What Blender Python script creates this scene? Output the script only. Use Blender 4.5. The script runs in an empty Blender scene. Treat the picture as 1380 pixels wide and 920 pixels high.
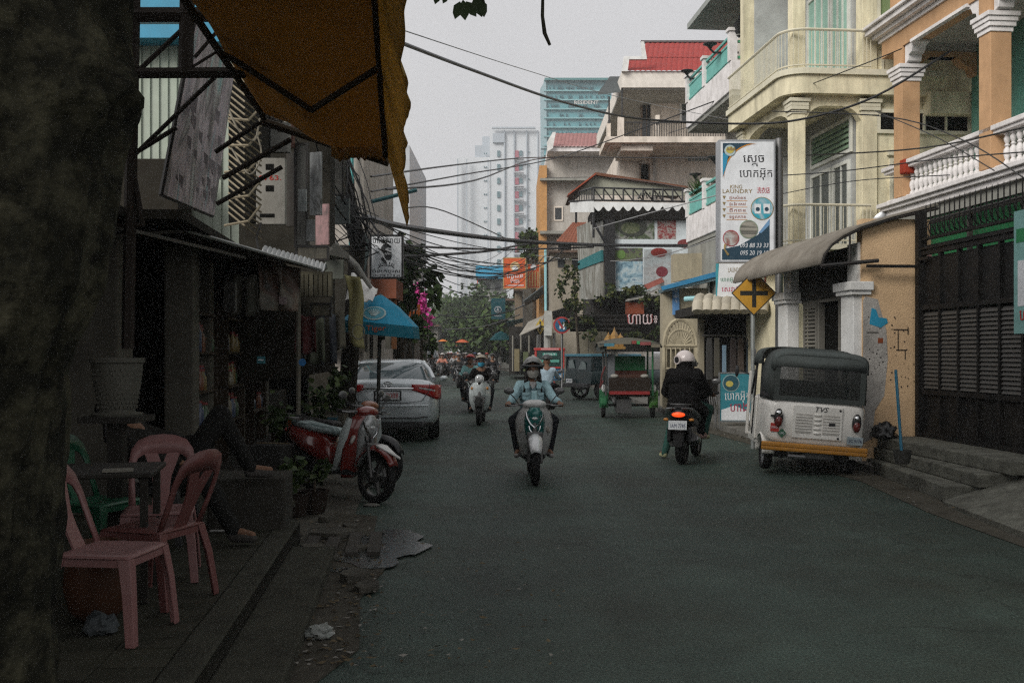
import bpy, bmesh, math, random
from mathutils import Vector, Matrix, Euler, noise
R = random.Random(7)
SC = bpy.context.scene
COL = SC.collection
rad = math.radians
# ------------------------------------------------------------------ camera, light, exposure
F, HZ, CAM = 1380.0, 474.0, 1.6
cam = bpy.data.cameras.new('camera'); camo = bpy.data.objects.new('camera', cam); COL.objects.link(camo)
camo.location = (0, 0, CAM); camo.rotation_euler = (rad(90), 0, 0)
cam.sensor_width = 36; cam.lens = 36; cam.shift_y = (HZ - 460) / 1380
cam.clip_start = .05; cam.clip_end = 5000
SC.camera = camo
SUN_EL, SUN_AZ = 33, -138                       # degrees: high, behind the camera on the left
SC.world = bpy.data.worlds.new('World'); SC.world.use_nodes = True
wn = SC.world.node_tree; wn.nodes.clear()
sky = wn.nodes.new('ShaderNodeTexSky'); sky.sky_type = 'NISHITA'; sky.sun_disc = False
sky.sun_elevation = rad(SUN_EL); sky.sun_rotation = rad(SUN_AZ); sky.air_density = 1.5; sky.dust_density = 4
hs = wn.nodes.new('ShaderNodeHueSaturation'); hs.inputs['Saturation'].default_value = .12
mx = wn.nodes.new('ShaderNodeMixRGB'); mx.inputs[0].default_value = .8   # an even cloud deck over the clear sky
mx.inputs[2].default_value = (5.0, 4.95, 5.05, 1)
bg = wn.nodes.new('ShaderNodeBackground'); bg.inputs[1].default_value = .086
wo = wn.nodes.new('ShaderNodeOutputWorld')
wt = wn.nodes.new('ShaderNodeTexCoord'); wz = wn.nodes.new('ShaderNodeTexNoise'); wz.inputs['Scale'].default_value = 2.6; wz.inputs['Detail'].default_value = 7   # soft, even cloud tones all round
wr = wn.nodes.new('ShaderNodeMapRange'); wr.inputs[1].default_value = .25; wr.inputs[2].default_value = .75; wr.inputs[3].default_value = 4.6; wr.inputs[4].default_value = 5.45
wc = wn.nodes.new('ShaderNodeVectorMath'); wc.operation = 'SCALE'; wc.inputs[0].default_value = (1, .99, 1.012)
wn.links.new(wt.outputs['Generated'], wz.inputs['Vector']); wn.links.new(wz.outputs['Fac'], wr.inputs[0]); wn.links.new(wr.outputs[0], wc.inputs['Scale']); wn.links.new(wc.outputs[0], mx.inputs[2])
wn.links.new(sky.outputs[0], hs.inputs['Color']); wn.links.new(hs.outputs[0], mx.inputs[1])
wn.links.new(mx.outputs[0], bg.inputs[0]); wn.links.new(bg.outputs[0], wo.inputs[0])
sl = bpy.data.lights.new('sun', 'SUN'); sl.energy = 1.5; sl.angle = rad(28); sl.color = (1, .96, .9)
so = bpy.data.objects.new('sun', sl); COL.objects.link(so)
_sd = Vector((math.sin(rad(SUN_AZ)) * math.cos(rad(SUN_EL)), math.cos(rad(SUN_AZ)) * math.cos(rad(SUN_EL)), math.sin(rad(SUN_EL))))
so.rotation_euler = (-_sd).to_track_quat('-Z', 'Y').to_euler(); so.location = (-20, -30, 60)
SC.view_settings.view_transform = 'Standard'; SC.view_settings.look = 'None'
SC.view_settings.exposure = .72; SC.view_settings.gamma = 1
cy = SC.cycles; cy.use_denoising = False; cy.sample_clamp_indirect = 1.5; cy.sample_clamp_direct = 4; cy.pixel_filter_type = 'BLACKMAN_HARRIS'; cy.filter_width = 1.3; cy.max_bounces = 6; cy.diffuse_bounces = 3; cy.glossy_bounces = 3
cy.transparent_max_bounces = 12; cy.volume_bounces = 1; cy.caustics_reflective = False; cy.caustics_refractive = False
# ------------------------------------------------------------------ points
def P(px, py, Y): return Vector(((px - 690) / F * Y, Y, CAM + (HZ - py) / F * Y))
def G(px, py, z=0.0):
    Y = (CAM - z) * F / (py - HZ); return Vector(((px - 690) / F * Y, Y, z))
class Frame:                                     # a local frame standing on the ground (z up), turned by rz
    def __init__(s, X, Y, rz=0.0): s.o = Vector((X, Y, 0)); s.rz = rz; s.m = Matrix.Rotation(-rz, 3, 'Z'); s.c = s.m @ (Vector((0, 0, CAM)) - s.o)
    def hit(s, px, py, ax, val):
        d = s.m @ Vector(((px - 690) / F, 1, (HZ - py) / F)); t = (val - s.c[ax]) / d[ax]; return s.c + d * t
    def x(s, px, py, v=0.0): return s.hit(px, py, 0, v)
    def y(s, px, py, v=0.0): return s.hit(px, py, 1, v)
# ------------------------------------------------------------------ mesh builder
class MB:
    def __init__(s): s.v = []; s.f = []; s.mi = []
    def add(s, vs, fs, m=0, M=None):
        b = len(s.v)
        s.v += [tuple(M @ Vector(p)) if M is not None else tuple(p) for p in vs]
        s.f += [tuple(i + b for i in f) for f in fs]; s.mi += [m] * len(fs); return s
    def box(s, c, d, rot=None, m=0):
        x, y, z = d[0] / 2, d[1] / 2, d[2] / 2
        vs = [Vector((i * x, j * y, k * z)) for i in (-1, 1) for j in (-1, 1) for k in (-1, 1)]
        if rot is not None:
            E = Euler(rot).to_matrix(); vs = [E @ v for v in vs]
        c = Vector(c)
        return s.add([v + c for v in vs], [(0, 1, 3, 2), (4, 6, 7, 5), (0, 4, 5, 1), (2, 3, 7, 6), (0, 2, 6, 4), (1, 5, 7, 3)], m)
    def bb(s, a, b, m=0):                        # box from corner to corner
        return s.box([(a[i] + b[i]) / 2 for i in range(3)], [abs(b[i] - a[i]) for i in range(3)], None, m)
    def cyl(s, a, b, r, r2=None, n=12, m=0): return s.tube([a, b], [r, r if r2 is None else r2], n, m)
    def tube(s, pts, r, n=6, m=0, cap=True, closed=False, flat=1.0):
        pts = [Vector(p) for p in pts]; k = len(pts)
        rr = r if isinstance(r, (list, tuple)) else [r] * k
        rings = []; up = None
        for i, p in enumerate(pts):
            if closed: t = pts[(i + 1) % k] - pts[i - 1]
            else: t = pts[min(i + 1, k - 1)] - pts[max(i - 1, 0)]
            if t.length < 1e-9: t = Vector((0, 0, 1))
            t.normalize()
            if up is None: up = t.orthogonal() if abs(t.z) > .95 else Vector((0, 0, 1))
            a = t.cross(up)
            if a.length < 1e-4: a = t.orthogonal()
            a.normalize(); b = a.cross(t).normalized(); up = b
            rings.append([p + a * math.cos(2 * math.pi * j / n) * rr[i] + b * math.sin(2 * math.pi * j / n) * rr[i] * flat for j in range(n)])
        return s.loft(rings, m, cap and not closed, closed)
    def loft(s, rings, m=0, cap=True, loop=False, shut=True):
        n = len(rings[0]); vs = [p for r in rings for p in r]; fs = []
        k = len(rings)
        for i in range(k if loop else k - 1):
            for j in range(n if shut else n - 1):
                a, b = i * n + j, i * n + (j + 1) % n; c, d = ((i + 1) % k) * n + (j + 1) % n, ((i + 1) % k) * n + j
                fs.append((a, b, c, d))
        if cap: fs.append(tuple(range(n - 1, -1, -1))); fs.append(tuple((k - 1) * n + j for j in range(n)))
        return s.add(vs, fs, m)
    def lathe(s, prof, c=(0, 0, 0), n=16, m=0, M=None, sx=1.0, sy=1.0):
        c = Vector(c)
        rings = [[Vector((math.cos(2 * math.pi * j / n) * r * sx, math.sin(2 * math.pi * j / n) * r * sy, z)) for j in range(n)] for r, z in prof]
        rings = [[(M @ p if M is not None else p) + c for p in r] for r in rings]
        return s.loft(rings, m, True)
    def prism(s, poly, h, M=None, m=0):          # polygon in the xy plane, thickness h along +z, then M
        n = len(poly); vs = [(x, y, 0) for x, y in poly] + [(x, y, h) for x, y in poly]
        fs = [tuple(range(n - 1, -1, -1)), tuple(range(n, 2 * n))] + [(j, (j + 1) % n, n + (j + 1) % n, n + j) for j in range(n)]
        return s.add(vs, fs, m, M)
    def ell(s, c, r, n=12, k=8, m=0, M=None):
        if not isinstance(r, (list, tuple)): r = (r, r, r)
        c = Vector(c); vs = [Vector((0, 0, -r[2]))]
        for i in range(1, k):
            t = -math.pi / 2 + math.pi * i / k
            vs += [Vector((math.cos(t) * math.cos(2 * math.pi * j / n) * r[0], math.cos(t) * math.sin(2 * math.pi * j / n) * r[1], math.sin(t) * r[2])) for j in range(n)]
        vs.append(Vector((0, 0, r[2]))); e = len(vs) - 1; fs = []
        for j in range(n):
            fs.append((0, 1 + (j + 1) % n, 1 + j)); fs.append((e, e - n + j, e - n + (j + 1) % n))
            for i in range(k - 2):
                a = 1 + i * n + j; b = 1 + i * n + (j + 1) % n; fs.append((a, b, b + n, a + n))
        return s.add([(M @ v if M is not None else v) + c for v in vs], fs, m)
    def cap2(s, a, b, r1, r2, n=10):             # tapered capsule
        a, b = Vector(a), Vector(b); d = b - a
        if d.length < 1e-6: return s.ell(a, r1)
        t = d.normalized(); pts = []; rr = []
        for q in (-.98, -.7, -.35): pts.append(a + t * q * r1); rr.append(r1 * math.sqrt(1 - q * q))
        pts += [a, b]; rr += [r1, r2]
        for q in (.35, .7, .98): pts.append(b + t * q * r2); rr.append(r2 * math.sqrt(1 - q * q))
        return s.tube(pts, rr, n)
    def grid(s, fn, nu, nv, m=0):
        vs = [fn(i / nu, j / nv) for j in range(nv + 1) for i in range(nu + 1)]
        fs = [(j * (nu + 1) + i, j * (nu + 1) + i + 1, (j + 1) * (nu + 1) + i + 1, (j + 1) * (nu + 1) + i) for j in range(nv) for i in range(nu)]
        return s.add(vs, fs, m)
    def quad(s, a, b, c, d, m=0): return s.add([a, b, c, d], [(0, 1, 2, 3)], m)
    def mesh(s, name, mats, smooth=None, weld=False):
        me = bpy.data.meshes.new(name); me.from_pydata(s.v, [], s.f)
        for q in (mats if isinstance(mats, (list, tuple)) else [mats]): me.materials.append(q)
        if any(s.mi): me.polygons.foreach_set('material_index', s.mi)
        bm = bmesh.new(); bm.from_mesh(me)
        if weld: bmesh.ops.remove_doubles(bm, verts=bm.verts, dist=1e-5)
        bmesh.ops.recalc_face_normals(bm, faces=bm.faces); bm.to_mesh(me); bm.free()
        if smooth is not None:
            me.shade_smooth()
            if smooth < 179: me.set_sharp_from_angle(angle=rad(smooth))
        return me
    def build(s, name, mats, parent=None, smooth=None, bevel=0, sub=0, solid=0, voxel=0, sm=0, kind=None, label=None, weld=False, segs=2):
        o = bpy.data.objects.new(name, s.mesh(name, mats, smooth, weld)); COL.objects.link(o)
        if parent is not None: o.parent = parent
        if voxel:
            q = o.modifiers.new('r', 'REMESH'); q.mode = 'VOXEL'; q.voxel_size = voxel; q.use_smooth_shade = True
            if sm: q = o.modifiers.new('s', 'SMOOTH'); q.iterations = sm; q.factor = .5
        if solid: q = o.modifiers.new('t', 'SOLIDIFY'); q.thickness = solid; q.offset = 0
        if bevel: q = o.modifiers.new('b', 'BEVEL'); q.width = bevel; q.segments = segs; q.limit_method = 'ANGLE'; q.angle_limit = rad(35)
        if sub: q = o.modifiers.new('u', 'SUBSURF'); q.levels = sub; q.render_levels = sub
        if kind: o['kind'] = kind
        if label: o['label'] = label
        return o
def tag(o, label=None, cat=None, group=None, kind=None):
    for k, v in (('label', label), ('category', cat), ('group', group), ('kind', kind)):
        if v: o[k] = v
    return o
def thing(name, label, cat, loc=(0, 0, 0), rz=0.0, group=None):
    o = bpy.data.objects.new(name, None); COL.objects.link(o); o.location = loc; o.rotation_euler = (0, 0, rz); o.empty_display_size = .2
    return tag(o, label, cat, group)
def lone(mb, name, mats, label, cat, group=None, **k): return tag(mb.build(name, mats, **k), label, cat, group)
def dup(o, parent=None):
    c = o.copy(); COL.objects.link(c)
    if parent is not None: c.parent = parent
    for ch in list(o.children): dup(ch, c)
    return c
def inst(o, parent, loc, rot=None, scale=None):
    c = o.copy(); COL.objects.link(c); c.parent = parent; c.location = loc
    if rot is not None: c.rotation_euler = rot
    if scale is not None: c.scale = scale
    return c
# ------------------------------------------------------------------ materials
MC = {}
def mat(name, col, rough=.7, metal=0.0, var=.12, scale=4.0, dirt=0.0, dcol=(.05, .045, .035), bump=0.0, bscale=60.0, streak=1.0, coat=0.0, emit=0.0, rnd=0.0, dscale=1.5, spec=None, trans=0.0, alpha=1.0):
    if name in MC: return MC[name]
    m = bpy.data.materials.new(name); m.use_nodes = True; nt = m.node_tree; N = nt.nodes; L = nt.links
    b = N['Principled BSDF']; b.inputs['Roughness'].default_value = rough; b.inputs['Metallic'].default_value = metal
    if coat: b.inputs['Coat Weight'].default_value = coat; b.inputs['Coat Roughness'].default_value = .06
    if spec is None and rough >= .55 and not metal: spec = .16
    if spec is not None: b.inputs['Specular IOR Level'].default_value = spec
    if trans: b.inputs['Transmission Weight'].default_value = trans
    if alpha < 1: b.inputs['Alpha'].default_value = alpha
    tc = N.new('ShaderNodeTexCoord')
    n1 = N.new('ShaderNodeTexNoise'); n1.inputs['Scale'].default_value = scale; n1.inputs['Detail'].default_value = 5; n1.inputs['Roughness'].default_value = .65
    L.new(tc.outputs['Object'], n1.inputs['Vector'])
    mr = N.new('ShaderNodeMapRange'); mr.inputs[1].default_value = .3; mr.inputs[2].default_value = .7; mr.inputs[3].default_value = 1 - var; mr.inputs[4].default_value = 1 + var
    L.new(n1.outputs['Fac'], mr.inputs[0])
    val = mr.outputs[0]
    if rnd:
        oi = N.new('ShaderNodeObjectInfo'); m2 = N.new('ShaderNodeMapRange'); m2.inputs[3].default_value = 1 - rnd; m2.inputs[4].default_value = 1 + rnd
        L.new(oi.outputs['Random'], m2.inputs[0]); mu = N.new('ShaderNodeMath'); mu.operation = 'MULTIPLY'; L.new(val, mu.inputs[0]); L.new(m2.outputs[0], mu.inputs[1]); val = mu.outputs[0]
    vm = N.new('ShaderNodeVectorMath'); vm.operation = 'SCALE'; vm.inputs[0].default_value = col[:3]; L.new(val, vm.inputs['Scale'])
    out = vm.outputs[0]
    if dirt:
        mp = N.new('ShaderNodeMapping'); mp.inputs['Scale'].default_value = (1, 1, 1 / max(streak, .01)); L.new(tc.outputs['Object'], mp.inputs[0])
        n2 = N.new('ShaderNodeTexNoise'); n2.inputs['Scale'].default_value = dscale; n2.inputs['Detail'].default_value = 8; n2.inputs['Roughness'].default_value = .72
        L.new(mp.outputs[0], n2.inputs['Vector'])
        r2 = N.new('ShaderNodeMapRange'); r2.inputs[1].default_value = .44; r2.inputs[2].default_value = .72; r2.inputs[3].default_value = 0; r2.inputs[4].default_value = dirt
        L.new(n2.outputs['Fac'], r2.inputs[0])
        mxn = N.new('ShaderNodeMixRGB'); mxn.inputs[2].default_value = (*dcol, 1); L.new(r2.outputs[0], mxn.inputs[0]); L.new(out, mxn.inputs[1]); out = mxn.outputs[0]
    L.new(out, b.inputs['Base Color'])
    if emit: L.new(out, b.inputs['Emission Color']); b.inputs['Emission Strength'].default_value = emit
    if bump:
        n3 = N.new('ShaderNodeTexNoise'); n3.inputs['Scale'].default_value = bscale; n3.inputs['Detail'].default_value = 4; L.new(tc.outputs['Object'], n3.inputs['Vector'])
        bp = N.new('ShaderNodeBump'); bp.inputs['Strength'].default_value = bump; bp.inputs['Distance'].default_value = .02; L.new(n3.outputs['Fac'], bp.inputs['Height']); L.new(bp.outputs[0], b.inputs['Normal'])
    MC[name] = m; return m
def print_mat(name, cols, scale, rough=.6, seed=0.0, distort=1.5, stretch=(1, 1, 1), dirt=.3):
    """a print of several inks in irregular patches (faded posters, food photographs)"""
    if name in MC: return MC[name]
    m = bpy.data.materials.new(name); m.use_nodes = True; N = m.node_tree.nodes; L = m.node_tree.links; b = N['Principled BSDF']; b.inputs['Roughness'].default_value = rough
    tc = N.new('ShaderNodeTexCoord'); mp = N.new('ShaderNodeMapping'); mp.inputs['Location'].default_value = (seed, seed * 1.7, seed * .6); mp.inputs['Scale'].default_value = stretch
    L.new(tc.outputs['Object'], mp.inputs[0]); n = N.new('ShaderNodeTexNoise'); n.inputs['Scale'].default_value = scale; n.inputs['Detail'].default_value = 6; n.inputs['Distortion'].default_value = distort
    L.new(mp.outputs[0], n.inputs['Vector']); cr = N.new('ShaderNodeValToRGB'); L.new(n.outputs['Fac'], cr.inputs[0])
    e = cr.color_ramp.elements; k = len(cols)
    for i, c in enumerate(cols):
        p = .3 + .42 * i / max(k - 1, 1)
        if i < 2: q = e[i]; q.position = p
        else: q = e.new(p)
        q.color = (*c, 1)
    n2 = N.new('ShaderNodeTexNoise'); n2.inputs['Scale'].default_value = scale * 4; n2.inputs['Detail'].default_value = 6; L.new(tc.outputs['Object'], n2.inputs['Vector'])
    r2 = N.new('ShaderNodeMapRange'); r2.inputs[1].default_value = .45; r2.inputs[2].default_value = .75; r2.inputs[4].default_value = dirt; L.new(n2.outputs['Fac'], r2.inputs[0])
    mm = N.new('ShaderNodeMixRGB'); mm.inputs[2].default_value = (.06, .06, .05, 1); L.new(r2.outputs[0], mm.inputs[0]); L.new(cr.outputs[0], mm.inputs[1]); L.new(mm.outputs[0], b.inputs['Base Color'])
    MC[name] = m; return m
BLK = mat('black_paint', (.012, .012, .013), .45); RUB = mat('tyre_rubber', (.016, .016, .016), .85, bump=.3)
STEEL = mat('dull_steel', (.2, .2, .2), .45, .8, dirt=.4); CHROME = mat('chrome', (.62, .63, .64), .12, 1)
DKSTEEL = mat('dark_steel', (.025, .025, .025), .55, .2, dirt=.5, dcol=(.06, .035, .02))
WHITEP = mat('white_paint', (.78, .78, .76), .6, dirt=.35, dcol=(.25, .23, .18)); SIGNW = mat('sign_white', (.74, .76, .79), .45, dirt=.2, dcol=(.3, .3, .28))
GLASSD = mat('dark_glass', (.02, .024, .026), .06, spec=.6); ALU = mat('aluminium', (.45, .46, .47), .35, .9)
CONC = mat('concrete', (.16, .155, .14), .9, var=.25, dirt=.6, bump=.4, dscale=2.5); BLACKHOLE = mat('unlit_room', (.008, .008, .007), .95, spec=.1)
# ------------------------------------------------------------------ lettering
def text(parent, s, loc, size, m, rot=(math.pi / 2, 0, 0), ext=.0015, align='CENTER', sx=1.0, shear=0.0, name='lettering', width=None):
    cu = bpy.data.curves.new('t', 'FONT'); cu.body = s; cu.size = size; cu.align_x = align; cu.align_y = 'CENTER'; cu.extrude = ext; cu.resolution_u = 2; cu.shear = shear
    o = bpy.data.objects.new('t', cu); COL.objects.link(o)
    bpy.context.view_layer.update()
    me = bpy.data.meshes.new_from_object(o.evaluated_get(bpy.context.evaluated_depsgraph_get()))
    bpy.data.objects.remove(o); bpy.data.curves.remove(cu)
    if width and len(me.vertices):
        xs = [v.co.x for v in me.vertices]; w = max(xs) - min(xs)
        if w > 1e-6: sx = width / w
    for v in me.vertices: v.co.x *= sx
    me.materials.clear(); me.materials.append(m)
    q = bpy.data.objects.new(name, me); COL.objects.link(q); q.parent = parent; q.location = loc; q.rotation_euler = rot
    return q
class Board:
    """a flat board facing local -y; px/py of the photograph give its true size at distance Y"""
    def __init__(s, name, label, cat, px0, px1, py0, py1, Y, m, thick=.08, rz=0.0, frame=None, fw=.03, group=None, board='panel'):
        s.Y = Y; s.cx = (px0 + px1) / 2; s.cy = (py0 + py1) / 2; s.k = Y / F; c = P(s.cx, s.cy, Y)
        s.o = thing(name, label, cat, c, rz, group); w, h = (px1 - px0) * s.k, (py1 - py0) * s.k; s.w, s.h, s.t = w, h, thick
        MB().box((0, thick / 2, 0), (w, thick, h)).build(board, m, s.o, bevel=.004)
        if frame:
            b = MB()
            for sg in (-1, 1):
                b.box((sg * (w / 2 + fw * .3), thick / 2, 0), (fw, thick + .02, h + fw * 1.6)); b.box((0, thick / 2, sg * (h / 2 + fw * .3)), (w - fw * .41, thick + .016, fw))
            b.build('frame', frame, s.o)
    def l(s, px, py): return ((px - s.cx) * s.k, (s.cy - py) * s.k)
    def patch(s, name, pts, m, off=.003):
        poly = [s.l(*p) for p in pts]
        return MB().prism(poly, .002, Matrix.Translation((0, -off, 0)) @ Matrix.Rotation(math.pi / 2, 4, 'X')).build(name, m, s.o)
    def disc(s, name, px, py, r, m, off=.003, ry=None, n=28):
        return s.patch(name, [(px + r * math.cos(2 * math.pi * i / n), py + (ry or r) * math.sin(2 * math.pi * i / n)) for i in range(n)], m, off)
    def text(s, t, px, py, hpx, m, wpx=None, off=.003, shear=0.0):
        x, z = s.l(px, py); return text(s.o, t, (x, -off, z), hpx * s.k * 1.3, m, width=wpx * s.k if wpx else None, shear=shear)
def wire(pts, r, label, group='overhead cables strung across the street', m=None, sag=None, n=18, name='power_cable'):
    """a cable through world points, sagging between the first and the last when sag is given"""
    pts = [Vector(p) for p in pts]
    if sag is not None:
        a, b = pts[0], pts[-1]; pts = [a.lerp(b, i / n) - Vector((0, 0, sag * 4 * (i / n) * (1 - i / n))) for i in range(n + 1)]
    else:
        q = []                                   # Catmull-Rom through the given points
        for i in range(len(pts) - 1):
            p0, p1, p2, p3 = pts[max(i - 1, 0)], pts[i], pts[i + 1], pts[min(i + 2, len(pts) - 1)]
            for j in range(6):
                t = j / 6; q.append(.5 * ((2 * p1) + (p2 - p0) * t + (2 * p0 - 5 * p1 + 4 * p2 - p3) * t * t + (3 * p1 - p0 - 3 * p2 + p3) * t ** 3))
        pts = q + [pts[-1]]
    return lone(MB().tube(pts, r, 5), name, m or BLK, label, 'cable', group, smooth=60)
PSI = math.atan(125 / 1380)                      # heading of the street, measured from the camera's axis
# ================================================================== THE SETTING
def asphalt():
    m = mat('asphalt', (.035, .053, .0435), .62, var=.25, scale=1.2, dirt=.8, dcol=(.021, .022, .014), bump=.7, bscale=70, dscale=.45, spec=.22)
    nt = m.node_tree; b = nt.nodes['Principled BSDF']; tc = [n for n in nt.nodes if n.type == 'TEX_COORD'][0]
    n = nt.nodes.new('ShaderNodeTexNoise'); n.inputs['Scale'].default_value = 55; n.inputs['Detail'].default_value = 6; n.inputs['Roughness'].default_value = .75; nt.links.new(tc.outputs['Object'], n.inputs['Vector'])
    cr = nt.nodes.new('ShaderNodeMapRange'); cr.inputs[1].default_value = .3; cr.inputs[2].default_value = .75; cr.inputs[3].default_value = .15; cr.inputs[4].default_value = 2.3; nt.links.new(n.outputs['Fac'], cr.inputs[0])
    src = b.inputs['Base Color'].links[0].from_socket; v = nt.nodes.new('ShaderNodeVectorMath'); v.operation = 'SCALE'; nt.links.new(src, v.inputs[0]); nt.links.new(cr.outputs[0], v.inputs['Scale']); nt.links.new(v.outputs[0], b.inputs['Base Color'])
    vo = nt.nodes.new('ShaderNodeTexVoronoi'); vo.feature = 'DISTANCE_TO_EDGE'; vo.inputs['Scale'].default_value = .55   # hairline cracks, only in places
    nd = nt.nodes.new('ShaderNodeTexNoise'); nd.inputs['Scale'].default_value = 1.6; nd.inputs['Detail'].default_value = 6; nt.links.new(tc.outputs['Object'], nd.inputs['Vector'])
    av = nt.nodes.new('ShaderNodeVectorMath'); av.operation = 'MULTIPLY_ADD'; nt.links.new(nd.outputs['Color'], av.inputs[0]); av.inputs[1].default_value = (1.1, 1.1, 0); nt.links.new(tc.outputs['Object'], av.inputs[2]); nt.links.new(av.outputs[0], vo.inputs['Vector'])
    mpl = nt.nodes.new('ShaderNodeMapping'); mpl.inputs['Scale'].default_value = (1.1, .06, 1); nt.links.new(tc.outputs['Object'], mpl.inputs[0]); nl = nt.nodes.new('ShaderNodeTexNoise'); nl.inputs['Scale'].default_value = 1.0; nl.inputs['Detail'].default_value = 3; nt.links.new(mpl.outputs[0], nl.inputs['Vector'])   # wheel-polished lanes along the street
    rl = nt.nodes.new('ShaderNodeMapRange'); rl.inputs[1].default_value = .35; rl.inputs[2].default_value = .65; rl.inputs[3].default_value = .8; rl.inputs[4].default_value = 1.22; nt.links.new(nl.outputs['Fac'], rl.inputs[0]); vl = nt.nodes.new('ShaderNodeVectorMath'); vl.operation = 'SCALE'; nt.links.new(v.outputs[0], vl.inputs[0]); nt.links.new(rl.outputs[0], vl.inputs['Scale']); v = vl
    r1 = nt.nodes.new('ShaderNodeMapRange'); r1.inputs[1].default_value = .004; r1.inputs[2].default_value = .014; r1.inputs[3].default_value = .72; r1.inputs[4].default_value = 1; nt.links.new(vo.outputs['Distance'], r1.inputs[0])
    n5 = nt.nodes.new('ShaderNodeTexNoise'); n5.inputs['Scale'].default_value = .35; nt.links.new(tc.outputs['Object'], n5.inputs['Vector']); r5 = nt.nodes.new('ShaderNodeMapRange'); r5.inputs[1].default_value = .5; r5.inputs[2].default_value = .6; r5.inputs[3].default_value = 1; r5.inputs[4].default_value = 0; nt.links.new(n5.outputs['Fac'], r5.inputs[0])
    mxx = nt.nodes.new('ShaderNodeMath'); mxx.operation = 'MAXIMUM'; nt.links.new(r1.outputs[0], mxx.inputs[0]); nt.links.new(r5.outputs[0], mxx.inputs[1])
    v2 = nt.nodes.new('ShaderNodeVectorMath'); v2.operation = 'SCALE'; nt.links.new(v.outputs[0], v2.inputs[0]); nt.links.new(mxx.outputs[0], v2.inputs['Scale']); nt.links.new(v2.outputs[0], b.inputs['Base Color'])
    return m
ASPH = asphalt()
def sheet(name, pts, z, m, th=.05, parent=None, kind='structure'):
    o = MB().prism([(p[0], p[1]) for p in pts], th, Matrix.Translation((0, 0, z - th))).build(name, m)
    o['kind'] = kind; return o
# the ground as one sheet out to the horizon
b = MB(); b.quad((-900, -60, -.06), (900, -60, -.06), (900, 1500, -.06), (-900, 1500, -.06))
b.build('ground', mat('dusty_earth', (.085, .078, .066), .95, dirt=.5, bump=.3)).__setitem__('kind', 'structure')
road = [(-1.0, -8), (-1.05, 4.9), (-1.42, 8.3), (-1.75, 12), (-3.4, 24), (-6.2, 50), (-9.5, 80), (-17, 140), (-34, 260), (-26, 262), (-8.5, 140), (-.5, 84), (3.5, 54), (3.9, 25.1), (4.25, 19.9), (4.6, 13.3), (4.5, 10.2), (4.1, 7.5), (3.9, -8)]
b = MB(); n_ = len(road); b.add([(x, y, 0) for x, y in road], [tuple(range(n_))]); b.build('road', ASPH).__setitem__('kind', 'structure')
sheet('gutter', [(-1.0, -8), (-1.03, 4.9), (-1.38, 8.3), (-1.72, 12), (-3.3, 24), (-6.1, 50), (-6.7, 50), (-4.3, 24), (-2.6, 12.3), (-1.95, 8.3), (-1.45, 4.9), (-1.0, -8)][:-1], .012, mat('gutter_concrete', (.085, .08, .066), .95, var=.3, dirt=.7, dcol=(.025, .024, .02), bump=.7, dscale=1.8))
sheet('gutter_silt', [(-1.02, 4.6), (-.82, 5.5), (-.98, 6.6), (-.93, 7.6), (-1.18, 8.6), (-1.3, 9.9), (-1.75, 10.1), (-1.6, 8.2), (-1.35, 6.2), (-1.2, 4.6)], .016, mat('dry_silt', (.06, .055, .043), .95, var=.35, dirt=.6, bump=.8, bscale=25), .012)
LR = rad(5.6)
FL = Frame(-1.67, 7.55, LR)                    # left pavement: x = 0 along its edge
def LW(x, y, z=0.0):
    c, s = math.cos(LR), math.sin(LR); return Vector((-1.67 + x * c - y * s, 7.55 + x * s + y * c, z))
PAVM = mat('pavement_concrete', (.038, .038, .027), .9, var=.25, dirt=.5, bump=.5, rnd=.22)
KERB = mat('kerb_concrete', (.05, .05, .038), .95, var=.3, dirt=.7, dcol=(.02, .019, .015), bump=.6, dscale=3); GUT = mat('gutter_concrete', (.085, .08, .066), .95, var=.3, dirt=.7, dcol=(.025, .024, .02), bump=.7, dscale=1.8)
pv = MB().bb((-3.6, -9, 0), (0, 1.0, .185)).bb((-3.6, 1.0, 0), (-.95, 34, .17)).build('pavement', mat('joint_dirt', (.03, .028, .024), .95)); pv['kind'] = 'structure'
pv.location = (-1.67, 7.55, 0); pv.rotation_euler.z = LR
MB().bb((-.17, -9, .0), (0, 1.0, .2)).build('kerb', KERB, pv, bevel=.012)
MB().bb((.0, -9, -.03), (.34, .35, .1)).build('lower_kerb', KERB, pv, bevel=.015)
pm = MB().box((0, 0, 0), (.288, .288, .05)).mesh('paver', PAVM); k = 0
for j in range(27):
    for i in range(7):
        o = bpy.data.objects.new('paver', pm); COL.objects.link(o); o.parent = pv; k += 1
        o.location = (-.32 - i * .295, -4.6 + j * .295 + (i % 2) * .14, .172 + R.uniform(-.004, .004)); o.rotation_euler = (R.uniform(-.012, .012), R.uniform(-.012, .012), R.uniform(-.02, .02))
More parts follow.
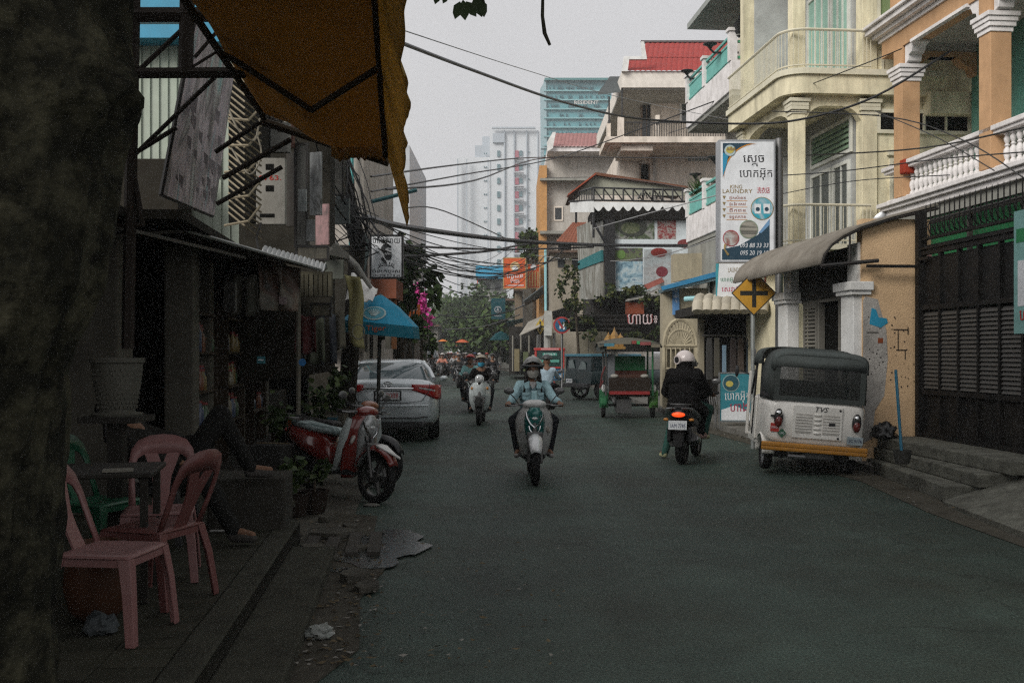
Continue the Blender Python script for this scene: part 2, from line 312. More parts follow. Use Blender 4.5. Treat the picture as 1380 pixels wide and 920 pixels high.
# right-hand pavement, steps and ramp
STEP = mat('worn_step', (.15, .15, .125), .9, var=.3, scale=6, dirt=.75, dcol=(.035, .033, .028), bump=.5, dscale=4, streak=.5)
sheet('right_pavement', [(4.95, 14.2), (4.7, 13.3), (4.3, 19.9), (3.95, 25.1), (3.6, 54), (-.4, 84), (3, 84), (9, 54), (9, 14.2)], .11, CONC, .2)
MB().prism([(4.68, 11.05), (4.86, 14.2), (6.2, 14.2), (6.2, 11.15)], .18, Matrix.Translation((0, 0, -.03))).build('lower_step', STEP, bevel=.015)['kind'] = 'structure'
MB().prism([(4.96, 10.9), (4.95, 14.16), (6.2, 14.16), (6.2, 11.1)], .15, Matrix.Translation((0, 0, .151))).build('middle_step', STEP, bevel=.015)['kind'] = 'structure'
MB().prism([(5.24, 10.72), (4.97, 13.95), (6.2, 13.95), (6.2, 10.9)], .15, Matrix.Translation((0, 0, .302))).build('upper_step', STEP, bevel=.015)['kind'] = 'structure'
b = MB(); q = [(4.35, 4, .0), (4.62, 11, .0), (5.9, 10.9, .43), (6.1, 4, .43)]
b.add(q + [(x, y, -.2) for x, y, z in q], [(0, 1, 2, 3), (0, 1, 5, 4), (1, 2, 6, 5), (2, 3, 7, 6), (3, 0, 4, 7)]); b.build('ramp', STEP)['kind'] = 'structure'
PUD = mat('puddle_water', (.04, .047, .045), .2, var=.5, scale=7, spec=.8, bump=.07, bscale=9)
for pc, pr in (((522, 738), (.30, .55)), ((494, 757), (.22, .30)), ((541, 722), (.16, .30)), ((470, 772), (.12, .14))):
    c_ = G(*pc); sheet('puddle', [(c_.x + math.cos(6.2832 * k / 40) * pr[0] * (1 + .5 * noise.noise(Vector((math.cos(6.2832 * k / 40) * 1.3, math.sin(6.2832 * k / 40) * 1.3, pc[0] * .37))) + .12 * noise.noise(Vector((math.cos(6.2832 * k / 40) * 4, math.sin(6.2832 * k / 40) * 4, 3)))) - math.sin(6.2832 * k / 40) * .1, c_.y + math.sin(6.2832 * k / 40) * pr[1] * (1 + .5 * noise.noise(Vector((math.cos(6.2832 * k / 40) * 1.3, math.sin(6.2832 * k / 40) * 1.3, pc[1] * .37))))) for k in range(40)], .0205 + pr[0] * .002, PUD, .004)
lone(MB().bb((-.46, 5.4, 0), (.46, 6.6, .012)) if 0 else (lambda b: [b.box((0, (i - 2) * .17, 0), (.9, .1, .035)) for i in range(5)] and b)(MB()), 'drain_grating', mat('grating_iron', (.05, .046, .04), .8, dirt=.5), 'broken concrete drain slats in the gutter beside the puddle', 'drain')
o = bpy.data.objects['drain_grating']; o.location = (-1.46, 8.35, .035); o.rotation_euler.z = rad(90 + 6)
DIRT = mat('roadside_dust', (.075, .068, .052), .95, var=.5, scale=3, dirt=.8, dcol=(.03, .03, .025), bump=.8, bscale=30)
sheet('roadside_dirt', [(4.2, 7.9), (4.36, 9.0), (4.5, 10.6), (4.62, 11.1), (4.78, 14.2), (4.3, 19.95), (3.95, 25.1), (3.75, 25.2), (3.98, 21.5), (3.86, 20.3), (4.08, 18.2), (4.2, 15.8), (4.12, 14.2), (4.3, 12.6), (4.22, 11.4), (4.14, 10.2), (4.17, 9.0)], .008, DIRT, .004)
for i in range(16):                              # broken slabs along both edges
    if i < 11: q_ = G(R.uniform(415, 500), R.uniform(698, 800)); zz_ = .015
    else: q_ = Vector((R.uniform(4.0, 4.45), R.uniform(17, 23), 0)); zz_ = .0
    n = 7; r_ = R.uniform(.06, .2); pts_ = [(q_.x + math.cos(6.2832 * k / n) * r_ * R.uniform(.6, 1.1), q_.y + math.sin(6.2832 * k / n) * r_ * R.uniform(.6, 1.1)) for k in range(n)]
    o = MB().prism(pts_, R.uniform(.03, .06), Matrix.Translation((0, 0, zz_))).build('rubble_chunk', GUT, bevel=.006); tag(o, ('broken concrete slab lying in the left gutter by the puddle' if i < 11 else 'broken concrete slab along the right roadside'), 'rubble', 'broken slabs in the left gutter' if i < 11 else 'broken slabs along the right roadside')
# litter: too many scraps to count
b = MB()
for _ in range(700):
    t = R.random(); p = G(R.uniform(392, 520) if t < .5 else R.uniform(420, 760), R.uniform(690, 905)) if t < .75 else Vector((R.uniform(3.9, 4.6), R.uniform(9.5, 24), 0)); s_ = R.uniform(.008, .03)
    if p.x < -1.6 and p.y < 7: continue
    a = R.uniform(0, 6.3); zz = .022
    b.add([p + Vector((math.cos(a + q) * s_ * (1, .5, 1, .5)[i], math.sin(a + q) * s_ * (1, .5, 1, .5)[i], zz + R.uniform(0, .012))) for i, q in enumerate((0, 1.6, 3.1, 4.7))], [(0, 1, 2, 3)], R.choice((0, 0, 1, 2)))
tag(b.build('litter', [mat('dry_leaf', (.11, .085, .05), .9), mat('grey_grit', (.2, .19, .17), .9), mat('dark_leaf', (.05, .04, .025), .9)]), 'dead leaves and grit scattered along the gutter and road', 'litter', kind='stuff')
def crumple(name, c, r, m, label, cat, sq=.55, seed=1.0):
    me = MB().ell((0, 0, 0), r, 22, 14)
    me.v = [tuple(Vector(v) * (1 + .55 * noise.noise(Vector(v) * (2.6 / r) + Vector((seed, 0, 0)))) ) for v in me.v]; me.v = [(x, y, max(z * sq, -r * .38) + r * .38) for x, y, z in me.v]
    o = lone(me, name, m, label, cat, smooth=50); o.location = c; return o
o = crumple('plastic_bag', G(430, 862), .075, mat('dirty_clear_plastic', (.27, .29, .27), .25, dirt=.4, alpha=.75), 'crumpled dirty white plastic bag lying in the gutter', 'plastic bag'); o.location.z = .013
lone(MB().prism([(-.02, -.1), (.02, -.1), (.028, .1), (-.028, .1)], .012), 'cardboard_strip', mat('grey_card', (.3, .28, .24), .9, dirt=.4), 'pale strip of cardboard leaning on the kerb by the plastic bag', 'litter').location = G(409, 845) + Vector((0, 0, .03))
bpy.data.objects['cardboard_strip'].rotation_euler = (.3, 0, .35)
# ================================================================== RIGHT SIDE: gate
WALLS = dict(dirt=.6, dcol=(.14, .125, .09), bump=.2, bscale=30, streak=7.0, dscale=2.2)
YEL = mat('yellow_wall', (.80, .73, .52), .85, **WALLS); PEACH = mat('peach_wall', (.70, .49, .29), .85, var=.08, dirt=.3, dcol=(.28, .18, .12), bump=.4, bscale=45)
CREAM = mat('cream_wall', (.55, .50, .42), .85, **WALLS); TEALW = mat('teal_wall', (.13, .36, .29), .8, **WALLS); ORCOL = mat('orange_column', (.54, .33, .18), .8, dirt=.3, dcol=(.2, .12, .07), streak=3)
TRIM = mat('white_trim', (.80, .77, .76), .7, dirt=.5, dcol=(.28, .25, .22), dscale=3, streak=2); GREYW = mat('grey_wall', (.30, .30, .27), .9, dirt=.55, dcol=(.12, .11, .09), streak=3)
gd = thing('gate', 'tall dark steel driveway gate with louvre panels and curved spikes', 'gate', (5.55, 13.92, .45), rad(4.7))
GZ = .45
def gz(py): return (588 - py) * .01009
L_ = 7.0
GP = mat('gate_paint', (.009, .009, .009), .6, dirt=.35, dcol=(.05, .04, .03)); LOUV = mat('louvre_paint', (.07, .067, .062), .5, dirt=.4)
MB().bb((.03, -L_, .02), (.07, -.03, gz(528))).build('lower_panel', GP, gd)
b = MB()
for i in range(15): b.bb((-.012, -.06 - i * .47 - .02, .0), (.05, -.06 - i * .47 + .02, gz(345)))
for z in (.0, gz(530), gz(418), gz(345)): b.bb((-.018, -L_, z), (.045, -.02, z + .06))
b.build('gate_frame', GP, gd)
MB().bb((.055, -L_, gz(528)), (.075, -.03, gz(418))).build('back_panel', BLACKHOLE, gd)
MB().bb((.03, -L_, gz(416)), (.07, -.03, gz(348))).build('upper_panel', GP, gd)
sm_ = MB().box((0, 0, 0), (.012, .40, .062), (0, .6, 0)).mesh('slat', LOUV); k = 0
z0, z1 = gz(526), gz(420)
for c in range(8):
    for j in range(19):
        o = bpy.data.objects.new('slat', sm_); COL.objects.link(o); o.parent = gd; o.location = (.018, -.06 - c * .47 - .235, z0 + .06 + (z1 - z0 - .1) * j / 18)
b = MB().bb((-.04, -L_, gz(345) + .07), (.06, .0, gz(345) + .10)).bb((-.02, -L_, gz(330) + .05), (.06, .0, gz(330) + .08)); b.bb((-.05, -.05, -.4), (.07, .05, gz(285))); b.bb((-.05, -.3, gz(352)), (-.02, 0, gz(352) + .04)); b.bb((-.75, -.02, gz(361)), (.0, .02, gz(361) + .04)); b.build('spike_rail', GP, gd)
MB().bb((.02, -L_, gz(343)), (.03, -.05, gz(332))).build('mesh_panel', mat('dark_mesh', (.012, .012, .012), .8), gd)
sp = MB().tube([(0.02, 0, 0), (-.05, 0, .05), (-.08, 0, .13), (-.05, 0, .2), (0.0, 0, .22), (.02, 0, .17)], .009, 5).tube([(.02, 0, 0), (.02, 0, .42)], .009, 5).tube([(.02, 0, .42), (.02, 0, .47)], [.01, .001], 5).mesh('spike', GP)
for i in range(46):
    o = bpy.data.objects.new('spike', sp); COL.objects.link(o); o.parent = gd; o.location = (0, -.12 - i * .125, gz(330) + .07)
# vertical posts and the teal banner at the edge
bn = thing('shop_banner', 'tall pale teal banner at the gate beside the frame edge', 'banner', (5.62, 11.35, 1.6), rad(4.7))
MB().bb((-.06, -.6, .2), (-.03, .0, 1.55)).build('panel', mat('teal_banner', (.22, .42, .40), .6, dirt=.3), bn); MB().bb((-.064, -.5, .5), (-.061, -.08, 1.0)).build('white_patch', SIGNW, bn); MB().bb((-.064, -.6, 1.2), (-.061, -.05, 1.35)).build('green_patch', mat('sign_green', (.03, .2, .08), .6), bn)
text(bn, 'ហាង', (-.066, -.28, .4), .18, mat('ink_red', (.45, .03, .03), .6), rot=(math.pi / 2, 0, -math.pi / 2))
# ================================================================== peach house with the corrugated canopy
fh = Frame(4.77, 14.0, PSI); ph = thing('corner_house', 'low peach house with louvred street doors, white pillars and corrugated canopy', 'house', (4.77, 14.0, 0), PSI)
H = 3.5
MB().bb((.02, 0, .0), (1.0, .18, 3.22)).build('end_wall', PEACH, ph)
b = MB(); b.bb((.02, .0, 3.22), (1.0, .18, 3.42)).build('wall_top', PEACH, ph)
MB().bb((.86, -.02, .3), (1.0, .0, 3.0)).build('pink_stripe', mat('faded_pink', (.62, .36, .33), .85, dirt=.5, dcol=(.3, .25, .2), dscale=4), ph)
pp = [(.03, .35), (.16, .42), (.2, .8), (.33, 1.0), (.38, 1.5), (.36, 1.9), (.27, 2.2), (.24, 2.32), (.06, 2.36), (.03, 2.3)]
MB().prism(pp, .004, Matrix.Rotation(math.pi / 2, 4, 'X')).build('bare_plaster', mat('bare_plaster', (.42, .40, .37), .9, var=.2, dirt=.7, dcol=(.18, .17, .16), bump=.5, dscale=5), ph)
bl = MB().prism([(0, 0), (.16, -.05), (.26, .02), (.24, .08), (.13, .09), (.09, .2), (.03, .22)], .004, Matrix.Translation((.12, -.004, 1.98)) @ Matrix.Rotation(math.pi / 2, 4, 'X')); bl.build('blue_splash', mat('blue_splash', (.03, .28, .45), .7), ph)
MB().bb((.24, -.008, 1.72), (.31, -.004, 1.79)).build('brown_tag', mat('brown_tag', (.25, .07, .03), .7), ph)
b = MB()
for _ in range(52): x, z = R.uniform(.1, .8), R.uniform(1.1, 2.1); b.bb((x, -.007, z), (x + R.uniform(.008, .022), -.0045, z + R.uniform(.008, .022)))
for x, z, w, h in ((.46, 1.9, .2, .012), (.52, 1.62, .012, .28), (.5, 1.62, .15, .012), (.08, 1.86, .17, .012), (.66, 1.84, .014, .1), (.62, 1.5, .012, .12)): b.bb((x, -.0075, z), (x + w, -.0048, z + h))
b.build('fixing_hole', mat('hole_dark', (.03, .026, .022), .95), ph, kind='stuff')
ob = MB().bb((.87, -.026, 1.45), (.985, -.022, 2.0)); ob.build('orange_poster', mat('orange_poster', (.75, .22, .02), .6, dirt=.2), ph); MB().bb((.875, -.029, 1.5), (.98, -.0262, 1.62)).build('poster_white', SIGNW, ph); MB().prism([(math.cos(a * .3) * .045, math.sin(a * .3) * .07) for a in range(21)], .003, Matrix.Translation((.925, -.0265, 1.72)) @ Matrix.Rotation(math.pi / 2, 4, 'X')).build('poster_disc', mat('poster_gold', (.6, .4, .1), .6), ph)
# street face: far end of the facade is hidden behind the yellow traffic sign
Lf = 3.5
for y0, nm in ((.02, 'pillar'), (2.55, 'pillar')):
    b = MB().bb((-.10, y0, .0), (.10, y0 + .42, 2.38)); b.build('pillar', WHITEP, ph, bevel=.01)
    MB().bb((-.15, y0 - .05, 2.38), (.14, y0 + .48, 2.44)).bb((-.18, y0 - .08, 2.44), (.16, y0 + .51, 2.56)).build('pillar_cap', WHITEP, ph, bevel=.01)
    MB().bb((-.02, y0 + .04, 2.56), (.2, y0 + .38, 3.1)).build('upper_pillar', WHITEP, ph)
MB().bb((.10, .4, 2.42), (.2, 2.55, 3.1)).build('dark_lintel_panel', mat('lintel_mesh', (.03, .03, .027), .8, dirt=.5, dcol=(.09, .09, .08)), ph)
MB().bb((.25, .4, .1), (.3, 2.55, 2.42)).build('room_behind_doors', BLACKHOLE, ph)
SHUT = mat('shutter_wood', (.20, .19, .165), .8, dirt=.4); sl_ = MB().box((0, 0, 0), (.02, .47, .05), (0, .7, 0)).mesh('slat', SHUT)
for y0 in (.45, 1.97):
    d = MB().bb((.16, y0, .3), (.2, y0 + .06, 2.36)).bb((.16, y0 + .5, .3), (.2, y0 + .56, 2.36)).bb((.16, y0 + .06, 2.28), (.2, y0 + .5, 2.36)).bb((.16, y0 + .06, .3), (.2, y0 + .5, .42)).build('shutter', SHUT, ph)
    for j in range(30):
        o = bpy.data.objects.new('slat', sl_); COL.objects.link(o); o.parent = d; o.location = (.18, y0 + .28, .46 + j * .0617)
MB().bb((.15, .42, 2.36), (.22, 2.55, 2.42)).bb((.15, 1.05, .1), (.24, 1.12, 2.36)).bb((.15, 1.84, .1), (.24, 1.91, 2.36)).build('door_frame', SHUT, ph)
CORR = mat('weathered_roofing', (.22, .20, .17), .75, var=.2, dirt=.6, dcol=(.1, .08, .06), bump=.1)
def corr(nm, prof, y0, y1, pitch, amp, m, parent, th=.012):
    """corrugated sheet: the profile (x, z) swept along y, ribs along the profile"""
    nv = max(2, int((y1 - y0) / pitch * 4)); k = len(prof) - 1
    def f(u, v):
        t = u * k; i = min(int(t), k - 1); q = t - i; x = prof[i][0] * (1 - q) + prof[i + 1][0] * q; z = prof[i][1] * (1 - q) + prof[i + 1][1] * q
        dx, dz = prof[i + 1][0] - prof[i][0], prof[i + 1][1] - prof[i][1]; l = math.hypot(dx, dz) or 1; y = y0 + v * (y1 - y0); a = amp * math.sin(2 * math.pi * y / pitch)
        return (x - dz / l * a, y, z + dx / l * a)
    return MB().grid(f, k, nv).build(nm, m, parent, smooth=60, solid=th)
corr('canopy', [(-.62, 2.78), (-.58, 2.92), (-.47, 3.06), (-.3, 3.18), (-.05, 3.3), (.4, 3.44), (1.05, 3.6)], -.12, 3.7, .115, .024, CORR, ph)
MB().tube([(-.6, -.1, 2.76), (-.56, -.1, 2.9), (-.46, -.1, 3.04), (-.3, -.1, 3.15), (-.05, -.1, 3.27), (.4, -.1, 3.41), (1.05, -.1, 3.56)], .022, 6).tube([(-.6, -.1, 2.76), (.2, -.1, 2.84)], .03, 6).tube([(-.2, -.1, 2.8), (-.2, -.1, 3.2)], .016, 6).build('canopy_frame', DKSTEEL, ph)
# ================================================================== house with orange columns and balustrade
fb = Frame(7.25, 19.5, PSI); rb = thing('balcony_house', 'teal house with orange columns, arched balcony and white balustrade', 'house', (7.25, 19.5, 0), PSI)
LB = -11.0
def zz(py, Y): return CAM + (HZ - py) / F * Y
b = MB()
for x0, za, zb in ((-.10, 4.17, 4.27), (-.17, 4.27, 4.34), (-.23, 4.34, 4.42)): b.bb((x0, LB, za), (2.2, .1 - x0 * .5, zb))
b.build('balcony_slab', TRIM, rb, bevel=.012)
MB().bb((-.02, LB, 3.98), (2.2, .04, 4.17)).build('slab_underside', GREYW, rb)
b = MB().bb((-.13, LB, 4.96), (.13, .1, 5.02)).bb((-.17, LB, 5.02), (.17, .14, 5.10)); b.build('handrail', TRIM, rb, bevel=.012); MB().bb((-.1, LB, 4.42), (.1, .05, 4.47)).build('plinth', TRIM, rb)
bal = MB().lathe([(.05, 0), (.05, .05), (.03, .07), (.04, .1), (.058, .17), (.05, .23), (.025, .265), (.045, .29), (.025, .315), (.045, .36), (.05, .4), (.03, .44), (.05, .46), (.05, .49)], n=10).mesh('baluster', TRIM, 50)
c1y, c2y = fb.x(1222, 200).y, fb.x(1341, 200).y
for i in range(60):
    y = -.62 - i * .168
    if abs(y - c2y) < .26 or y < LB + .2: continue
    o = bpy.data.objects.new('baluster', bal); COL.objects.link(o); o.parent = rb; o.location = (0, y, 4.47)
cols = [c1y, c2y, 2 * c2y - c1y]
def column(parent, x, y, z0, z1, w, m, cap=TRIM, cw=.07):
    c = MB().bb((x - w / 2, y - w / 2, z0), (x + w / 2, y + w / 2, z1)).build('column', m, parent, bevel=.008)
    k = MB()
    for j, e in enumerate((.02, .05, cw, cw + .025)): k.bb((x - w / 2 - e, y - w / 2 - e, z1 - .3 + j * .075), (x + w / 2 + e, y + w / 2 + e, z1 - .3 + (j + 1) * .075 - .004))
    k.build('capital', cap, c, bevel=.006); return c
for y in cols: column(rb, .0, y, 4.45, 6.86, .34, ORCOL); MB().bb((-.17, y - .17, 6.86), (.17, y + .17, 7.2)).build('column_block', ORCOL, rb)
MB().bb((-.16, LB, 7.2), (.16, .12, 7.5)).build('balcony_beam', ORCOL, rb)
b = MB()
for x0, za, zb in ((-.20, 7.50, 7.58), (-.30, 7.58, 7.66), (-.42, 7.66, 7.76), (-.48, 7.76, 7.82)): b.bb((x0, LB, za), (2.2, .1 - x0 * .5, zb))
b.build('cornice', TRIM, rb, bevel=.012)
for i, (ya, yb) in enumerate(((cols[0], cols[1]), (cols[1], cols[2]))):   # scrolled corbels and a white line along each opening
    for sy, yc in ((-1, ya - .19), (1, yb + .19)):
        MB().prism([(0, 0), (sy * .12, .03), (sy * .14, .13), (sy * .24, .16), (sy * .3, .26), (sy * .42, .29), (sy * .42, .34), (0, .34)], .26, Matrix.Translation((-.13, yc, 6.86)) @ Matrix(((0, 0, 1, 0), (1, 0, 0, 0), (0, 1, 0, 0), (0, 0, 0, 1)))).build('corbel', TRIM, rb, bevel=.01)
    MB().bb((-.19, yb + .5, 7.16), (-.1, ya - .5, 7.215)).build('beam_moulding', TRIM, rb)
MB().bb((.1, -.12, 7.2), (2.2, .12, 7.5)).bb((.1, LB, 7.46), (2.2, .0, 7.52)).build('balcony_ceiling', mat('soffit', (.5, .47, .43), .85, dirt=.4), rb)
b = MB(); b.prism([(.17, 6.86), (.3, 6.9), (.33, 7.0), (.5, 7.05), (.7, 7.2), (1.2, 7.2), (1.35, 7.05), (1.5, 7.0), (1.53, 6.9), (1.6, 6.86), (1.6, 7.3), (.17, 7.3)], .24, Matrix.Translation((0, .1, 0)) @ Matrix.Rotation(math.pi / 2, 4, 'X')); b.build('side_arch', ORCOL, rb)
MB().bb((1.6, LB, .4), (2.2, .05, 7.5)).build('wall', TEALW, rb)
MB().bb((.05, LB, 7.82), (.3, .1, 11)).build('upper_wall', TEALW, rb); MB().bb((-.1, -.6, 7.82), (.2, -.1, 11)).build('upper_column', ORCOL, rb)
def window(parent, y0, y1, z0, z1, x, fm, gm, mull=1, t=.07, side='x', out=-1):
    """window on the plane x = const (side 'x') or y = const: frame > pane"""
    f = MB()
    def B(mb, a0, a1, q0, q1, d0, d1):
        if side == 'x': mb.bb((x + out * d0, a0, q0), (x + out * d1, a1, q1))
        else: mb.bb((a0, x + out * d0, q0), (a1, x + out * d1, q1))
    B(f, y0 - t, y0, z0 - t, z1 + t, 0, .05); B(f, y1, y1 + t, z0 - t, z1 + t, 0, .05); B(f, y0, y1, z1, z1 + t, 0, .05); B(f, y0, y1, z0 - t, z0, 0, .05)
    for i in range(mull): c = y0 + (y1 - y0) * (i + 1) / (mull + 1); B(f, c - t / 3, c + t / 3, z0, z1, 0, .04)
    fo = f.build('window', fm, parent); g = MB(); B(g, y0, y1, z0, z1, .005, .015); g.build('pane', gm, fo); return fo
PALEF = mat('pale_frame', (.55, .45, .38), .7, dirt=.2); MIRR = mat('reflecting_glass', (.05, .06, .055), .05, spec=.8)
y0 = fb.x(1297, 80, 1.6).y
window(rb, -4.1, -2.2, 5.85, 6.75, 1.6, PALEF, MIRR, 0); window(rb, -1.75, -.95, 4.3, 5.6, 1.6, PALEF, MIRR, 0); window(rb, -6.3, -4.8, 4.3, 5.6, 1.6, PALEF, MIRR, 1); window(rb, -6.9, -4.6, 5.85, 6.75, 1.6, PALEF, MIRR, 0)
window(rb, -5.8, -4.2, 9, 10.4, .05, PALEF, GLASSD)
MB().box((-.02, -.78, 4.98), (.36, .2, .26)).build('red_cloth', mat('red_cloth', (.30, .04, .02), .85), rb, bevel=.02)
GRN = mat('green_sheet', (.03, .24, .09), .5, dirt=.25, dcol=(.02, .06, .03))
b = MB()
for j in range(2):
    b.grid(lambda u, v: (.02 + u * .75, LB + v * 10.9, 3.96 - u * 1.5 + .018 * math.sin(v * 10.9 / .11 * 6.283)), 2, 400)
    break
b.build('green_awning', GRN, rb, smooth=60)
b = MB()
for i in range(7): b.bb((-.02, -1.2 - i * 1.55, 2.2), (.05, -1.13 - i * 1.55, 3.98))
b.tube([(-.05, LB, 3.88), (-.05, 0, 3.88)], .05, 8).bb((-.06, -.5, .4), (.04, -.4, 4)); b.build('awning_post', DKSTEEL, rb)
MB().bb((1.58, LB, .4), (1.6, -.2, 4.0)).build('ground_floor_wall', mat('green_ground_wall', (.05, .16, .08), .8, dirt=.4), rb)
# ================================================================== yellow house
fy = Frame(5.45, 19.8, PSI); yb = thing('yellow_house', 'pale yellow house with rounded wraparound balconies and columns', 'house', (5.45, 19.8, 0), PSI)
CRM = mat('cream_trim', (.70, .66, .52), .8, dirt=.4, dcol=(.3, .27, .18), streak=2)
PORCH = mat('porch_grey', (.42, .43, .42), .85, dirt=.3)
def rounded(x0, y0, y1, x1, r, n=8):
    """outline of a balcony: street edge x0, near end y0, corner radius r"""
    return [(x1, y0)] + [(x0 + r - r * math.sin(t), y0 + r - r * math.cos(t)) for t in [i / n * math.pi / 2 for i in range(n + 1)]] + [(x0, y1), (x1, y1)]
def slab(nm, x0, y0, y1, x1, r, za, zb, m): return MB().prism(rounded(x0, y0, y1, x1, r), zb - za, Matrix.Translation((0, 0, za))).build(nm, m, yb)
YL = 3.4
for zf in (3.62, 6.98):
    slab('balcony_slab', -.25, -.2, YL, 3, .45, zf - .42, zf - .06, YEL); slab('slab_edge', -.31, -.26, YL, 3, .5, zf - .06, zf + .05, CRM)
    ol = rounded(-.25, -.2, YL, 1.45, .45); rail = [(x, y, zf + .8) for x, y in ol[:-1]]
    b = MB().tube(rail, .028, 6).tube([(x, y, zf + .12) for x, y, z in rail], .018, 5)
    pts = [Vector(p) for p in rail]
    for i in range(len(pts) - 1):
        n = max(1, int((pts[i + 1] - pts[i]).length / .075))
        for j in range(n):
            q = pts[i].lerp(pts[i + 1], j / n); b.tube([(q.x, q.y, zf + .05), (q.x, q.y, zf + .8)], .008, 4)
    b.build('railing', mat('cream_metal', (.62, .58, .45), .6), yb)
for z0, z1 in ((3.67, 6.5), (7.03, 10.6)):
    column(yb, .1, .12, z0, z1, .26, YEL, CRM, .05); column(yb, .1, 3.1, z0, z1, .26, YEL, CRM, .05)
    c = column(yb, 1.5, .1, z0, z1, .3, YEL, CRM, .05)
MB().bb((1.3, .3, 0), (1.5, YL, 11)).build('porch_wall', PORCH, yb); MB().bb((0.2, 2.9, 0), (1.3, 3.05, 11)).build('porch_end_wall', PORCH, yb)
MB().bb((1.5, .0, 0), (6.5, .2, 11)).build('end_wall', YEL, yb)
MB().bb((0, .3, 0), (1.3, 2.9, 3.2)).build('ground_floor', YEL, yb)
for zb in (6.35, 10.3):                          # arched beams under the floor above
    b = MB()
    for (xa, ya, xb_, yb_) in ((.23, .1, 1.35, .1), (.1, .25, .1, 2.97)):
        n = 12; A = Vector((xa, ya, 0)); B_ = Vector((xb_, yb_, 0)); d = (B_ - A); w = d.length; d.normalize(); t = Vector((-d.y, d.x, 0)) * .1
        lo = [(s_, zb - .25 + (.27 * (1 - abs(2 * s_ - 1) ** 4))) for s_ in [i / n for i in range(n + 1)]]
        ring = lambda o_: [A + d * (s_ * w) + o_ + Vector((0, 0, z)) for s_, z in lo] + [A + d * w + o_ + Vector((0, 0, zb + .25)), A + o_ + Vector((0, 0, zb + .25))]
        b.loft([ring(t), ring(-t)])
    b.build('arch_beam', YEL, yb)
WF = mat('white_frame', (.66, .67, .62), .6, dirt=.2)
for y0, y1 in ((.45, 1.1), (1.35, 2.3)): window(yb, y0, y1, 3.75, 5.35, 1.3, WF, MIRR, 1)
f = window(yb, .35, 2.3, 5.62, 6.2, 1.3, WF, mat('green_louvre_glass', (.16, .24, .17), .3), 0)
b = MB()
for i in range(5): b.box((1.26, 1.32, 5.68 + i * .11), (.02, 1.9, .08), (0, .5, 0))
b.build('louvre', mat('green_louvre', (.2, .3, .2), .5), f, kind='stuff')
for y0, y1 in ((.45, 1.2), (1.4, 2.5)): window(yb, y0, y1, 7.1, 9.2, 1.3, WF, mat('mint_door', (.30, .48, .40), .6), 2)
f = window(yb, 1.72, 3.5, 5.92, 6.25, .0, CRM, BLACKHOLE, 3, side='y')
window(yb, 1.98, 2.26, 3.9, 5.3, .0, CRM, BLACKHOLE, 0, side='y'); MB().bb((1.86, -.1, 5.42), (2.4, .0, 5.52)).bb((1.86, -.12, 3.74), (2.4, .0, 3.84)).build('window_hood', CRM, yb)
window(yb, 1.72, 2.3, 7.9, 9.6, .0, CRM, mat('green_pane', (.2, .26, .12), .3), 0, side='y')
MB().bb((2.6, -.3, 6.2), (6.5, .2, 6.62)).build('side_ledge', YEL, yb)
MB().bb((1.65, -.03, 6.62), (6.5, -.005, 6.66)).bb((1.75, -.03, 6.7), (1.8, .0, 7.3)).build('wall_line', CRM, yb)
b = MB().lathe([(.0, 0), (.2, .03), (.3, .09), (.34, .14)], n=20, M=Matrix.Rotation(rad(-60), 3, 'X')); d = b.build('satellite_dish', ALU, yb, smooth=40); d.location = (1.75, -.35, 3.95)
# ================================================================== white house with turquoise balconies
tb = thing('turquoise_house', 'white house with turquoise railed balconies stacked at the corner', 'house', (5.56, 26.0, 0), rad(4.5))
ft = Frame(5.56, 26.0, rad(4.5)); TQ = mat('turquoise_paint', (.16, .45, .40), .55, dirt=.15); TLEN = 4.6
for zf in (9.0 - .55, 5.05):
    MB().bb((0, 0, zf - .2), (3, TLEN, zf + .55)).build('balcony', TRIM, tb, bevel=.02)
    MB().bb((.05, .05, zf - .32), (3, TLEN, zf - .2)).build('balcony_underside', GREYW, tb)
    for y in (0.11, 2.6, TLEN - .12): MB().bb((-.03, y - .1, zf + .55), (.17, y + .1, zf + 1.3)).bb((-.07, y - .14, zf + 1.3), (.21, y + .14, zf + 1.38)).build('balcony_post', TRIM, tb)
    for y0, y1 in ((.21, 2.5), (2.7, TLEN - .22)):
        r = MB()
        for z in (.62, 1.02, 1.2): r.bb((.03, y0, zf + z), (.09, y1, zf + z + .06))
        r.build('railing', TQ, tb); MB().bb((.05, y0, zf + .68), (.07, y1, zf + 1.02)).build('railing_panel', TQ, tb)
    r = MB()
    for z in (.62, 1.02, 1.2): r.bb((.18, .05, zf + z), (1.6, .11, zf + z + .06))
    for i in range(5): r.bb((.28 + i * .28, .06, zf + .68), (.33 + i * .28, .1, zf + 1.02))
    r.build('end_railing', mat('green_paint', (.10, .38, .20), .55), tb)
MB().bb((1.2, .3, 0), (4, TLEN, 10.6)).build('wall', mat('warm_white', (.6, .55, .48), .85, **WALLS), tb)
MB().bb((1.12, .4, 9.05), (1.2, 1.5, 10.4)).build('door', mat('orange_wood', (.42, .16, .06), .6), tb)
MB().bb((-.5, -1.2, 10.55), (4, TLEN - 2.1, 10.7)).build('roof', mat('roof_soffit', (.33, .35, .33), .8, dirt=.3), tb)
MB().bb((.05, 1.0, 1), (1.2, TLEN, 4.7)).build('lower_wall', GREYW, tb)
b = MB()
for _ in range(90):
    c = Vector((.1, 3.6 + R.gauss(0, .3), 6.2)); a = R.uniform(0, 6.3); e = R.uniform(.1, .5); t = c + Vector((math.cos(a) * .4, math.sin(a) * .5, e)); s_ = Vector((-math.sin(a), math.cos(a), 0)) * .03
    b.add([c - s_, c + s_, t], [(0, 1, 2)])
b.build('potted_leaves', mat('palm_leaf', (.06, .12, .03), .6), tb, kind='stuff')
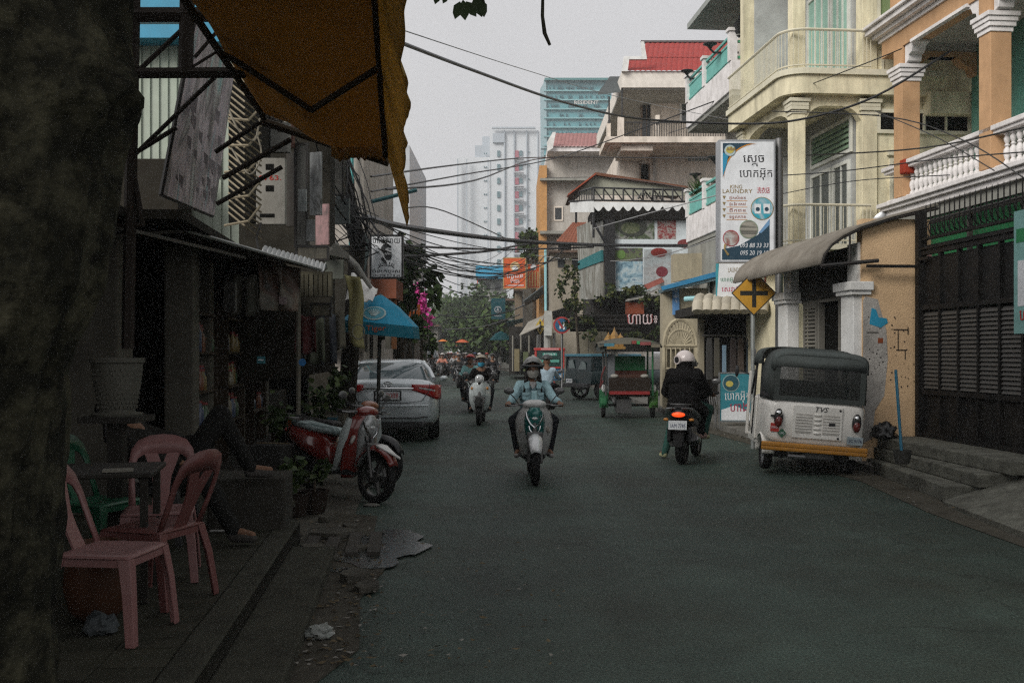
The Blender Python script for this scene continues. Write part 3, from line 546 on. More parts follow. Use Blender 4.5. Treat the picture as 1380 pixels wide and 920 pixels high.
def lantern(px, py, Y, label, arm=1, group='wall lamps on the balconies'):
    l = thing('wall_lantern', label, 'lamp', P(px, py, Y), 0, group)
    MB().lathe([(.02, -.32), (.06, -.28), (.10, -.18), (.15, .0), (.13, .03), (.1, .08), (.03, .14), (.02, .22)], n=6).build('lamp_body', BLK, l)
    MB().lathe([(.07, -.26), (.13, -.02), (.0, -.02)], n=6).build('lamp_glass', mat('frosted_glass', (.5, .5, .45), .3), l)
    MB().tube([(0, 0, .2), (.05 * arm, 0, .32), (.2 * arm, 0, .36), (.33 * arm, 0, .22), (.36 * arm, .0, -.1)], .022, 6).build('bracket', BLK, l)
lantern(996, 34, 26, 'black wall lantern on a scrolled bracket above the turquoise railing'); lantern(998, 163, 25.6, 'black wall lantern hanging beside the laundry sign top')
def spot(px, py, Y, label):
    l = thing('floodlight', label, 'lamp', P(px, py, Y), 0, 'floodlights on arms off the turquoise balconies')
    MB().lathe([(.03, -.10), (.09, -.02), (.19, .02), (.18, .04), (0, .04)], n=12).build('lamp_head', BLK, l); MB().tube([(.0, 0, -.1), (.1, 0, -.2), (.75, 0, -.2)], .03, 6).build('arm', BLK, l)
spot(957, 61, 27, 'black floodlight on an arm by the upper turquoise corner post'); spot(926, 97, 30, 'black floodlight on an arm below the other by the upper turquoise railing'); spot(962, 213, 27, 'black floodlight on an arm above the lower turquoise railing'); spot(937, 236, 30, 'black floodlight on an arm at the far end of the lower turquoise railing')
# ================================================================== helpers for things standing further up the street
class PB(MB):
    """boxes given by where they show in the photograph, at a real distance Y, in the frame of their root"""
    def __init__(s, root): super().__init__(); s.o = root.location.copy()
    def p(s, px, py, Y): return P(px, py, Y) - s.o
    def pb(s, px0, px1, py0, py1, Y, d, m=0):
        a, b = s.p(px0, py1, Y), s.p(px1, py0, Y); return s.bb(a, (b.x, a.y + d, b.z), m)
    def pl(s, pts, Y, d, m=0):                   # outline at distance Y, thickness d away from the camera
        q = [s.p(x, y, Y) for x, y in pts]; n = len(q)
        return s.add(q + [v + Vector((0, d, 0)) for v in q], [tuple(range(n)), tuple(range(2 * n - 1, n - 1, -1))] + [(j, (j + 1) % n, n + (j + 1) % n, n + j) for j in range(n)], m)
def root(name, label, cat, px, Y, group=None, z=0.0): return thing(name, label, cat, ((px - 690) / F * Y, Y, z), 0, group)
def pwin(r, px0, px1, py0, py1, Y, fm, gm, t=.08, bars=0):
    f = PB(r); k = F / Y * t
    f.pb(px0 - k, px0, py0 - k, py1 + k, Y - .06, .12); f.pb(px1, px1 + k, py0 - k, py1 + k, Y - .06, .12); f.pb(px0, px1, py0 - k, py0, Y - .06, .12); f.pb(px0, px1, py1, py1 + k, Y - .06, .12)
    for i in range(bars): c = px0 + (px1 - px0) * (i + 1) / (bars + 1); f.pb(c - k / 4, c + k / 4, py0, py1, Y - .05, .05)
    o = f.build('window', fm, r); PB(r).pb(px0, px1, py0, py1, Y - .03, .02).build('pane', gm, o); return o
def leaves(b, c, rx, n, size, m=0, flat=.0, asp=.45, droop=0.0):
    """leaf-sized faces through a lumpy volume"""
    cl = [Vector((R.gauss(0, .5) * rx[0], R.gauss(0, .5) * rx[1], R.gauss(0, .5) * rx[2])) for _ in range(max(4, n // 60))]
    for _ in range(n):
        q = R.choice(cl); v = Vector(c) + q + Vector((R.gauss(0, .17) * rx[0], R.gauss(0, .17) * rx[1], R.gauss(0, .17) * rx[2]))
        d = Vector((R.uniform(-1, 1), R.uniform(-1, 1), R.uniform(-.7, .5) - droop)).normalized(); s_ = d.orthogonal().normalized(); s_ = (Matrix.Rotation(R.uniform(0, 6.3), 3, d) @ s_) * size * asp * R.uniform(.7, 1.2); L_ = size * R.uniform(.7, 1.3)
        b.add([v, v + d * L_ * .5 + s_, v + d * L_, v + d * L_ * .5 - s_], [(0, 1, 2, 3)], m if R.random() < .7 else m + 1)
LEAF = mat('leaf_green', (.035, .062, .018), .6, var=.5, scale=2); LEAF2 = mat('leaf_light', (.065, .10, .03), .6, var=.4, scale=2); BARKM = mat('bark_brown', (.07, .055, .04), .95, var=.4, scale=8, dirt=.5, bump=.6)
def tree(px, Y, ztop, zbot, w, label, n=2600, size=None, group='trees along the far street', tr=.16):
    X = (px - 690) / F * Y; r = thing('tree', label, 'tree', (X, Y, 0), 0, group); size = size or max(.16, Y * .0042)
    b = MB().tube([(0, 0, 0), (.1, .05, zbot * .6), (0, 0, zbot + .3 * (ztop - zbot))], [tr, tr * .75, tr * .45], 8)
    for i in range(5):
        a = i * 1.26 + R.random(); b.tube([(.05, 0, zbot * R.uniform(.6, .9)), (math.cos(a) * w * .25, math.sin(a) * w * .25, zbot + .3 * (ztop - zbot)), (math.cos(a) * w * .42, math.sin(a) * w * .42, zbot + .65 * (ztop - zbot))], [tr * .5, tr * .3, tr * .1], 6)
    b.build('trunk', BARKM, r, smooth=60)
    c = MB(); leaves(c, (0, 0, (ztop + zbot) / 2), (w / 2, w / 2, (ztop - zbot) / 2), n, size); c.build('crown', [LEAF, LEAF2], r); return r
# ================================================================== red-roofed house
r = root('red_roof_house', 'pinkish cream house with bright red tiled roof and railed balconies', 'house', 910, 46)
WPINK = mat('pinkish_cream', (.76, .68, .59), .85, **WALLS)
PB(r).pb(878, 1000, 118, 200, 46, 10).pb(835, 1000, 200, 474, 46, 10).build('wall', WPINK, r)
PB(r).pb(838, 990, 96, 118, 43.5, 13).build('fascia', mat('cream_fascia', (.78, .73, .66), .8, dirt=.3, streak=3, dcol=(.3, .27, .22)), r)
REDT = mat('red_roof_tile', (.33, .055, .048), .6, var=.2, scale=6, dirt=.2)
def tiles(r, x0, x1, py0, py1, Ya, Yb, shift, nm='roof_tiles', rows=11, m=None):
    b = PB(r); A, B_ = b.p(x0, py1, Ya), b.p(x1, py1, Ya); C_, D_ = b.p(x1, py0, Yb), b.p(x0 + shift, py0, Yb); n = int((B_ - A).length / .22) * 4
    def f(u, v):
        q = A.lerp(B_, u).lerp(D_.lerp(C_, u), v); return q + Vector((0, 0, .035 * abs(math.sin(u * n / 4 * math.pi)) - .05 * ((v * rows) % 1.0)))
    b.grid(f, n, rows * 3); return b.build(nm, m or REDT, r, kind='stuff')
tiles(r, 842, 990, 77, 96, 43.4, 45.4, 3); tiles(r, 866, 990, 57, 78, 45.3, 48, 4)
b = PB(r); b.pl([(838, 96), (841, 76), (866, 76), (864, 56), (868, 56), (872, 80), (848, 80), (846, 96)], 43.3, .2); b.build('gable_trim', WHITEP, r)
PB(r).pl([(866, 57), (990, 57), (990, 54.5), (864, 54.5)], 47.8, .3).build('ridge_tile', mat('dark_ridge', (.12, .1, .1), .7), r)
b = PB(r); q = [b.p(806, 128, 44), b.p(822, 106, 46), b.p(840, 106, 46), b.p(838, 124, 44)]; b.add(q + [v + Vector((0, .1, .12)) for v in q], [(0, 1, 2, 3), (4, 5, 6, 7), (0, 1, 5, 4), (1, 2, 6, 5), (2, 3, 7, 6), (3, 0, 4, 7)]); b.build('side_roof', mat('slate_grey', (.08, .09, .09), .7), r)
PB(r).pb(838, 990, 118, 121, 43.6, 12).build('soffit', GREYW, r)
b = PB(r); b.pb(816, 1000, 184, 192, 43.2, 3.0).pb(822, 1000, 192, 197, 43.6, 2.5); b.build('balcony_slab', WPINK, r)
[PB(r).pb(*q).build('balcony_post', WPINK, r) for q in ((833, 841, 157, 184, 43.3, .3), (818, 823, 166, 184, 45, .3), (884, 889, 155, 184, 43.4, .3))]
b = PB(r)
for i in range(46): b.pb(842 + i * 3.3, 842.8 + i * 3.3, 166, 184, 43.35, .03)
b.pb(842, 1000, 164, 166, 43.32, .06); b.build('railing', DKSTEEL, r, kind='stuff')
[PB(r).pb(*q).build('slim_post', DKSTEEL, r) for q in ((820, 822, 130, 166, 44, .1), (837.5, 839.5, 118, 157, 43.6, .1))]
pwin(r, 919, 937, 140, 163, 46, WHITEP, MIRR, .1); pwin(r, 866, 877, 136, 184, 46.4, mat('brown_frame', (.2, .15, .11), .6), GLASSD, .08, 1)
PB(r).pb(837, 880, 197, 203, 43.5, 2.4).build('balcony_bracket', WPINK, r)
f = pwin(r, 927, 955, 207, 217, 46, WPINK, mat('glass_block', (.2, .26, .27), .2), .05, 5)
pwin(r, 864, 874, 222, 244, 46, mat('brown_frame2', (.2, .15, .11), .6), BLACKHOLE, .06)
b = PB(r); b.tube([b.p(882, 200, 45.9), b.p(882, 300, 45.9)], .06, 6).tube([b.p(940, 120, 45.9), b.p(940, 160, 45.9)], .05, 6); b.build('drain_pipe', mat('pipe_grey', (.4, .38, .35), .6), r)
# grey house behind it
r = root('grey_house', 'grey rendered house with orange painted corner and faded red roof', 'house', 780, 62)
PB(r).pb(737, 880, 200, 480, 62, 10).build('wall', mat('grey_render', (.50, .47, .43), .9, **WALLS), r)
PB(r).pb(727, 737, 223, 474, 61.5, 8).build('corner_column', mat('orange_render', (.55, .30, .12), .85, dirt=.3), r)
PB(r).pb(738, 860, 197, 204, 60.5, 11).build('fascia', TRIM, r); tiles(r, 745, 860, 180, 198, 60.4, 64, 4, rows=8, m=mat('faded_roof_tile', (.34, .17, .16), .7, dirt=.3)); b = PB(r); b.pl([(738, 204), (737, 192), (745, 178), (749, 178), (745, 200)], 60.2, .2); b.build('gable_trim', WHITEP, r)
[PB(r).pb(*q).build('string_course', GREYW, r) for q in ((728, 800, 240, 243, 61.2, .9), (728, 800, 311, 315, 61.0, 1.2))]
pwin(r, 748, 757, 280, 296, 62, WPINK, GLASSD, .08); pwin(r, 752, 770, 322, 345, 62, WPINK, BLACKHOLE, .1)
tiles(r, 745, 790, 300, 330, 57, 60.3, 26, rows=9, m=mat('orange_roof_tile', (.24, .085, .05), .7, dirt=.3))
# ================================================================== restaurant with truss-railed terrace
r = root('restaurant', 'dark restaurant front with truss railed terrace, scalloped valance and vines', 'restaurant', 860, 38)
DKW = mat('dark_timber', (.022, .02, .018), .8, dirt=.4, dcol=(.05, .045, .035))
b = PB(r); b.pl([(778, 262), (803, 234), (925, 252), (925, 264)], 41, .1); b.build('gable_wall', mat('pale_tin', (.34, .34, .27), .7, dirt=.3, streak=6, dcol=(.2, .2, .14)), r)
b = PB(r); b.pl([(767, 262), (803, 232), (927, 251), (927, 253.5), (803, 236), (771, 263)], 40.8, 3); b.build('gable_roof', mat('rust_roof', (.16, .07, .04), .8), r)
b = PB(r); b.add([b.p(766, 262, 40), b.p(803, 234, 40.7), b.p(803, 238, 44), b.p(764, 266, 44)], [(0, 1, 2, 3)]); b.build('red_roof_edge', mat('roof_red', (.35, .08, .04), .7), r, solid=.05)
b = PB(r)
def bar(x0, y0, x1, y1, Y0, Y1=None, w=.035): b.tube([b.p(x0, y0, Y0), b.p(x1, y1, Y1 or Y0)], w, 5)
bar(799, 253, 946, 257, 37.9); bar(799, 270, 946, 272, 37.9); bar(767, 262, 799, 253, 42, 37.9); bar(767, 272, 799, 270, 42, 37.9)
for i in range(11):
    x = 800 + i * 13.3; bar(x, 253.5, x, 270.5, 37.9); bar(x, 254, x + 13.3, 271, 37.9, w=.025)
for i in range(10): bar(768 + i * 3.2, 262 - i * .9, 768 + i * 3.2, 272 - i * .2, 42 - i * .41, w=.02)
b.build('truss_railing', BLK, r)
b = PB(r); t_ = [(860, 268), (864, 260), (866, 268), (870, 258), (872, 268), (876, 259), (878, 268), (882, 257), (885, 268), (889, 258), (890, 268)]; b.tube([b.p(x, y, 37.8) for x, y in t_], .045, 5); b.build('scroll_lettering', BLK, r)
b = PB(r); n = 11
pts = [(800, 272), (946, 274)]; lo = []
for i in range(n):
    for j in range(7):
        x = 946 - (i + j / 7) * 146 / n; lo.append((x, 277 + 7.5 * math.sin(math.pi * j / 7)))
b.pl(pts + lo + [(800, 278)], 37.7, .05); b.build('valance', mat('valance_white', (.78, .79, .78), .8, dirt=.25), r)
b = PB(r); b.add([b.p(769, 272, 41.8), b.p(800, 271, 37.75), b.p(800, 286, 37.75), b.p(769, 286, 41.8)], [(0, 1, 2, 3)]); b.build('side_valance', MC['valance_white'], r, solid=.04)
PB(r).pb(800, 946, 279, 296, 38.2, 3).build('terrace_roof', DKW, r)
PB(r).pb(800, 946, 294, 474, 40.5, 6).build('wall', DKW, r)
[PB(r).pb(*q).build('terrace_post', BLK, r) for q in ((815, 829, 296, 400, 38.2, .4), (798.5, 801.5, 253, 320, 38.0, .12), (775, 778, 270, 300, 41, .12))]; b = PB(r); bar(800, 300, 826, 345, 38, w=.05); b.build('terrace_brace', BLK, r)
bd = thing('food_billboard', 'wide restaurant billboard printed with photographs of dishes and fruit', 'billboard', P(888, 345, 38.4), 0); b = PB(bd); b.pb(828, 950, 294, 392, 38.4, .12); b.build('panel', mat('billboard_white', (.62, .68, .70), .5, dirt=.2), bd)
for nm, x0, x1, y0, y1, cols, sc in (('bowl_photo', 829, 882, 296, 322, [(.03, .03, .03), (.08, .12, .05), (.3, .3, .28), (.05, .05, .04)], 3), ('fruit_photo', 886, 911, 297, 322, [(.16, .012, .015), (.28, .05, .05), (.4, .36, .33), (.12, .01, .012)], 7), ('dish_photo', 934, 950, 297, 323, [(.5, .5, .48), (.2, .2, .2), (.6, .6, .58), (.3, .05, .05)], 3),
                                  ('salad_photo', 829, 866, 334, 352, [(.03, .09, .02), (.06, .04, .06), (.12, .16, .06), (.03, .03, .03)], 4), ('water_photo', 830, 866, 352, 389, [(.05, .12, .18), (.25, .4, .48), (.5, .6, .62), (.1, .2, .3)], 2.5), ('seafood_photo', 868, 905, 336, 390, [(.36, .40, .40), (.40, .45, .46), (.34, .34, .34), (.45, .48, .48)], 2)):
    PB(bd).pb(x0, x1, y0, y1, 38.39, .006).build(nm, print_mat(nm, cols, sc, seed=x0), bd)
def pdisc(bd, nm, px, py, rx, Y, m, ry=None, n=20):
    b = PB(bd); b.pl([(px + rx * math.cos(6.2832 * i / n), py + (ry or rx) * math.sin(6.2832 * i / n)) for i in range(n)], Y, .004); return b.build(nm, m, bd)
pdisc(bd, 'plate', 946, 312, 9, 38.375, mat('plate_grey', (.34, .34, .33), .4), 10); pdisc(bd, 'lime', 837, 343, 6, 38.375, mat('lime_green', (.12, .22, .05), .5)); pdisc(bd, 'berry', 892, 366, 8, 38.375, mat('berry_red', (.16, .02, .03), .5), 7); pdisc(bd, 'chilli', 888, 340, 11, 38.372, mat('chilli_red', (.22, .025, .018), .5), 6); pdisc(bd, 'bowl', 852, 306, 20, 38.372, mat('bowl_dark', (.04, .045, .035), .4), 13); pdisc(bd, 'greens', 850, 307, 13, 38.366, print_mat('greens_photo', [(.03, .05, .02), (.1, .12, .05), (.2, .2, .15)], 5), 8)
pdisc(bd, 'lotus', 925, 328, 12, 38.372, mat('lotus_red', (.18, .03, .03), .5), 6)
s = thing('side_poster', 'weathered tall poster hanging below the terrace left end', 'poster', P(802, 340, 39), 0); b = PB(s); b.add([b.p(778, 306, 41.5), b.p(812, 292, 38.3), b.p(814, 402, 38.3), b.p(782, 404, 41.5)], [(0, 1, 2, 3)]); b.build('panel', print_mat('weathered_sheet', [(.28, .27, .24), (.16, .15, .12), (.36, .36, .33), (.1, .12, .08)], 1.2, stretch=(2, 2, .4)), s, solid=.05)
b = PB(s); b.add([b.p(780, 352, 41.4), b.p(811.5, 337, 38.25), b.p(812, 352, 38.25), b.p(780, 364, 41.4)], [(0, 1, 2, 3)]); b.build('teal_band', mat('teal_band', (.03, .16, .17), .6), s, solid=.08)
b = PB(r); b.pb(770, 860, 426, 446, 37.6, 1.0); b.build('dark_fascia', DKW, r); b = PB(r)
for i in range(4): b.pb(772, 862, 424 + i * 6, 425.2 + i * 6, 37.4, .08)
b.build('fascia_rail', DKSTEEL, r)
b = PB(r)
for i in range(5): b.pb(777 + i * 8.4, 784.6 + i * 8.4, 447, 490, 39.4, .12)
b.build('shutter_panel', mat('shutter_beige', (.22, .20, .15), .7, dirt=.4), r, kind='stuff')
b = PB(r); q = [b.p(843, 405, 37), b.p(893, 387, 39), b.p(905, 383, 39), b.p(897, 395, 37)]; b.add(q, [(0, 1, 2, 3)]); b.build('tin_awning', mat('light_tin', (.42, .41, .38), .6, dirt=.4), r, solid=.06)
b = PB(r); q = [b.p(868, 384, 37.5), b.p(905, 368, 39), b.p(908, 374, 39), b.p(872, 390, 37.5)]; b.add(q, [(0, 1, 2, 3)]); b.build('red_tile_edge', mat('tile_pink', (.4, .13, .1), .7), r, solid=.08)
PB(r).pb(843, 868, 407, 423, 37.2, .1).build('orange_board', mat('orange_board', (.26, .07, .035), .6, dirt=.4), r)
ns = thing('neon_sign', 'red outlined script letters on the vine covered restaurant wall', 'sign', P(870, 430, 36.8), 0)
text(ns, 'ហាយ', (-.2, -.0, 0), .60, mat('letter_red', (.40, .05, .05), .5), width=.92, ext=.03); text(ns, 'ហាយ', (-.2, -.04, 0), .60, mat('letter_pale', (.6, .5, .5), .5), width=.87, ext=.008); text(ns, '៖', (.36, 0, 0), .45, MC['letter_pale'])
vn = thing('climbing_vine', 'dark green vine hanging over the restaurant front', 'plant', P(850, 420, 37), 0)
b = MB()
for px, py, rx, rz, n in ((775, 398, .35, 1.2, 260), (782, 425, .7, .6, 220), (845, 395, .9, .5, 260), (880, 415, .7, .7, 260), (890, 455, .8, .6, 300), (862, 450, .6, .4, 160), (825, 390, .4, .5, 120), (800, 450, .3, .3, 60)):
    q = P(px, py, 37) - P(850, 420, 37); leaves(b, q, (rx, .35, rz), n, .15, droop=.5)
b.build('foliage', [mat('vine_green', (.035, .05, .02), .65, var=.4), mat('vine_yellow', (.085, .095, .03), .65)], vn)
MB().tube([P(780, 480, 37.2) - P(850, 420, 37), P(776, 420, 37.2) - P(850, 420, 37), P(774, 380, 37.2) - P(850, 420, 37)], .05, 5).build('stem', BARKM, vn)
sh = thing('spirit_house', 'small golden spirit house with pointed roof in front of shutters', 'shrine', P(828, 458, 34), 0)
MB().bb((-.1, -.1, -2.0), (.1, .1, -.3)).build('pedestal', CONC, sh); b = MB().bb((-.34, -.25, -.3), (.34, .25, -.22)); GOLD = mat('gold_paint', (.36, .20, .05), .4, dirt=.3)
for x, h, w in ((-.2, .25, .13), (.2, .22, .13), (0, .4, .17)): b.bb((x - w * .7, -w * .7, -.22), (x + w * .7, w * .7, .0)).lathe([(w * 1.2, 0), (w * .75, h * .35), (w * .8, h * .37), (w * .3, h * .7), (.0, h * 1.1)], (x, 0, 0), 4)
b.build('shrine_body', GOLD, sh)
# ================================================================== beige shop with the arched gate, laundry front
r = root('beige_shop', 'low olive beige shop with slanting blue fascia', 'shop', 930, 28)
OLV = mat('olive_beige', (.40, .355, .26), .9, **WALLS)
PB(r).pb(893, 985, 388, 560, 28, .5).build('wall', OLV, r); b = PB(r); b.pl([(908, 380), (908, 342), (972, 340), (972, 366)], 29, .5); b.build('upper_wall', mat('olive_upper', (.40, .35, .25), .9, **WALLS), r)
b = PB(r); b.pl([(891, 386), (972, 364), (972, 371), (893, 391)], 27.4, .1); b.build('blue_fascia', mat('blue_fascia', (.03, .22, .42), .5, dirt=.2), r); b = PB(r); b.pl([(892, 389), (972, 371), (972, 376), (895, 393)], 27.5, .8); b.build('pale_fascia', mat('pale_blue', (.4, .55, .62), .6), r)
b = PB(r); b.tube([b.p(923, 403, 27.4), b.p(985, 399, 26.6)], .07, 8); b.build('gutter_pipe', mat('light_blue_pipe', (.3, .55, .58), .5), r)
pwin(r, 957, 966, 376, 396, 28, WHITEP, BLACKHOLE, .05, 1)
s = thing('lottery_sign', 'narrow vertical blue and white sign on the olive beige wall', 'sign', P(911, 405, 27.9), 0); b = PB(s); b.pb(906.5, 915.5, 388, 424, 27.9, .06); b.build('panel', mat('sign_blue', (.1, .25, .5), .5), s)
for i, c in enumerate('ឆណត'): text(s, c, (0, -.004, .26 - i * .14), .12, SIGNW)
g = thing('arched_gate', 'cream iron gate with a sunburst arch beside the restaurant', 'gate', P(918, 570, 27.2) + Vector((0, 0, 0)), 0)
GC = mat('cream_iron', (.42, .37, .26), .6, dirt=.4); b = PB(g); Yg = 27.2
def gb(x0, y0, x1, y1, w=.03): b.tube([b.p(x0, y0, Yg), b.p(x1, y1, Yg)], w, 5)
for x in (895, 939): gb(x, 468, x, 572, .06)
b.tube([b.p(917 - 22 * math.cos(math.pi * i / 12), 466 - 36 * math.sin(math.pi * i / 12), Yg) for i in range(13)], .06, 6)
b.tube([b.p(917 - 18 * math.cos(math.pi * i / 12), 466 - 22 * math.sin(math.pi * i / 12), Yg) for i in range(13)], .035, 6)
for y in (466, 497, 520, 545, 568): gb(895, y, 939, y, .045)
b.build('gate_frame', GC, g); b = PB(g)
for i in range(7): x = 898 + i * 6.3; gb(x, 466, x, 570, .022)
b.build('bar', GC, g, kind='stuff'); b = PB(g)
for i in range(15): a = math.pi * (i + .5) / 15; gb(917 - 5 * math.cos(a), 466 - 6 * math.sin(a), 917 - 20 * math.cos(a), 466 - 33 * math.sin(a), .022)
b.build('sunburst', GC, g, kind='stuff'); PB(g).pb(896, 938, 470, 570, 27.35, .03).build('backing_sheet', mat('gate_backing', (.27, .24, .17), .7, dirt=.4), g)
lf = root('laundry_shop', 'dark open laundry shop under a scalloped cream canopy', 'shop', 985, 23)
PB(lf).pb(944, 1062, 420, 560, 24.5, .3).build('back_wall', DKW, lf); PB(lf).pb(943, 949, 420, 560, 24.2, .3).build('side_wall', OLV, lf)
PB(lf).pb(936, 1062, 412, 424, 22, 2.6).build('ceiling', DKW, lf)
b = PB(lf)
for i in range(8):
    x0 = 934 + i * 12.5
    b.tube([b.p(x0 + 6, 420, 21), b.p(x0 + 6.5, 410, 21.1), b.p(x0 + 8, 403, 21.5), b.p(x0 + 10, 400, 22.3)], [.115, .12, .12, .11], 8, flat=.8)
b.build('canopy', mat('cream_canvas', (.46, .42, .34), .8, dirt=.45), lf, smooth=70)
for i, (px, c, w, h) in enumerate(((956, (.05, .05, .05), 8, 60), (966, (.09, .085, .07), 7, 55), (976, (.2, .3, .4), 5, 42), (988, (.06, .05, .05), 8, 60), (998, (.1, .08, .07), 8, 50), (1010, (.05, .07, .09), 8, 55))):
    g = lone(MB().loft([[(-.05, -.02, .0), (.05, -.02, 0), (.05, .02, 0), (-.05, .02, 0)], [(-w * .008, -.04, -.12), (w * .008, -.04, -.12), (w * .008, .04, -.12), (-w * .008, .04, -.12)], [(-w * .009, -.05, -h * .0155), (w * .009, -.03, -h * .0155), (w * .009, .05, -h * .0155), (-w * .009, .03, -h * .0155)]]), 'hanging_garment', mat('garment%d' % i, c, .9), ['black coat hanging at the shop\'s left side', 'grey brown shirt hanging left of the pale blue shirt', 'pale blue shirt hanging in the laundry', 'dark dress hanging right of the pale blue shirt', 'dark brown shirt hanging behind the traffic sign pole', 'navy shirt hanging right of the traffic sign pole'][i], 'clothes', 'laundry hung in the dark shop', bevel=.01); g.location = P(px, 465 if i == 2 else 455, 22.6)
lone(MB().tube([P(946, 452, 22.6), P(1020, 452, 22.6)], .015, 5), 'hanging_rail', STEEL, 'steel rail that the laundry hangs from', 'rail')
rk = thing('clothes_rack', 'black metal rack with bars standing before the laundry', 'rack', G(968, 574), 0); b = PB(rk)
for x0, y0, x1, y1 in ((942, 533, 1012, 533), (942, 540, 1012, 541), (952, 533, 950, 576), (964, 533, 964, 574), (942, 533, 941, 572), (1010, 533, 1010, 574)): b.tube([b.p(x0, y0, 21.6), b.p(x1, y1, 21.6)], .022, 5)
for i in range(22): b.tube([b.p(944 + i * 3, 533, 21.6), b.p(945 + i * 3, 545 + R.uniform(-2, 4), 21.5)], .012, 4)
b.build('rack_frame', STEEL, rk)
# A-board
ab = Board('sandwich_board', 'blue laundry sandwich board with pale script beside the white tuk-tuk', 'sign', 970, 1012, 503, 567, 20.6, mat('board_teal', (.03, .2, .25), .5), .03, frame=ALU)
ab.patch('white_corner', [(972, 566), (972, 552), (990, 546), (1011, 556), (1011, 566)], SIGNW); ab.disc('ring', 985, 516, 11.5, mat('ring_pale', (.3, .4, .4), .5)); ab.disc('emblem_disc', 985, 516, 10.5, mat('board_navy', (.02, .08, .11), .5), .006); ab.disc('crown', 983, 517, 5, mat('crown_yellow', (.5, .42, .1), .5), .009, 4)
ab.text('េបាកអ៊ុត', 994, 534, 12, SIGNW, 34, .006); ab.text('ហាង', 996, 549, 13, mat('script_red', (.35, .04, .08), .5), 24, .008)
b = MB()
for sx in (-1, 1): b.tube([(sx * ab.w / 2, .0, -ab.h / 2), (sx * ab.w / 2, .02, -ab.h / 2 - .17)], .015, 5).tube([(sx * ab.w / 2, .05, ab.h / 2), (sx * ab.w / 2, .4, -ab.h / 2 - .17)], .015, 5)
b.build('leg', ALU, ab.o)
# shop banner above the canopy
wb = Board('laundry_banner', 'white laundry banner above the cream canopy behind the traffic sign', 'banner', 966, 1050, 352, 400, 21.4, SIGNW, .03)
wb.patch('teal_edge', [(964.5, 352), (969, 352), (966, 400), (964.5, 400)], mat('banner_teal', (.05, .3, .36), .5)); wb.patch('teal_sweep', [(1010, 352), (1018, 352), (1006, 372)], mat('banner_teal2', (.03, .25, .28), .5)); wb.patch('green_patch', [(1022, 356), (1032, 356), (1030, 366), (1021, 366)], mat('banner_green', (.05, .3, .15), .5)); wb.patch('red_patch', [(1031, 366), (1042, 368), (1040, 386), (1030, 384)], mat('banner_red', (.4, .06, .04), .5))
wb.text('LAUNDRY', 991, 364, 7, mat('ink_brown', (.35, .3, .22), .5), 20); wb.text('េបាកអ៊ុត បំពាក់', 990, 377, 6, mat('ink_green', (.08, .25, .15), .5), 38); wb.text('េសវាអ៊ុត', 988, 390, 7, mat('ink_pink', (.5, .08, .15), .5), 30)
# the big laundry sign
ls = Board('laundry_sign', 'tall lightbox laundry sign hung over the street on a steel pole', 'sign', 970, 1043, 190, 352, 18.3, SIGNW, .26, frame=ALU, fw=.025)
NAVY = mat('sign_navy', (.012, .045, .075), .5); SBLUE = mat('sign_sky', (.02, .25, .42), .5); GOLDI = mat('sign_gold', (.27, .19, .07), .5); OR_ = mat('sign_orange', (.6, .25, .03), .5); KHM = mat('ink_black', (.012, .012, .015), .5); REDI = mat('sign_redink', (.45, .03, .05), .5)
n = 10
arc = [(1018 - 44 * math.cos(t_), 240 - 47 * math.sin(t_)) for t_ in [math.pi / 2 * (1 - i / n) for i in range(n + 1)]]
ls.patch('orange_arc', [(974, 193)] + [(x + 1.6, y + 1.2) for x, y in arc], OR_); ls.patch('navy_corner', [(974, 193)] + arc, NAVY, .006); ls.patch('blue_corner', [(974, 206), (981, 209), (979.5, 220), (974, 238)], SBLUE, .009)
ls.disc('crest', 983.5, 203, 7.5, mat('crest_pale', (.4, .5, .52), .5), .012); ls.disc('crest_gold', 983.5, 202.5, 5.4, mat('crest_gold', (.5, .42, .08), .5), .015, 4.5)
ls.patch('crest_crown', [(979, 203), (980, 198), (983, 201), (985, 197), (987, 201), (990, 198), (991, 203)], GOLDI, .018)
ls.text('េសច', 1016, 214, 12, KHM, 28); ls.text('ត', 1017, 222, 6, KHM, 8); ls.text('េបាកអ៊ុត', 1019, 234, 12, KHM, 44)
ls.text('KING', 992, 252, 5.5, GOLDI, 16); ls.text('LAUNDRY', 993.5, 258, 6, GOLDI, 40); ls.text('洗衣店', 1029, 257, 7, REDI, 17)
for i, t in enumerate(('អ៊ុតសំអាត', 'អ៊ុត និង បាកគក់', 'ដឹកជន', 'ទទួលបាន')):
    y = 267 + i * 8.4; ls.text(t, 994, y, 4, mat('ink_brown2', (.35, .12, .08), .5), 22); ls.patch('rule', [(979, y + 3.4), (1007, y + 3.4), (1007, y + 4), (979, y + 4)], OR_); ls.patch('bullet', [(973.5, y - 3), (978, y - 3), (975.8, y + 1.5)], GOLDI)
ls.disc('photo_ring', 1027, 281, 15.5, GOLDI); ls.disc('machine_photo', 1027, 281, 14.5, print_mat('machine_photo', [(.02, .3, .42), (.03, .35, .45), (.4, .5, .55), (.55, .6, .62)], 2.2, seed=3, dirt=.1), .006)
for x in (1021, 1033): ls.patch('washing_machine', [(x - 4.5, 275), (x + 4.5, 275), (x + 4, 288), (x - 4, 288)], SIGNW, .009); ls.disc('machine_door', x, 282, 2.8, NAVY, .012)
ls.patch('navy_base', [(973, 350), (973, 336), (996, 331), (1022, 316), (1037, 296), (1037, 350)], NAVY); ls.patch('blue_wedge', [(1022, 314), (1037, 295), (1037, 303), (1026, 314)], mat('wedge_blue', (.15, .3, .5), .5), .006)
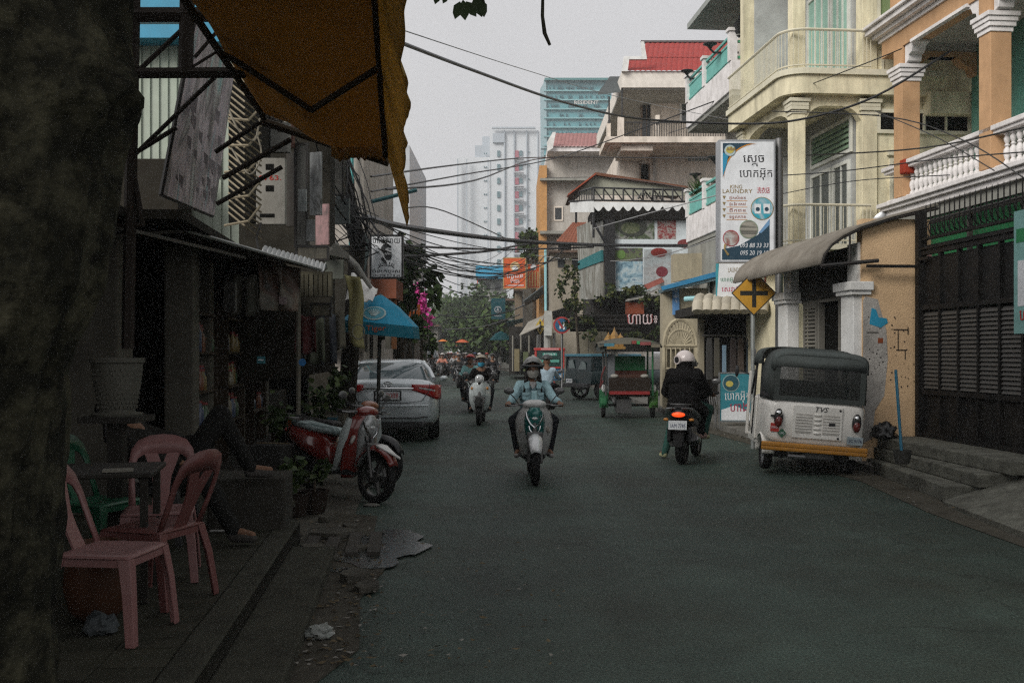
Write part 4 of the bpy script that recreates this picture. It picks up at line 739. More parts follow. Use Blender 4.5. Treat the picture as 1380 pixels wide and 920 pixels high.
ls.disc('towel_ring', 1009, 309, 12.5, mat('ring_green', (.2, .3, .18), .5), .006); ls.disc('towel_photo', 1009, 309, 11.7, print_mat('towel_photo', [(.1, .09, .07), (.35, .33, .28), (.06, .06, .05), (.45, .43, .38)], 1.6, stretch=(.3, .3, 6), distort=.3), .009)
ls.disc('basket_ring', 985, 321, 11, mat('ring_red', (.35, .03, .05), .5), .006); ls.disc('basket_photo', 985, 321, 10, print_mat('basket_photo', [(.08, .02, .02), (.5, .5, .48), (.25, .1, .08), (.55, .55, .52)], 4, seed=9), .009)
ls.text('093 88 33 33', 1016, 331, 6.6, SIGNW, 38, .008, .2); ls.text('095 20 19 19', 1016, 341, 6.6, SIGNW, 38, .008, .2)
b = MB().tube([ls.l(977, 329) and (ls.l(977, 329)[0], -.006, ls.l(977, 329)[1]), (ls.l(976, 336)[0], -.006, ls.l(976, 336)[1]), (ls.l(981, 344)[0], -.006, ls.l(981, 344)[1])], [.03, .018, .032], 6, flat=.3); b.build('telephone_symbol', GOLDI, ls.o)
lp = thing('sign_pole', 'grey steel pole carrying the tall laundry sign', 'pole', G(1050, 474 + 2208 / 18.5) , 0); MB().tube([(0, 0, -.1), (0, 0, 5.45)], .07, 10).build('pole_tube', STEEL, lp, smooth=50); MB().tube([(0, 0, 5.2), (-.3, -.05, 5.2)], .03, 6).tube([(0, 0, 3.4), (-.3, -.05, 3.4)], .03, 6).build('bracket', STEEL, lp)
# crossroads warning sign
ts = Board('crossroads_sign', 'yellow diamond warning sign with a black cross before the laundry', 'traffic sign', 1013, 1019, 470, 480, 16.9, STEEL, .02, board='clamp')
def diamond(nm, h, m, off, c=(1015.5, 395)): return ts.patch(nm, [(c[0], c[1] - h), (c[0] + h, c[1]), (c[0], c[1] + h), (c[0] - h, c[1])], m, off)
diamond('sign_plate', 30.5, mat('sign_black', (.015, .015, .012), .5), .02); diamond('yellow_face', 28.5, mat('sign_yellow', (.52, .27, .025), .5, dirt=.25), .024)
ts.patch('black_cross', [(1013, 377), (1018.5, 377), (1018.5, 392), (1034, 392), (1034, 398), (1018.5, 398), (1018.5, 414), (1013, 414), (1013, 398), (997, 398), (997, 392), (1013, 392)], MC['sign_black'], .028)
q = G(1014.5, 474 + 2208 / 16.93); o = ts.o.location; MB().tube([(q.x - o.x, .03, -o.z - .1), (q.x - o.x, .03, 1.05)], .035, 10).build('pole', mat('galvanised', (.33, .35, .34), .5, .5, dirt=.4), ts.o, smooth=50)
# broom with a blue handle standing in a pot on the steps
bp = thing('paint_pot', 'dark round pot on the steps holding a blue pole', 'pot', (0, 0, 0), 0); bp.location = P(1216, 628, 11.9); bp.location.z = .302; bp.scale = (.75, .75, .8); MB().lathe([(.10, 0), (.13, .12), (.14, .2), (.125, .2), (.11, .05)], n=14).build('pot_body', mat('pot_dark', (.05, .05, .045), .9, dirt=.4), bp, smooth=40)
st = lone(MB().tube([P(1215, 610, 11.9), P(1207, 498, 11.98)], .018, 7), 'blue_pole', mat('blue_handle', (.02, .16, .26), .4), 'thin blue pole leaning upright in the dark pot', 'pole')
o = crumple('rubbish_bag', (0, 0, 0), .16, mat('black_bag', (.012, .012, .012), .35), 'black rubbish bag on the top step by the peach wall', 'bag', .8, 5.0); o.location = (4.98, 13.7, .45)
# ================================================================== FAR STREET, TOWERS
r = root('white_tower', 'tall white apartment tower with stepped top fading into the haze', 'tower', 670, 330)
TW = mat('tower_white', (.62, .64, .66), .8, var=.05); TG = mat('tower_grey', (.42, .46, .50), .8)
PB(r).pb(660, 727, 172, 474, 330, 40).build('main_block', TW, r); PB(r).pb(616, 660, 212, 474, 332, 38).build('left_wing', TW, r)
b = PB(r); b.pb(640, 660, 196, 212, 333, 20).pb(650, 660, 184, 196, 334, 20).pb(664, 680, 180, 192, 329, 2); b.build('stepped_top', TG, r)
b = PB(r)
for x in (616, 628, 657, 679, 692, 709, 724): b.pb(x, x + 1.5, 176 if x > 660 else 214, 474, 329.2, .9)
b.pb(663, 722, 171, 173, 328, 1); b.build('rib', TG, r)
BAL = mat('balcony_slab_grey', (.5, .5, .52), .8); WRED = mat('curtain_red', (.36, .10, .13), .7); WGL = mat('tower_window', (.10, .18, .20), .2)
for i in range(14):
    y = 203 + i * 18.3
    o = PB(r).pb(670, 674, y, y + 8, 329.5, .6).build('window', WGL, r)
    o = PB(r).pb(694, 699, y, y + 9, 329.4, .6).build('balcony_door', WRED, r); PB(r).pb(700, 704, y, y + 7, 329.5, .5).build('window', WGL, r); PB(r).pb(693, 706, y + 10, y + 11.5, 327.5, 2).build('balcony', BAL, r)
    b = PB(r); b.pb(652, 653.5, y + 3, y + 4.5, 331.5, .6).pb(655, 656.5, y + 3, y + 4.5, 331.5, .6).pb(712, 713.5, y + 1, y + 2, 329.5, .6); b.build('vent', WGL, r, kind='stuff')
r = root('glass_tower', 'teal glass office tower with vertical fins behind the red roofs', 'tower', 778, 240)
TGL = mat('teal_glass', (.10, .30, .33), .15, spec=.6, var=.2, scale=.1); PB(r).pb(733, 824, 108, 474, 240, 30).build('block', TGL, r)
b = PB(r); b.pl([(728, 120), (736, 106), (737, 200), (729, 200)], 239.5, 2); b.build('side_face', mat('side_glass', (.3, .42, .45), .3), r)
PB(r).pb(734, 824, 105, 108, 238.5, 32).build('roof_rim', mat('rim_teal', (.06, .2, .2), .5), r)
for i in range(9): y = 117 + i * 12.3; PB(r).pb(733, 824, y + 4.3, y + 6.0, 239.2, .9).build('floor_band', mat('band_glass', (.22, .42, .44), .4), r)
b = PB(r)
for j in range(7):
    for i in range(30):
        if R.random() < .5: x = 737 + i * 2.9; y = 116 + j * 12.3; b.pb(x, x + 1.1, y, y + R.uniform(2, 5), 239.5, .5)
b.build('fin', mat('fin_dark', (.03, .12, .15), .4), r, kind='stuff')
text(r, 'RESIDENT', P(790, 138.5, 238.4) - Vector(r.location), 1.1, mat('letter_white', (.7, .66, .62), .6), width=5.6, ext=.1, name='lettering')
r = root('left_white_block', 'pale white office block with glass strips beyond the orange awning', 'building', 510, 62)
PB(r).pb(508, 552, 196, 474, 62, 12).build('wall', mat('block_white', (.5, .53, .56), .8, var=.06, dirt=.2), r); PB(r).pb(484, 508, 196, 474, 62.5, 10).build('glass_wall', mat('strip_glass', (.10, .2, .26), .15, spec=.6), r)
for i in range(6): PB(r).pb(484, 509, 212 + i * 22, 215 + i * 22, 62.2, .4).build('floor_band', MC['block_white'], r)
b = PB(r); b.pb(500, 501.5, 196, 330, 62.2, .3).pb(506, 509, 196, 474, 61.8, .5); b.build('mullion', WHITEP, r)
def small_house(label, px0, px1, py0, Y, col, roof=None, nwin=2, group='plain houses along the far street', d=8, wins=None):
    r = root('street_house', label, 'house', (px0 + px1) / 2, Y, group); nm = 'house_%d_%d' % (px0, py0)
    PB(r).pb(px0, px1, py0, 474 + 2200 / Y, Y, d).build('wall', mat(nm, col, .9, **WALLS), r)
    if roof: PB(r).pb(px0 - 2, px1 + 2, py0 - 3, py0, Y - .8, d + 1).build('roof', roof, r)
    for i in range(nwin):
        w = (px1 - px0) / (nwin * 2 + 1); x = px0 + w * (1 + 2 * i); PB(r).pb(x, x + w, py0 + w * .8, py0 + w * 2.1, Y - .05, .1).build('window', GLASSD, r)
    return r
RUST = mat('rust_sheet', (.12, .08, .06), .8, dirt=.4); BLU = mat('blue_sheet', (.03, .28, .46), .5)
small_house('narrow beige house with rusty roof right of the orange sign', 742, 790, 340, 58, (.30, .27, .22), RUST, 2)
small_house('dark grey house behind the tall street pole', 706, 748, 352, 72, (.16, .15, .13), RUST, 2)
small_house('brown shop house just left of the street pole', 694, 722, 392, 84, (.26, .2, .14), RUST, 1)
small_house('small grey shop house behind the teal banner', 672, 696, 405, 100, (.2, .2, .18), RUST, 1)
small_house('low distant house at the street\'s end by the trees', 640, 668, 424, 150, (.25, .24, .22), RUST, 1)
small_house('far off pale block left of the street\'s end', 572, 588, 388, 420, (.5, .5, .52), None, 2)
small_house('far off pale block beside the distant trees', 594, 604, 394, 450, (.5, .5, .5), None, 1)
r = small_house('white house under a bright blue roof above the trees', 646, 682, 376, 130, (.55, .55, .52), None, 2); PB(r).pb(641, 684, 358, 375, 127, 8).build('blue_roof', BLU, r); b = PB(r); b.pb(643, 644, 375, 390, 127.2, .1).pb(641, 655, 376, 377, 127.1, .2); b.build('red_post', mat('red_post', (.5, .08, .05), .6), r)
# street-level shops on the right: awnings, dark openings
def awn(label, pts, Y0, Y1, m, name='awning', group='awnings over the right hand shops'):
    a = MB(); q = [P(pts[0][0], pts[0][1], Y0), P(pts[1][0], pts[1][1], Y0), P(pts[2][0], pts[2][1], Y1), P(pts[3][0], pts[3][1], Y1)]; a.add(q, [(0, 1, 2, 3)])
    return lone(a, name, m, label, 'awning', group, solid=.04)
TARP = mat('grey_tarp', (.33, .31, .27), .85, dirt=.5); DTEAL = mat('dark_teal_tarp', (.02, .12, .13), .7)
awn('grey tarp awning stretched left of the street pole', [(700, 452), (727, 440), (735, 424), (712, 434)], 55, 60, TARP); awn('pale tin awning below the grey tarp', [(684, 462), (707, 450), (709, 462), (688, 468)], 70, 71, TARP); awn('dark teal awning under the orange sign', [(682, 434), (710, 428), (711, 432), (684, 440)], 80, 82, DTEAL); awn('dark awning over the shops by the round sign', [(744, 420), (775, 410), (778, 428), (745, 430)], 50, 52, mat('dark_tarp', (.05, .05, .045), .8)); awn('slate roof awning beside the orange signs', [(706, 405), (732, 385), (733, 398), (708, 412)], 60, 62, mat('slate_tarp', (.12, .14, .15), .8))
op = root('shop_row', 'row of dark open shop fronts under the awnings', 'shops', 720, 62); PB(op).pb(686, 780, 440, 504, 60, 6).build('front', DKW, op)
for i in range(8): x = 690 + i * 11; PB(op).pb(x, x + 1.6, 452, 500, 59.6, .2).build('shop_pillar', mat('pillar_grey', (.24, .23, .2), .9), op)
for i in range(6): x = 693 + i * 12; PB(op).pb(x, x + 7, 470 + (i % 3) * 4, 500, 59.3, .5).build('shop_display', mat('display%d' % i, [(.2, .17, .1), (.1, .12, .06), (.3, .28, .24), (.25, .06, .04), (.12, .1, .08), (.2, .2, .22)][i], .8), op)
# signs of the far right side
ORS = mat('orange_sign', (.58, .09, .012), .5, dirt=.15); os_ = Board('orange_sign', 'square orange shop sign with a white bowl emblem high over the street', 'sign', 679, 708, 348, 388, 60, ORS, .3, frame=mat('sign_rim', (.4, .25, .1), .5), fw=.06)
os_.disc('emblem', 694, 359, 6.5, mat('emblem_gold', (.6, .42, .2), .5), .01); os_.disc('emblem_bowl', 694, 361, 4, SIGNW, .02, 3); os_.text('េភាជន', 694, 372, 6, SIGNW, 22, .02); os_.text('មីឆា', 694, 379, 6, SIGNW, 12, .02); os_.patch('base_line', [(682, 384), (706, 384), (706, 385), (682, 385)], SIGNW, .02)
o2 = Board('striped_sign', 'orange and white striped sign right of the square orange sign', 'sign', 711, 727, 356, 388, 61, ORS, .3, frame=mat('sign_rim2', (.45, .35, .2), .5), fw=.06)
for i in range(4): o2.patch('stripe', [(713 + i * 3.7, 366), (714.6 + i * 3.7, 366), (714.6 + i * 3.7, 386), (713 + i * 3.7, 386)], mat('stripe_gold', (.6, .4, .15), .5), .02)
o2.disc('emblem', 719, 360, 4, SIGNW, .02)
t2 = Board('teal_banner', 'dark teal hanging banner with a white emblem over the far street', 'banner', 662, 681, 402, 430, 80, mat('banner_deep', (.015, .14, .17), .5), .1); t2.disc('emblem_ring', 671, 417, 5, SIGNW, .03, 4.4); t2.disc('emblem', 671, 417, 3.8, MC['banner_deep'], .06, 3.2); t2.patch('emblem_drop', [(669, 419), (671, 413), (673, 419)], SIGNW, .09); t2.patch('line', [(666, 425), (676, 425), (676, 426), (666, 426)], SIGNW, .03)
rs = Board('no_overtaking_sign', 'round traffic sign with red ring and blue face by the dark restaurant', 'traffic sign', 756, 759, 446, 448, 42, STEEL, .05, board='clamp')
rs.disc('red_ring', 757, 438, 11.5, mat('ring_trafficred', (.35, .03, .03), .5), .03); rs.disc('blue_face', 757, 438, 9, mat('face_blue', (.015, .10, .20), .5), .05); rs.patch('white_arrow', [(758.5, 444), (758.5, 434), (761, 434), (761, 444)], SIGNW, .07); rs.patch('red_bar', [(751, 433), (753, 431), (759, 441), (757, 443)], MC['ring_trafficred'], .08); rs.patch('small_arrow', [(754, 443), (754, 436), (756, 436), (756, 443)], SIGNW, .06)
MB().tube([(0, .1, -rs.o.location.z), (0, .1, .3)], .05, 8).build('pole', STEEL, rs.o)
yd = Board('far_diamond_sign', 'small yellow diamond sign with black cross beside the far street pole', 'traffic sign', 727.5, 728.5, 452, 453, 56, STEEL, .05, board='clamp'); yd.patch('yellow_face', [(728, 429), (735, 440), (728, 451), (721, 440)], mat('sign_yellow2', (.42, .3, .03), .5), .03); yd.patch('black_cross', [(727, 433), (729, 433), (729, 439), (733, 439), (733, 441), (729, 441), (729, 447), (727, 447), (727, 441), (723, 441), (723, 439), (727, 439)], MC['sign_black'], .05); MB().tube([(0, .1, -yd.o.location.z), (0, .1, .3)], .05, 8).build('pole', STEEL, yd.o)
up = thing('utility_pole', 'concrete street pole with a blue pipe and white box beyond the tuk-tuks', 'pole', G(738, 474 + 2208 / 54), 0)
MB().tube([(0, 0, -.1), (0, 0, 3.6)], .2, 8).build('pole_base', mat('pole_concrete', (.34, .34, .32), .9, dirt=.4), up); MB().tube([(-.1, 0, 3.5), (-.12, -.1, 7.0)], .07, 8).build('blue_pipe', mat('pipe_blue', (.25, .5, .55), .5), up); MB().bb((-.18, -.45, 2.45), (.2, -.2, 3.75)).build('meter_box', mat('box_white', (.45, .46, .44), .6, dirt=.4), up)
MB().tube([(-.5, -.1, 0), (-.5, -.1, 2.5)], .07, 6).build('side_post', STEEL, up); MB().tube([(.3, -.1, 0), (.35, -.1, 2.6)], .08, 6).build('side_post', STEEL, up)
def parasol(px, py, Y, w, h, m, label, group='parasols over the far traffic'):
    q = P(px, py, Y); p = thing('parasol', label, 'parasol', (q.x, Y, 0), 0, group); MB().lathe([(w, q.z - h), (w * .97, q.z - h + .02), (w * .5, q.z - h * .3), (.02, q.z), (0, q.z)], n=8).build('canopy', m, p); MB().tube([(0, 0, 0), (0, 0, q.z)], .025, 6).build('pole', STEEL, p); return p
parasol(675, 446, 74, .85, .65, mat('parasol_teal', (.02, .15, .17), .7), 'dark teal parasol over the far right pavement'); parasol(597, 457, 95, .45, .2, mat('parasol_orange', (.55, .17, .04), .7), 'small orange parasol above the far riders'); parasol(623, 457, 88, .6, .28, mat('parasol_coral', (.55, .13, .06), .7), 'wide coral parasol right of the small orange one'); parasol(612, 464, 100, .6, .22, mat('parasol_pink', (.5, .15, .12), .7), 'pale pink parasol just below the coral one'); parasol(572, 458, 90, .35, .2, mat('parasol_green', (.05, .2, .15), .7), 'small green parasol at the far left of the traffic')
for i, (px, Y, zt, zb, w, lab) in enumerate(((655, 125, 9.5, 3, 9, 'bushy green tree under the blue roof'), (632, 140, 9, 2.5, 9, 'dark tree at the centre of the street\'s end'), (612, 170, 9.5, 2.5, 10, 'hazy tree filling the street\'s end'), (596, 160, 8, 2, 8, 'low hazy tree left of the street\'s end'), (684, 110, 6.5, 2, 4.5, 'small tree by the teal banner'), (668, 90, 4.8, 1.5, 4, 'low tree beside the teal parasol'), (718, 64, 9.2, 7.6, 1.6, 'palm-like tree beside the orange corner'), (648, 100, 5.2, 1.5, 4, 'broad bush hanging over the far traffic'))):
    tree(px, Y, zt, zb, w, lab, 3200 if Y > 70 else 900, size=.6 if Y > 70 else .35)
b = MB()
for x in range(12):
    X = -70 + x * 12.5; leaves(b, (X, 260 + R.uniform(-10, 20), 4), (7, 5, 3.5), 260, 1.1)
tag(b.build('distant_trees', [LEAF, LEAF2]), 'mass of distant trees closing the street', 'trees', kind='stuff')
# ================================================================== LEFT SIDE: the big tree
BARK = mat('tree_bark', (.012, .012, .008), .95, var=.6, scale=9, dirt=.9, dcol=(.085, .08, .05), bump=1.0, bscale=22, dscale=5.5)
tr = thing('street_tree', 'thick dark street tree with rough bark and a burr at the pavement', 'tree', (-1.98, 3.6, .18), 0)
def bark(cen, rr, name, parent, n=110, rows=170, seed=0.0):
    rings = []
    for j in range(rows + 1):
        t = j / rows * (len(cen) - 1); i = min(int(t), len(cen) - 2); q = t - i; c = Vector(cen[i]).lerp(Vector(cen[i + 1]), q); r0 = rr[i] * (1 - q) + rr[i + 1] * q; ring = []
        for k in range(n):
            a = 6.2832 * k / n; d = Vector((math.cos(a), math.sin(a), 0)); s_ = c + d * r0
            w = noise.noise(Vector((math.cos(a) * 2.2, math.sin(a) * 2.2, s_.z * .9 + seed))) * .16 + noise.noise(Vector((math.cos(a) * 6, math.sin(a) * 6, s_.z * 2.4 + seed))) * .07 + noise.noise(Vector((math.cos(a) * 18, math.sin(a) * 18, s_.z * 5))) * .03 + (noise.noise(Vector((math.cos(a) * 13, math.sin(a) * 13, s_.z * 2.2))) * .045 + noise.noise(Vector((math.cos(a) * 30, math.sin(a) * 30, s_.z * 11))) * .022 if name == 'trunk' else 0)
            if name == 'trunk': dz_ = (s_.z - 2.33) / .17; da = (a + .25 + math.pi) % 6.2832 - math.pi; w += .33 * math.exp(-dz_ * dz_ - (da / .5) ** 2) * (1 + .9 * noise.noise(Vector((a * 5, s_.z * 9, 2))))
            ring.append(c + d * r0 * (1 + w))
        rings.append(ring)
    return MB().loft(rings).build(name, BARK, parent, smooth=180)
bark([(-.13, -.02, -.2), (-.14, 0, .15), (-.12, 0, .45), (-.06, 0, 1.0), (.0, 0, 1.35), (.13, 0, 1.65), (.14, .0, 2.0), (.12, .02, 2.5), (.12, .05, 3.3), (.15, .1, 4.2), (.05, .2, 5.0)], [.62, .46, .41, .40, .40, .41, .42, .42, .40, .36, .30], 'trunk', tr)
for i, (a, l) in enumerate(((.2, 3.4), (1.5, 3.2), (2.6, 3.0), (4.2, 3.0), (5.4, 3.2))):
    e = Vector((math.cos(a) * l, math.sin(a) * l, 6.6)); MB().tube([(.15, .2, 4.4), Vector((.15, .2, 5.4)).lerp(e, .35), Vector((0, 0, .5)) + e * .75, e + Vector((0, 0, .8))], [.2, .15, .1, .03], 8).build('branch', BARK, tr, smooth=60)
c = MB(); leaves(c, (.2, .6, 6.9), (4.2, 4.0, 1.4), 6500, .27); c.build('crown', [LEAF, LEAF2], tr)
b = MB()                                         # the sprig that hangs into view at the top
DLEAF = mat('sprig_leaf', (.03, .05, .018), .55, var=.3)
def lf(b, p, d, L_, w):
    d = Vector(d).normalized(); s_ = d.cross(Vector((0, 1, .1))).normalized(); p = Vector(p)
    b.add([p, p + d * L_ * .3 + s_ * w, p + d * L_ * .7 + s_ * w * .8, p + d * L_, p + d * L_ * .7 - s_ * w * .8, p + d * L_ * .3 - s_ * w], [(0, 1, 2, 3), (0, 3, 4, 5)])
Ys = 5.0; o_ = tr.location
tw = MB().tube([P(640, -90, Ys) - o_, P(622, -30, Ys) - o_, P(624, 2, Ys) - o_], [.006, .004, .003], 5).tube([P(728, -120, Ys) - o_, P(732, -30, Ys) - o_, P(731, 22, Ys) - o_, P(734, 45, Ys) - o_, P(741, 61, Ys) - o_], [.007, .007, .009, .011, .008], 6).tube([P(622, -30, Ys) - o_, P(645, -10, Ys) - o_, P(652, 4, Ys) - o_], .003, 5).tube([P(640, -90, Ys) - o_, Vector((1.2, 1.0, 5.4))], .008, 5).tube([P(728, -120, Ys) - o_, Vector((1.8, 1.2, 5.8))], .01, 5)
tw.build('twig', BARK, tr)
for px, py, dx, dz, L_ in ((624, 0, .1, -1, .1), (628, 2, .55, -.8, .09), (620, 2, -.3, -1, .09), (592, -14, -.3, -1, .075), (640, -6, .3, -.9, .11), (649, 0, .15, -1, .085), (636, -8, .6, -.5, .09), (604, -10, -.4, -.8, .06)): lf(b, P(px, py, Ys) - o_, (dx, .1, dz), L_, L_ * .27)
b.build('leaf', DLEAF, tr, kind='stuff')
# ================================================================== the orange awning overhead
aw = thing('canvas_awning', 'large orange brown canvas awning with a torn yellow valance overhead', 'awning', (-1.5, 9.6, 3.6), 0)
def canvas(m, c):
    nt = m.node_tree; b_ = nt.nodes['Principled BSDF']; tr_ = nt.nodes.new('ShaderNodeBsdfTranslucent'); mx_ = nt.nodes.new('ShaderNodeMixShader'); mx_.inputs[0].default_value = .55; nt.links.new(b_.inputs['Base Color'].links[0].from_socket, tr_.inputs[0]); o2_ = [n for n in nt.nodes if n.type == 'OUTPUT_MATERIAL'][0]; nt.links.new(b_.outputs[0], mx_.inputs[1]); nt.links.new(tr_.outputs[0], mx_.inputs[2]); nt.links.new(mx_.outputs[0], o2_.inputs[0]); return m
CANV = mat('orange_canvas', (.44, .28, .10), .85, var=.4, scale=1.2, dirt=.6, dcol=(.09, .055, .03), dscale=1.2); CANY = mat('yellow_canvas', (.62, .43, .14), .85, var=.2, scale=2, dirt=.6, dcol=(.14, .10, .05), streak=5)
canvas(CANV, 0); canvas(CANY, 0)
A_, B_ = P(356, 152, 9.6), P(520, 203, 9.6); A2, B2 = P(215, -60, 6.2) , P(503, -60, 6.4); A3, B3 = A2 + Vector((.6, -4.6, .5)), B2 + Vector((.5, -4.8, .4)); o_ = aw.location
def cv(u, v):
    if v < .5: q = A_.lerp(B_, u).lerp(A2.lerp(B2, u), v * 2)
    else: q = A2.lerp(B2, u).lerp(A3.lerp(B3, u), v * 2 - 1)
    return q - o_ + Vector((0, 0, .03 * math.sin(u * 9 + v * 4) - .16 * math.sin(math.pi * u) * (.5 + .5 * math.sin(v * 12.5)) + .05 * noise.noise(Vector((u * 4, v * 8, 1)))))
MB().grid(cv, 26, 50).build('canvas', CANV, aw, smooth=60, solid=.008)
def fl(u, v):                                    # valance along the street edge: u runs towards the camera, v hangs down
    top = cv(1.0, u); rag = (.58 + .10 * noise.noise(Vector((u * 7, 0, 3))) + .035 * noise.noise(Vector((u * 60, 0, 9)))) * (1 + .25 * math.exp(-((u - .0) / .02) ** 2))
    return Vector(top) + Vector((.012 * math.sin(u * 75 + 3 * noise.noise(Vector((u * 12, 0, 0)))) * v + .05 * noise.noise(Vector((u * 9, 7, 1))) * v + .20 * v, -.02 * v, -rag * v))
MB().grid(fl, 240, 8).build('valance', CANY, aw, smooth=60, solid=.006)
def fe(u, v):
    top = cv(.55 + u * .45, 0.0); return Vector(top) + Vector((0, .01 * math.sin(u * 30), -v * (.1 + .10 * abs(noise.noise(Vector((u * 9, 4, 0)))))))
MB().grid(fe, 24, 3).build('end_valance', CANV, aw, smooth=60, solid=.006)
TUBE = mat('awning_tube', (.045, .032, .018), .7, dirt=.4, dcol=(.07, .045, .03))
for nm, a, b_, w in (('end_rail', P(352, 156, 9.7), P(524, 212, 9.7), .04), ('side_rail', A_, A2, .028), ('side_rail', A2, A3, .028), ('front_rail', B_, B2, .03), ('brace', P(300, 62, 8.0), P(420, 140, 8.2), .026), ('brace', P(420, 140, 8.2), P(508, 84, 7.6), .026)):
    MB().tube([a - o_ + Vector((0, 0, -.05)), b_ - o_ + Vector((0, 0, -.05))], w, 7).build(nm, TUBE, aw)
# steel frame behind the tree that carries awning and board
sf = thing('steel_frame', 'dark rusty steel frame holding up the awning beside the tree', 'frame', P(250, 474, 8.4) + Vector((0, 0, 0)), 0); o_ = sf.location; FRM = mat('frame_rust', (.035, .028, .024), .8, dirt=.4)
for nm, x0, y0, x1, y1, w in (('beam', 120, 99, 330, 98, .045), ('post', 254, -70, 250, 100, .06), ('post', 182, -70, 172, 470, .05), ('beam', 150, 20, 330, 20, .06), ('brace', 250, 36, 186, 96, .02), ('brace', 300, 34, 262, 78, .015), ('brace', 300, 94, 175, 215, .018), ('brace', 260, 90, 308, 60, .012), ('brace', 238, 172, 168, 215, .02), ('brace', 172, 185, 192, 302, .022), ('brace', 350, 165, 290, 205, .02), ('brace', 392, 188, 300, 240, .022), ('brace', 380, 225, 292, 275, .02), ('rail', 155, 304, 195, 303, .02)):
    MB().tube([P(x0, y0, 8.4) - o_, P(x1, y1, 8.4) - o_], w, 6).build(nm, FRM, sf)
# ================================================================== houses on the left
lm = root('mint_house', 'pale mint walled house with a blue eave behind the steel frame', 'house', 240, 15)
MINT = mat('mint_wall', (.42, .47, .40), .85, var=.08, dirt=.45, dcol=(.2, .2, .15), streak=6)
PB(lm).pb(100, 322, -60, 330, 15, .4).build('wall', MINT, lm); PB(lm).pb(100, 246, 33, 51, 14.6, .5).pb(100, 300, -40, 10, 14.6, .5).pb(268, 300, 30, 56, 14.7, .3).build('blue_eave', mat('eave_blue', (.02, .26, .42), .5, dirt=.2), lm)
b = PB(lm)
for i in range(18): b.pb(105 + i * 12, 106 + i * 12, 50, 330, 14.97, .05)
b.build('wall_rib', MINT, lm, kind='stuff')
PB(lm).pb(100, 240, 214, 285, 14.2, .6).build('brown_lean_to', mat('lean_to_brown', (.022, .019, .014), .9, dirt=.5), lm)
fbd = thing('faded_board', 'tall faded advertising board leaning out, its print peeled to grey streaks', 'sign', P(250, 292, 9.3), 0); o_ = fbd.location
c4 = [P(217, 262, 9.0), P(286, 291, 10.7), P(313, 100, 10.7), P(262, 28, 9.0)]
b = MB(); q = [v - o_ for v in c4]; b.add(q, [(0, 1, 2, 3)]); b.build('panel', print_mat('faded_print', [(.22, .46, .47), (.46, .38, .43), (.62, .54, .57), (.20, .18, .19), (.55, .53, .52), (.28, .52, .53)], 1.3, seed=4, stretch=(1.8, 1.8, .3), dirt=.6), fbd, solid=.04)
b = MB()
for i in range(4): b.tube([q[i], q[(i + 1) % 4]], .022, 5)
b.build('frame', DKSTEEL, fbd); b = MB()
for i in range(26):
    u, v = R.uniform(.05, .95), R.uniform(.1, .7); p = q[0].lerp(q[1], u).lerp(q[3].lerp(q[2], u), v) + Vector((.035, -.02, 0)); s_ = R.uniform(.04, .12); b.add([p, p + Vector((s_ * .3, s_ * .5, -s_ * .3)), p + Vector((.02, s_ * .3, -s_ * 1.6)), p + Vector((0, -s_ * .1, -s_))], [(0, 1, 2, 3)])
b.build('peeling_paper', mat('peeled_paper', (.26, .23, .24), .9, var=.4), fbd, kind='stuff')
wg = thing('window_grille', 'rusting cream window grille of bent bars beside the faded board', 'grille', P(330, 300, 12.2), 0); o_ = wg.location; GR = mat('grille_cream', (.27, .23, .16), .8, dirt=.5)
PB(wg).pb(308, 362, 100, 300, 12.7, .1).build('dark_opening', BLACKHOLE, wg)
for i in range(24):
    y = 96 + i * 8.8; b = MB().tube([P(308, y - 12, 12.1) - o_, P(330, y + 6, 11.8) - o_, P(352, y + 22 + (i % 3), 12.1) - o_], .012, 5); b.build('bar', GR, wg)
for i in range(5): MB().tube([P(303, 160 + i * 36, 12.0) - o_, P(335, 168 + i * 34 - 6, 11.6) - o_, P(350, 160 + i * 33 - 14, 12.0) - o_], .016, 5).build('hoop', GR, wg)
mp = Board('meter_board', 'grey white panel with two square holes and red number on the house front', 'panel', 345, 384, 213, 302, 12.6, mat('meter_white', (.30, .29, .26), .8, dirt=.7, dcol=(.1, .09, .07)), .1)
for y in (225, 254): mp.patch('square_hole', [(358, y - 4), (369, y - 4), (369, y + 4), (358, y + 4)], BLACKHOLE)
mp.text('0763.', 364, 240, 7, mat('number_red', (.42, .03, .02), .6), 30); mp.patch('slot', [(350, 288), (370, 288), (370, 293), (350, 293)], BLACKHOLE)
mb2 = Board('upper_vent_panel', 'pale panel with a round hole above the numbered panel', 'panel', 352, 390, 165, 205, 13, mat('meter_white2', (.27, .27, .25), .8, dirt=.6), .1); mb2.disc('vent_hole', 378, 172, 6, mat('vent_dark', (.08, .08, .07), .8))
hw = root('dark_row_house', 'dark old row house hung with boards and cables on the left', 'house', 400, 14); OLDW = mat('old_wall', (.024, .022, .017), .95, var=.35, dirt=.6, bump=.4)
PB(hw).pl([(322, 90), (445, 60), (445, 500), (322, 520)], 14.6, .4).build('wall', OLDW, hw)
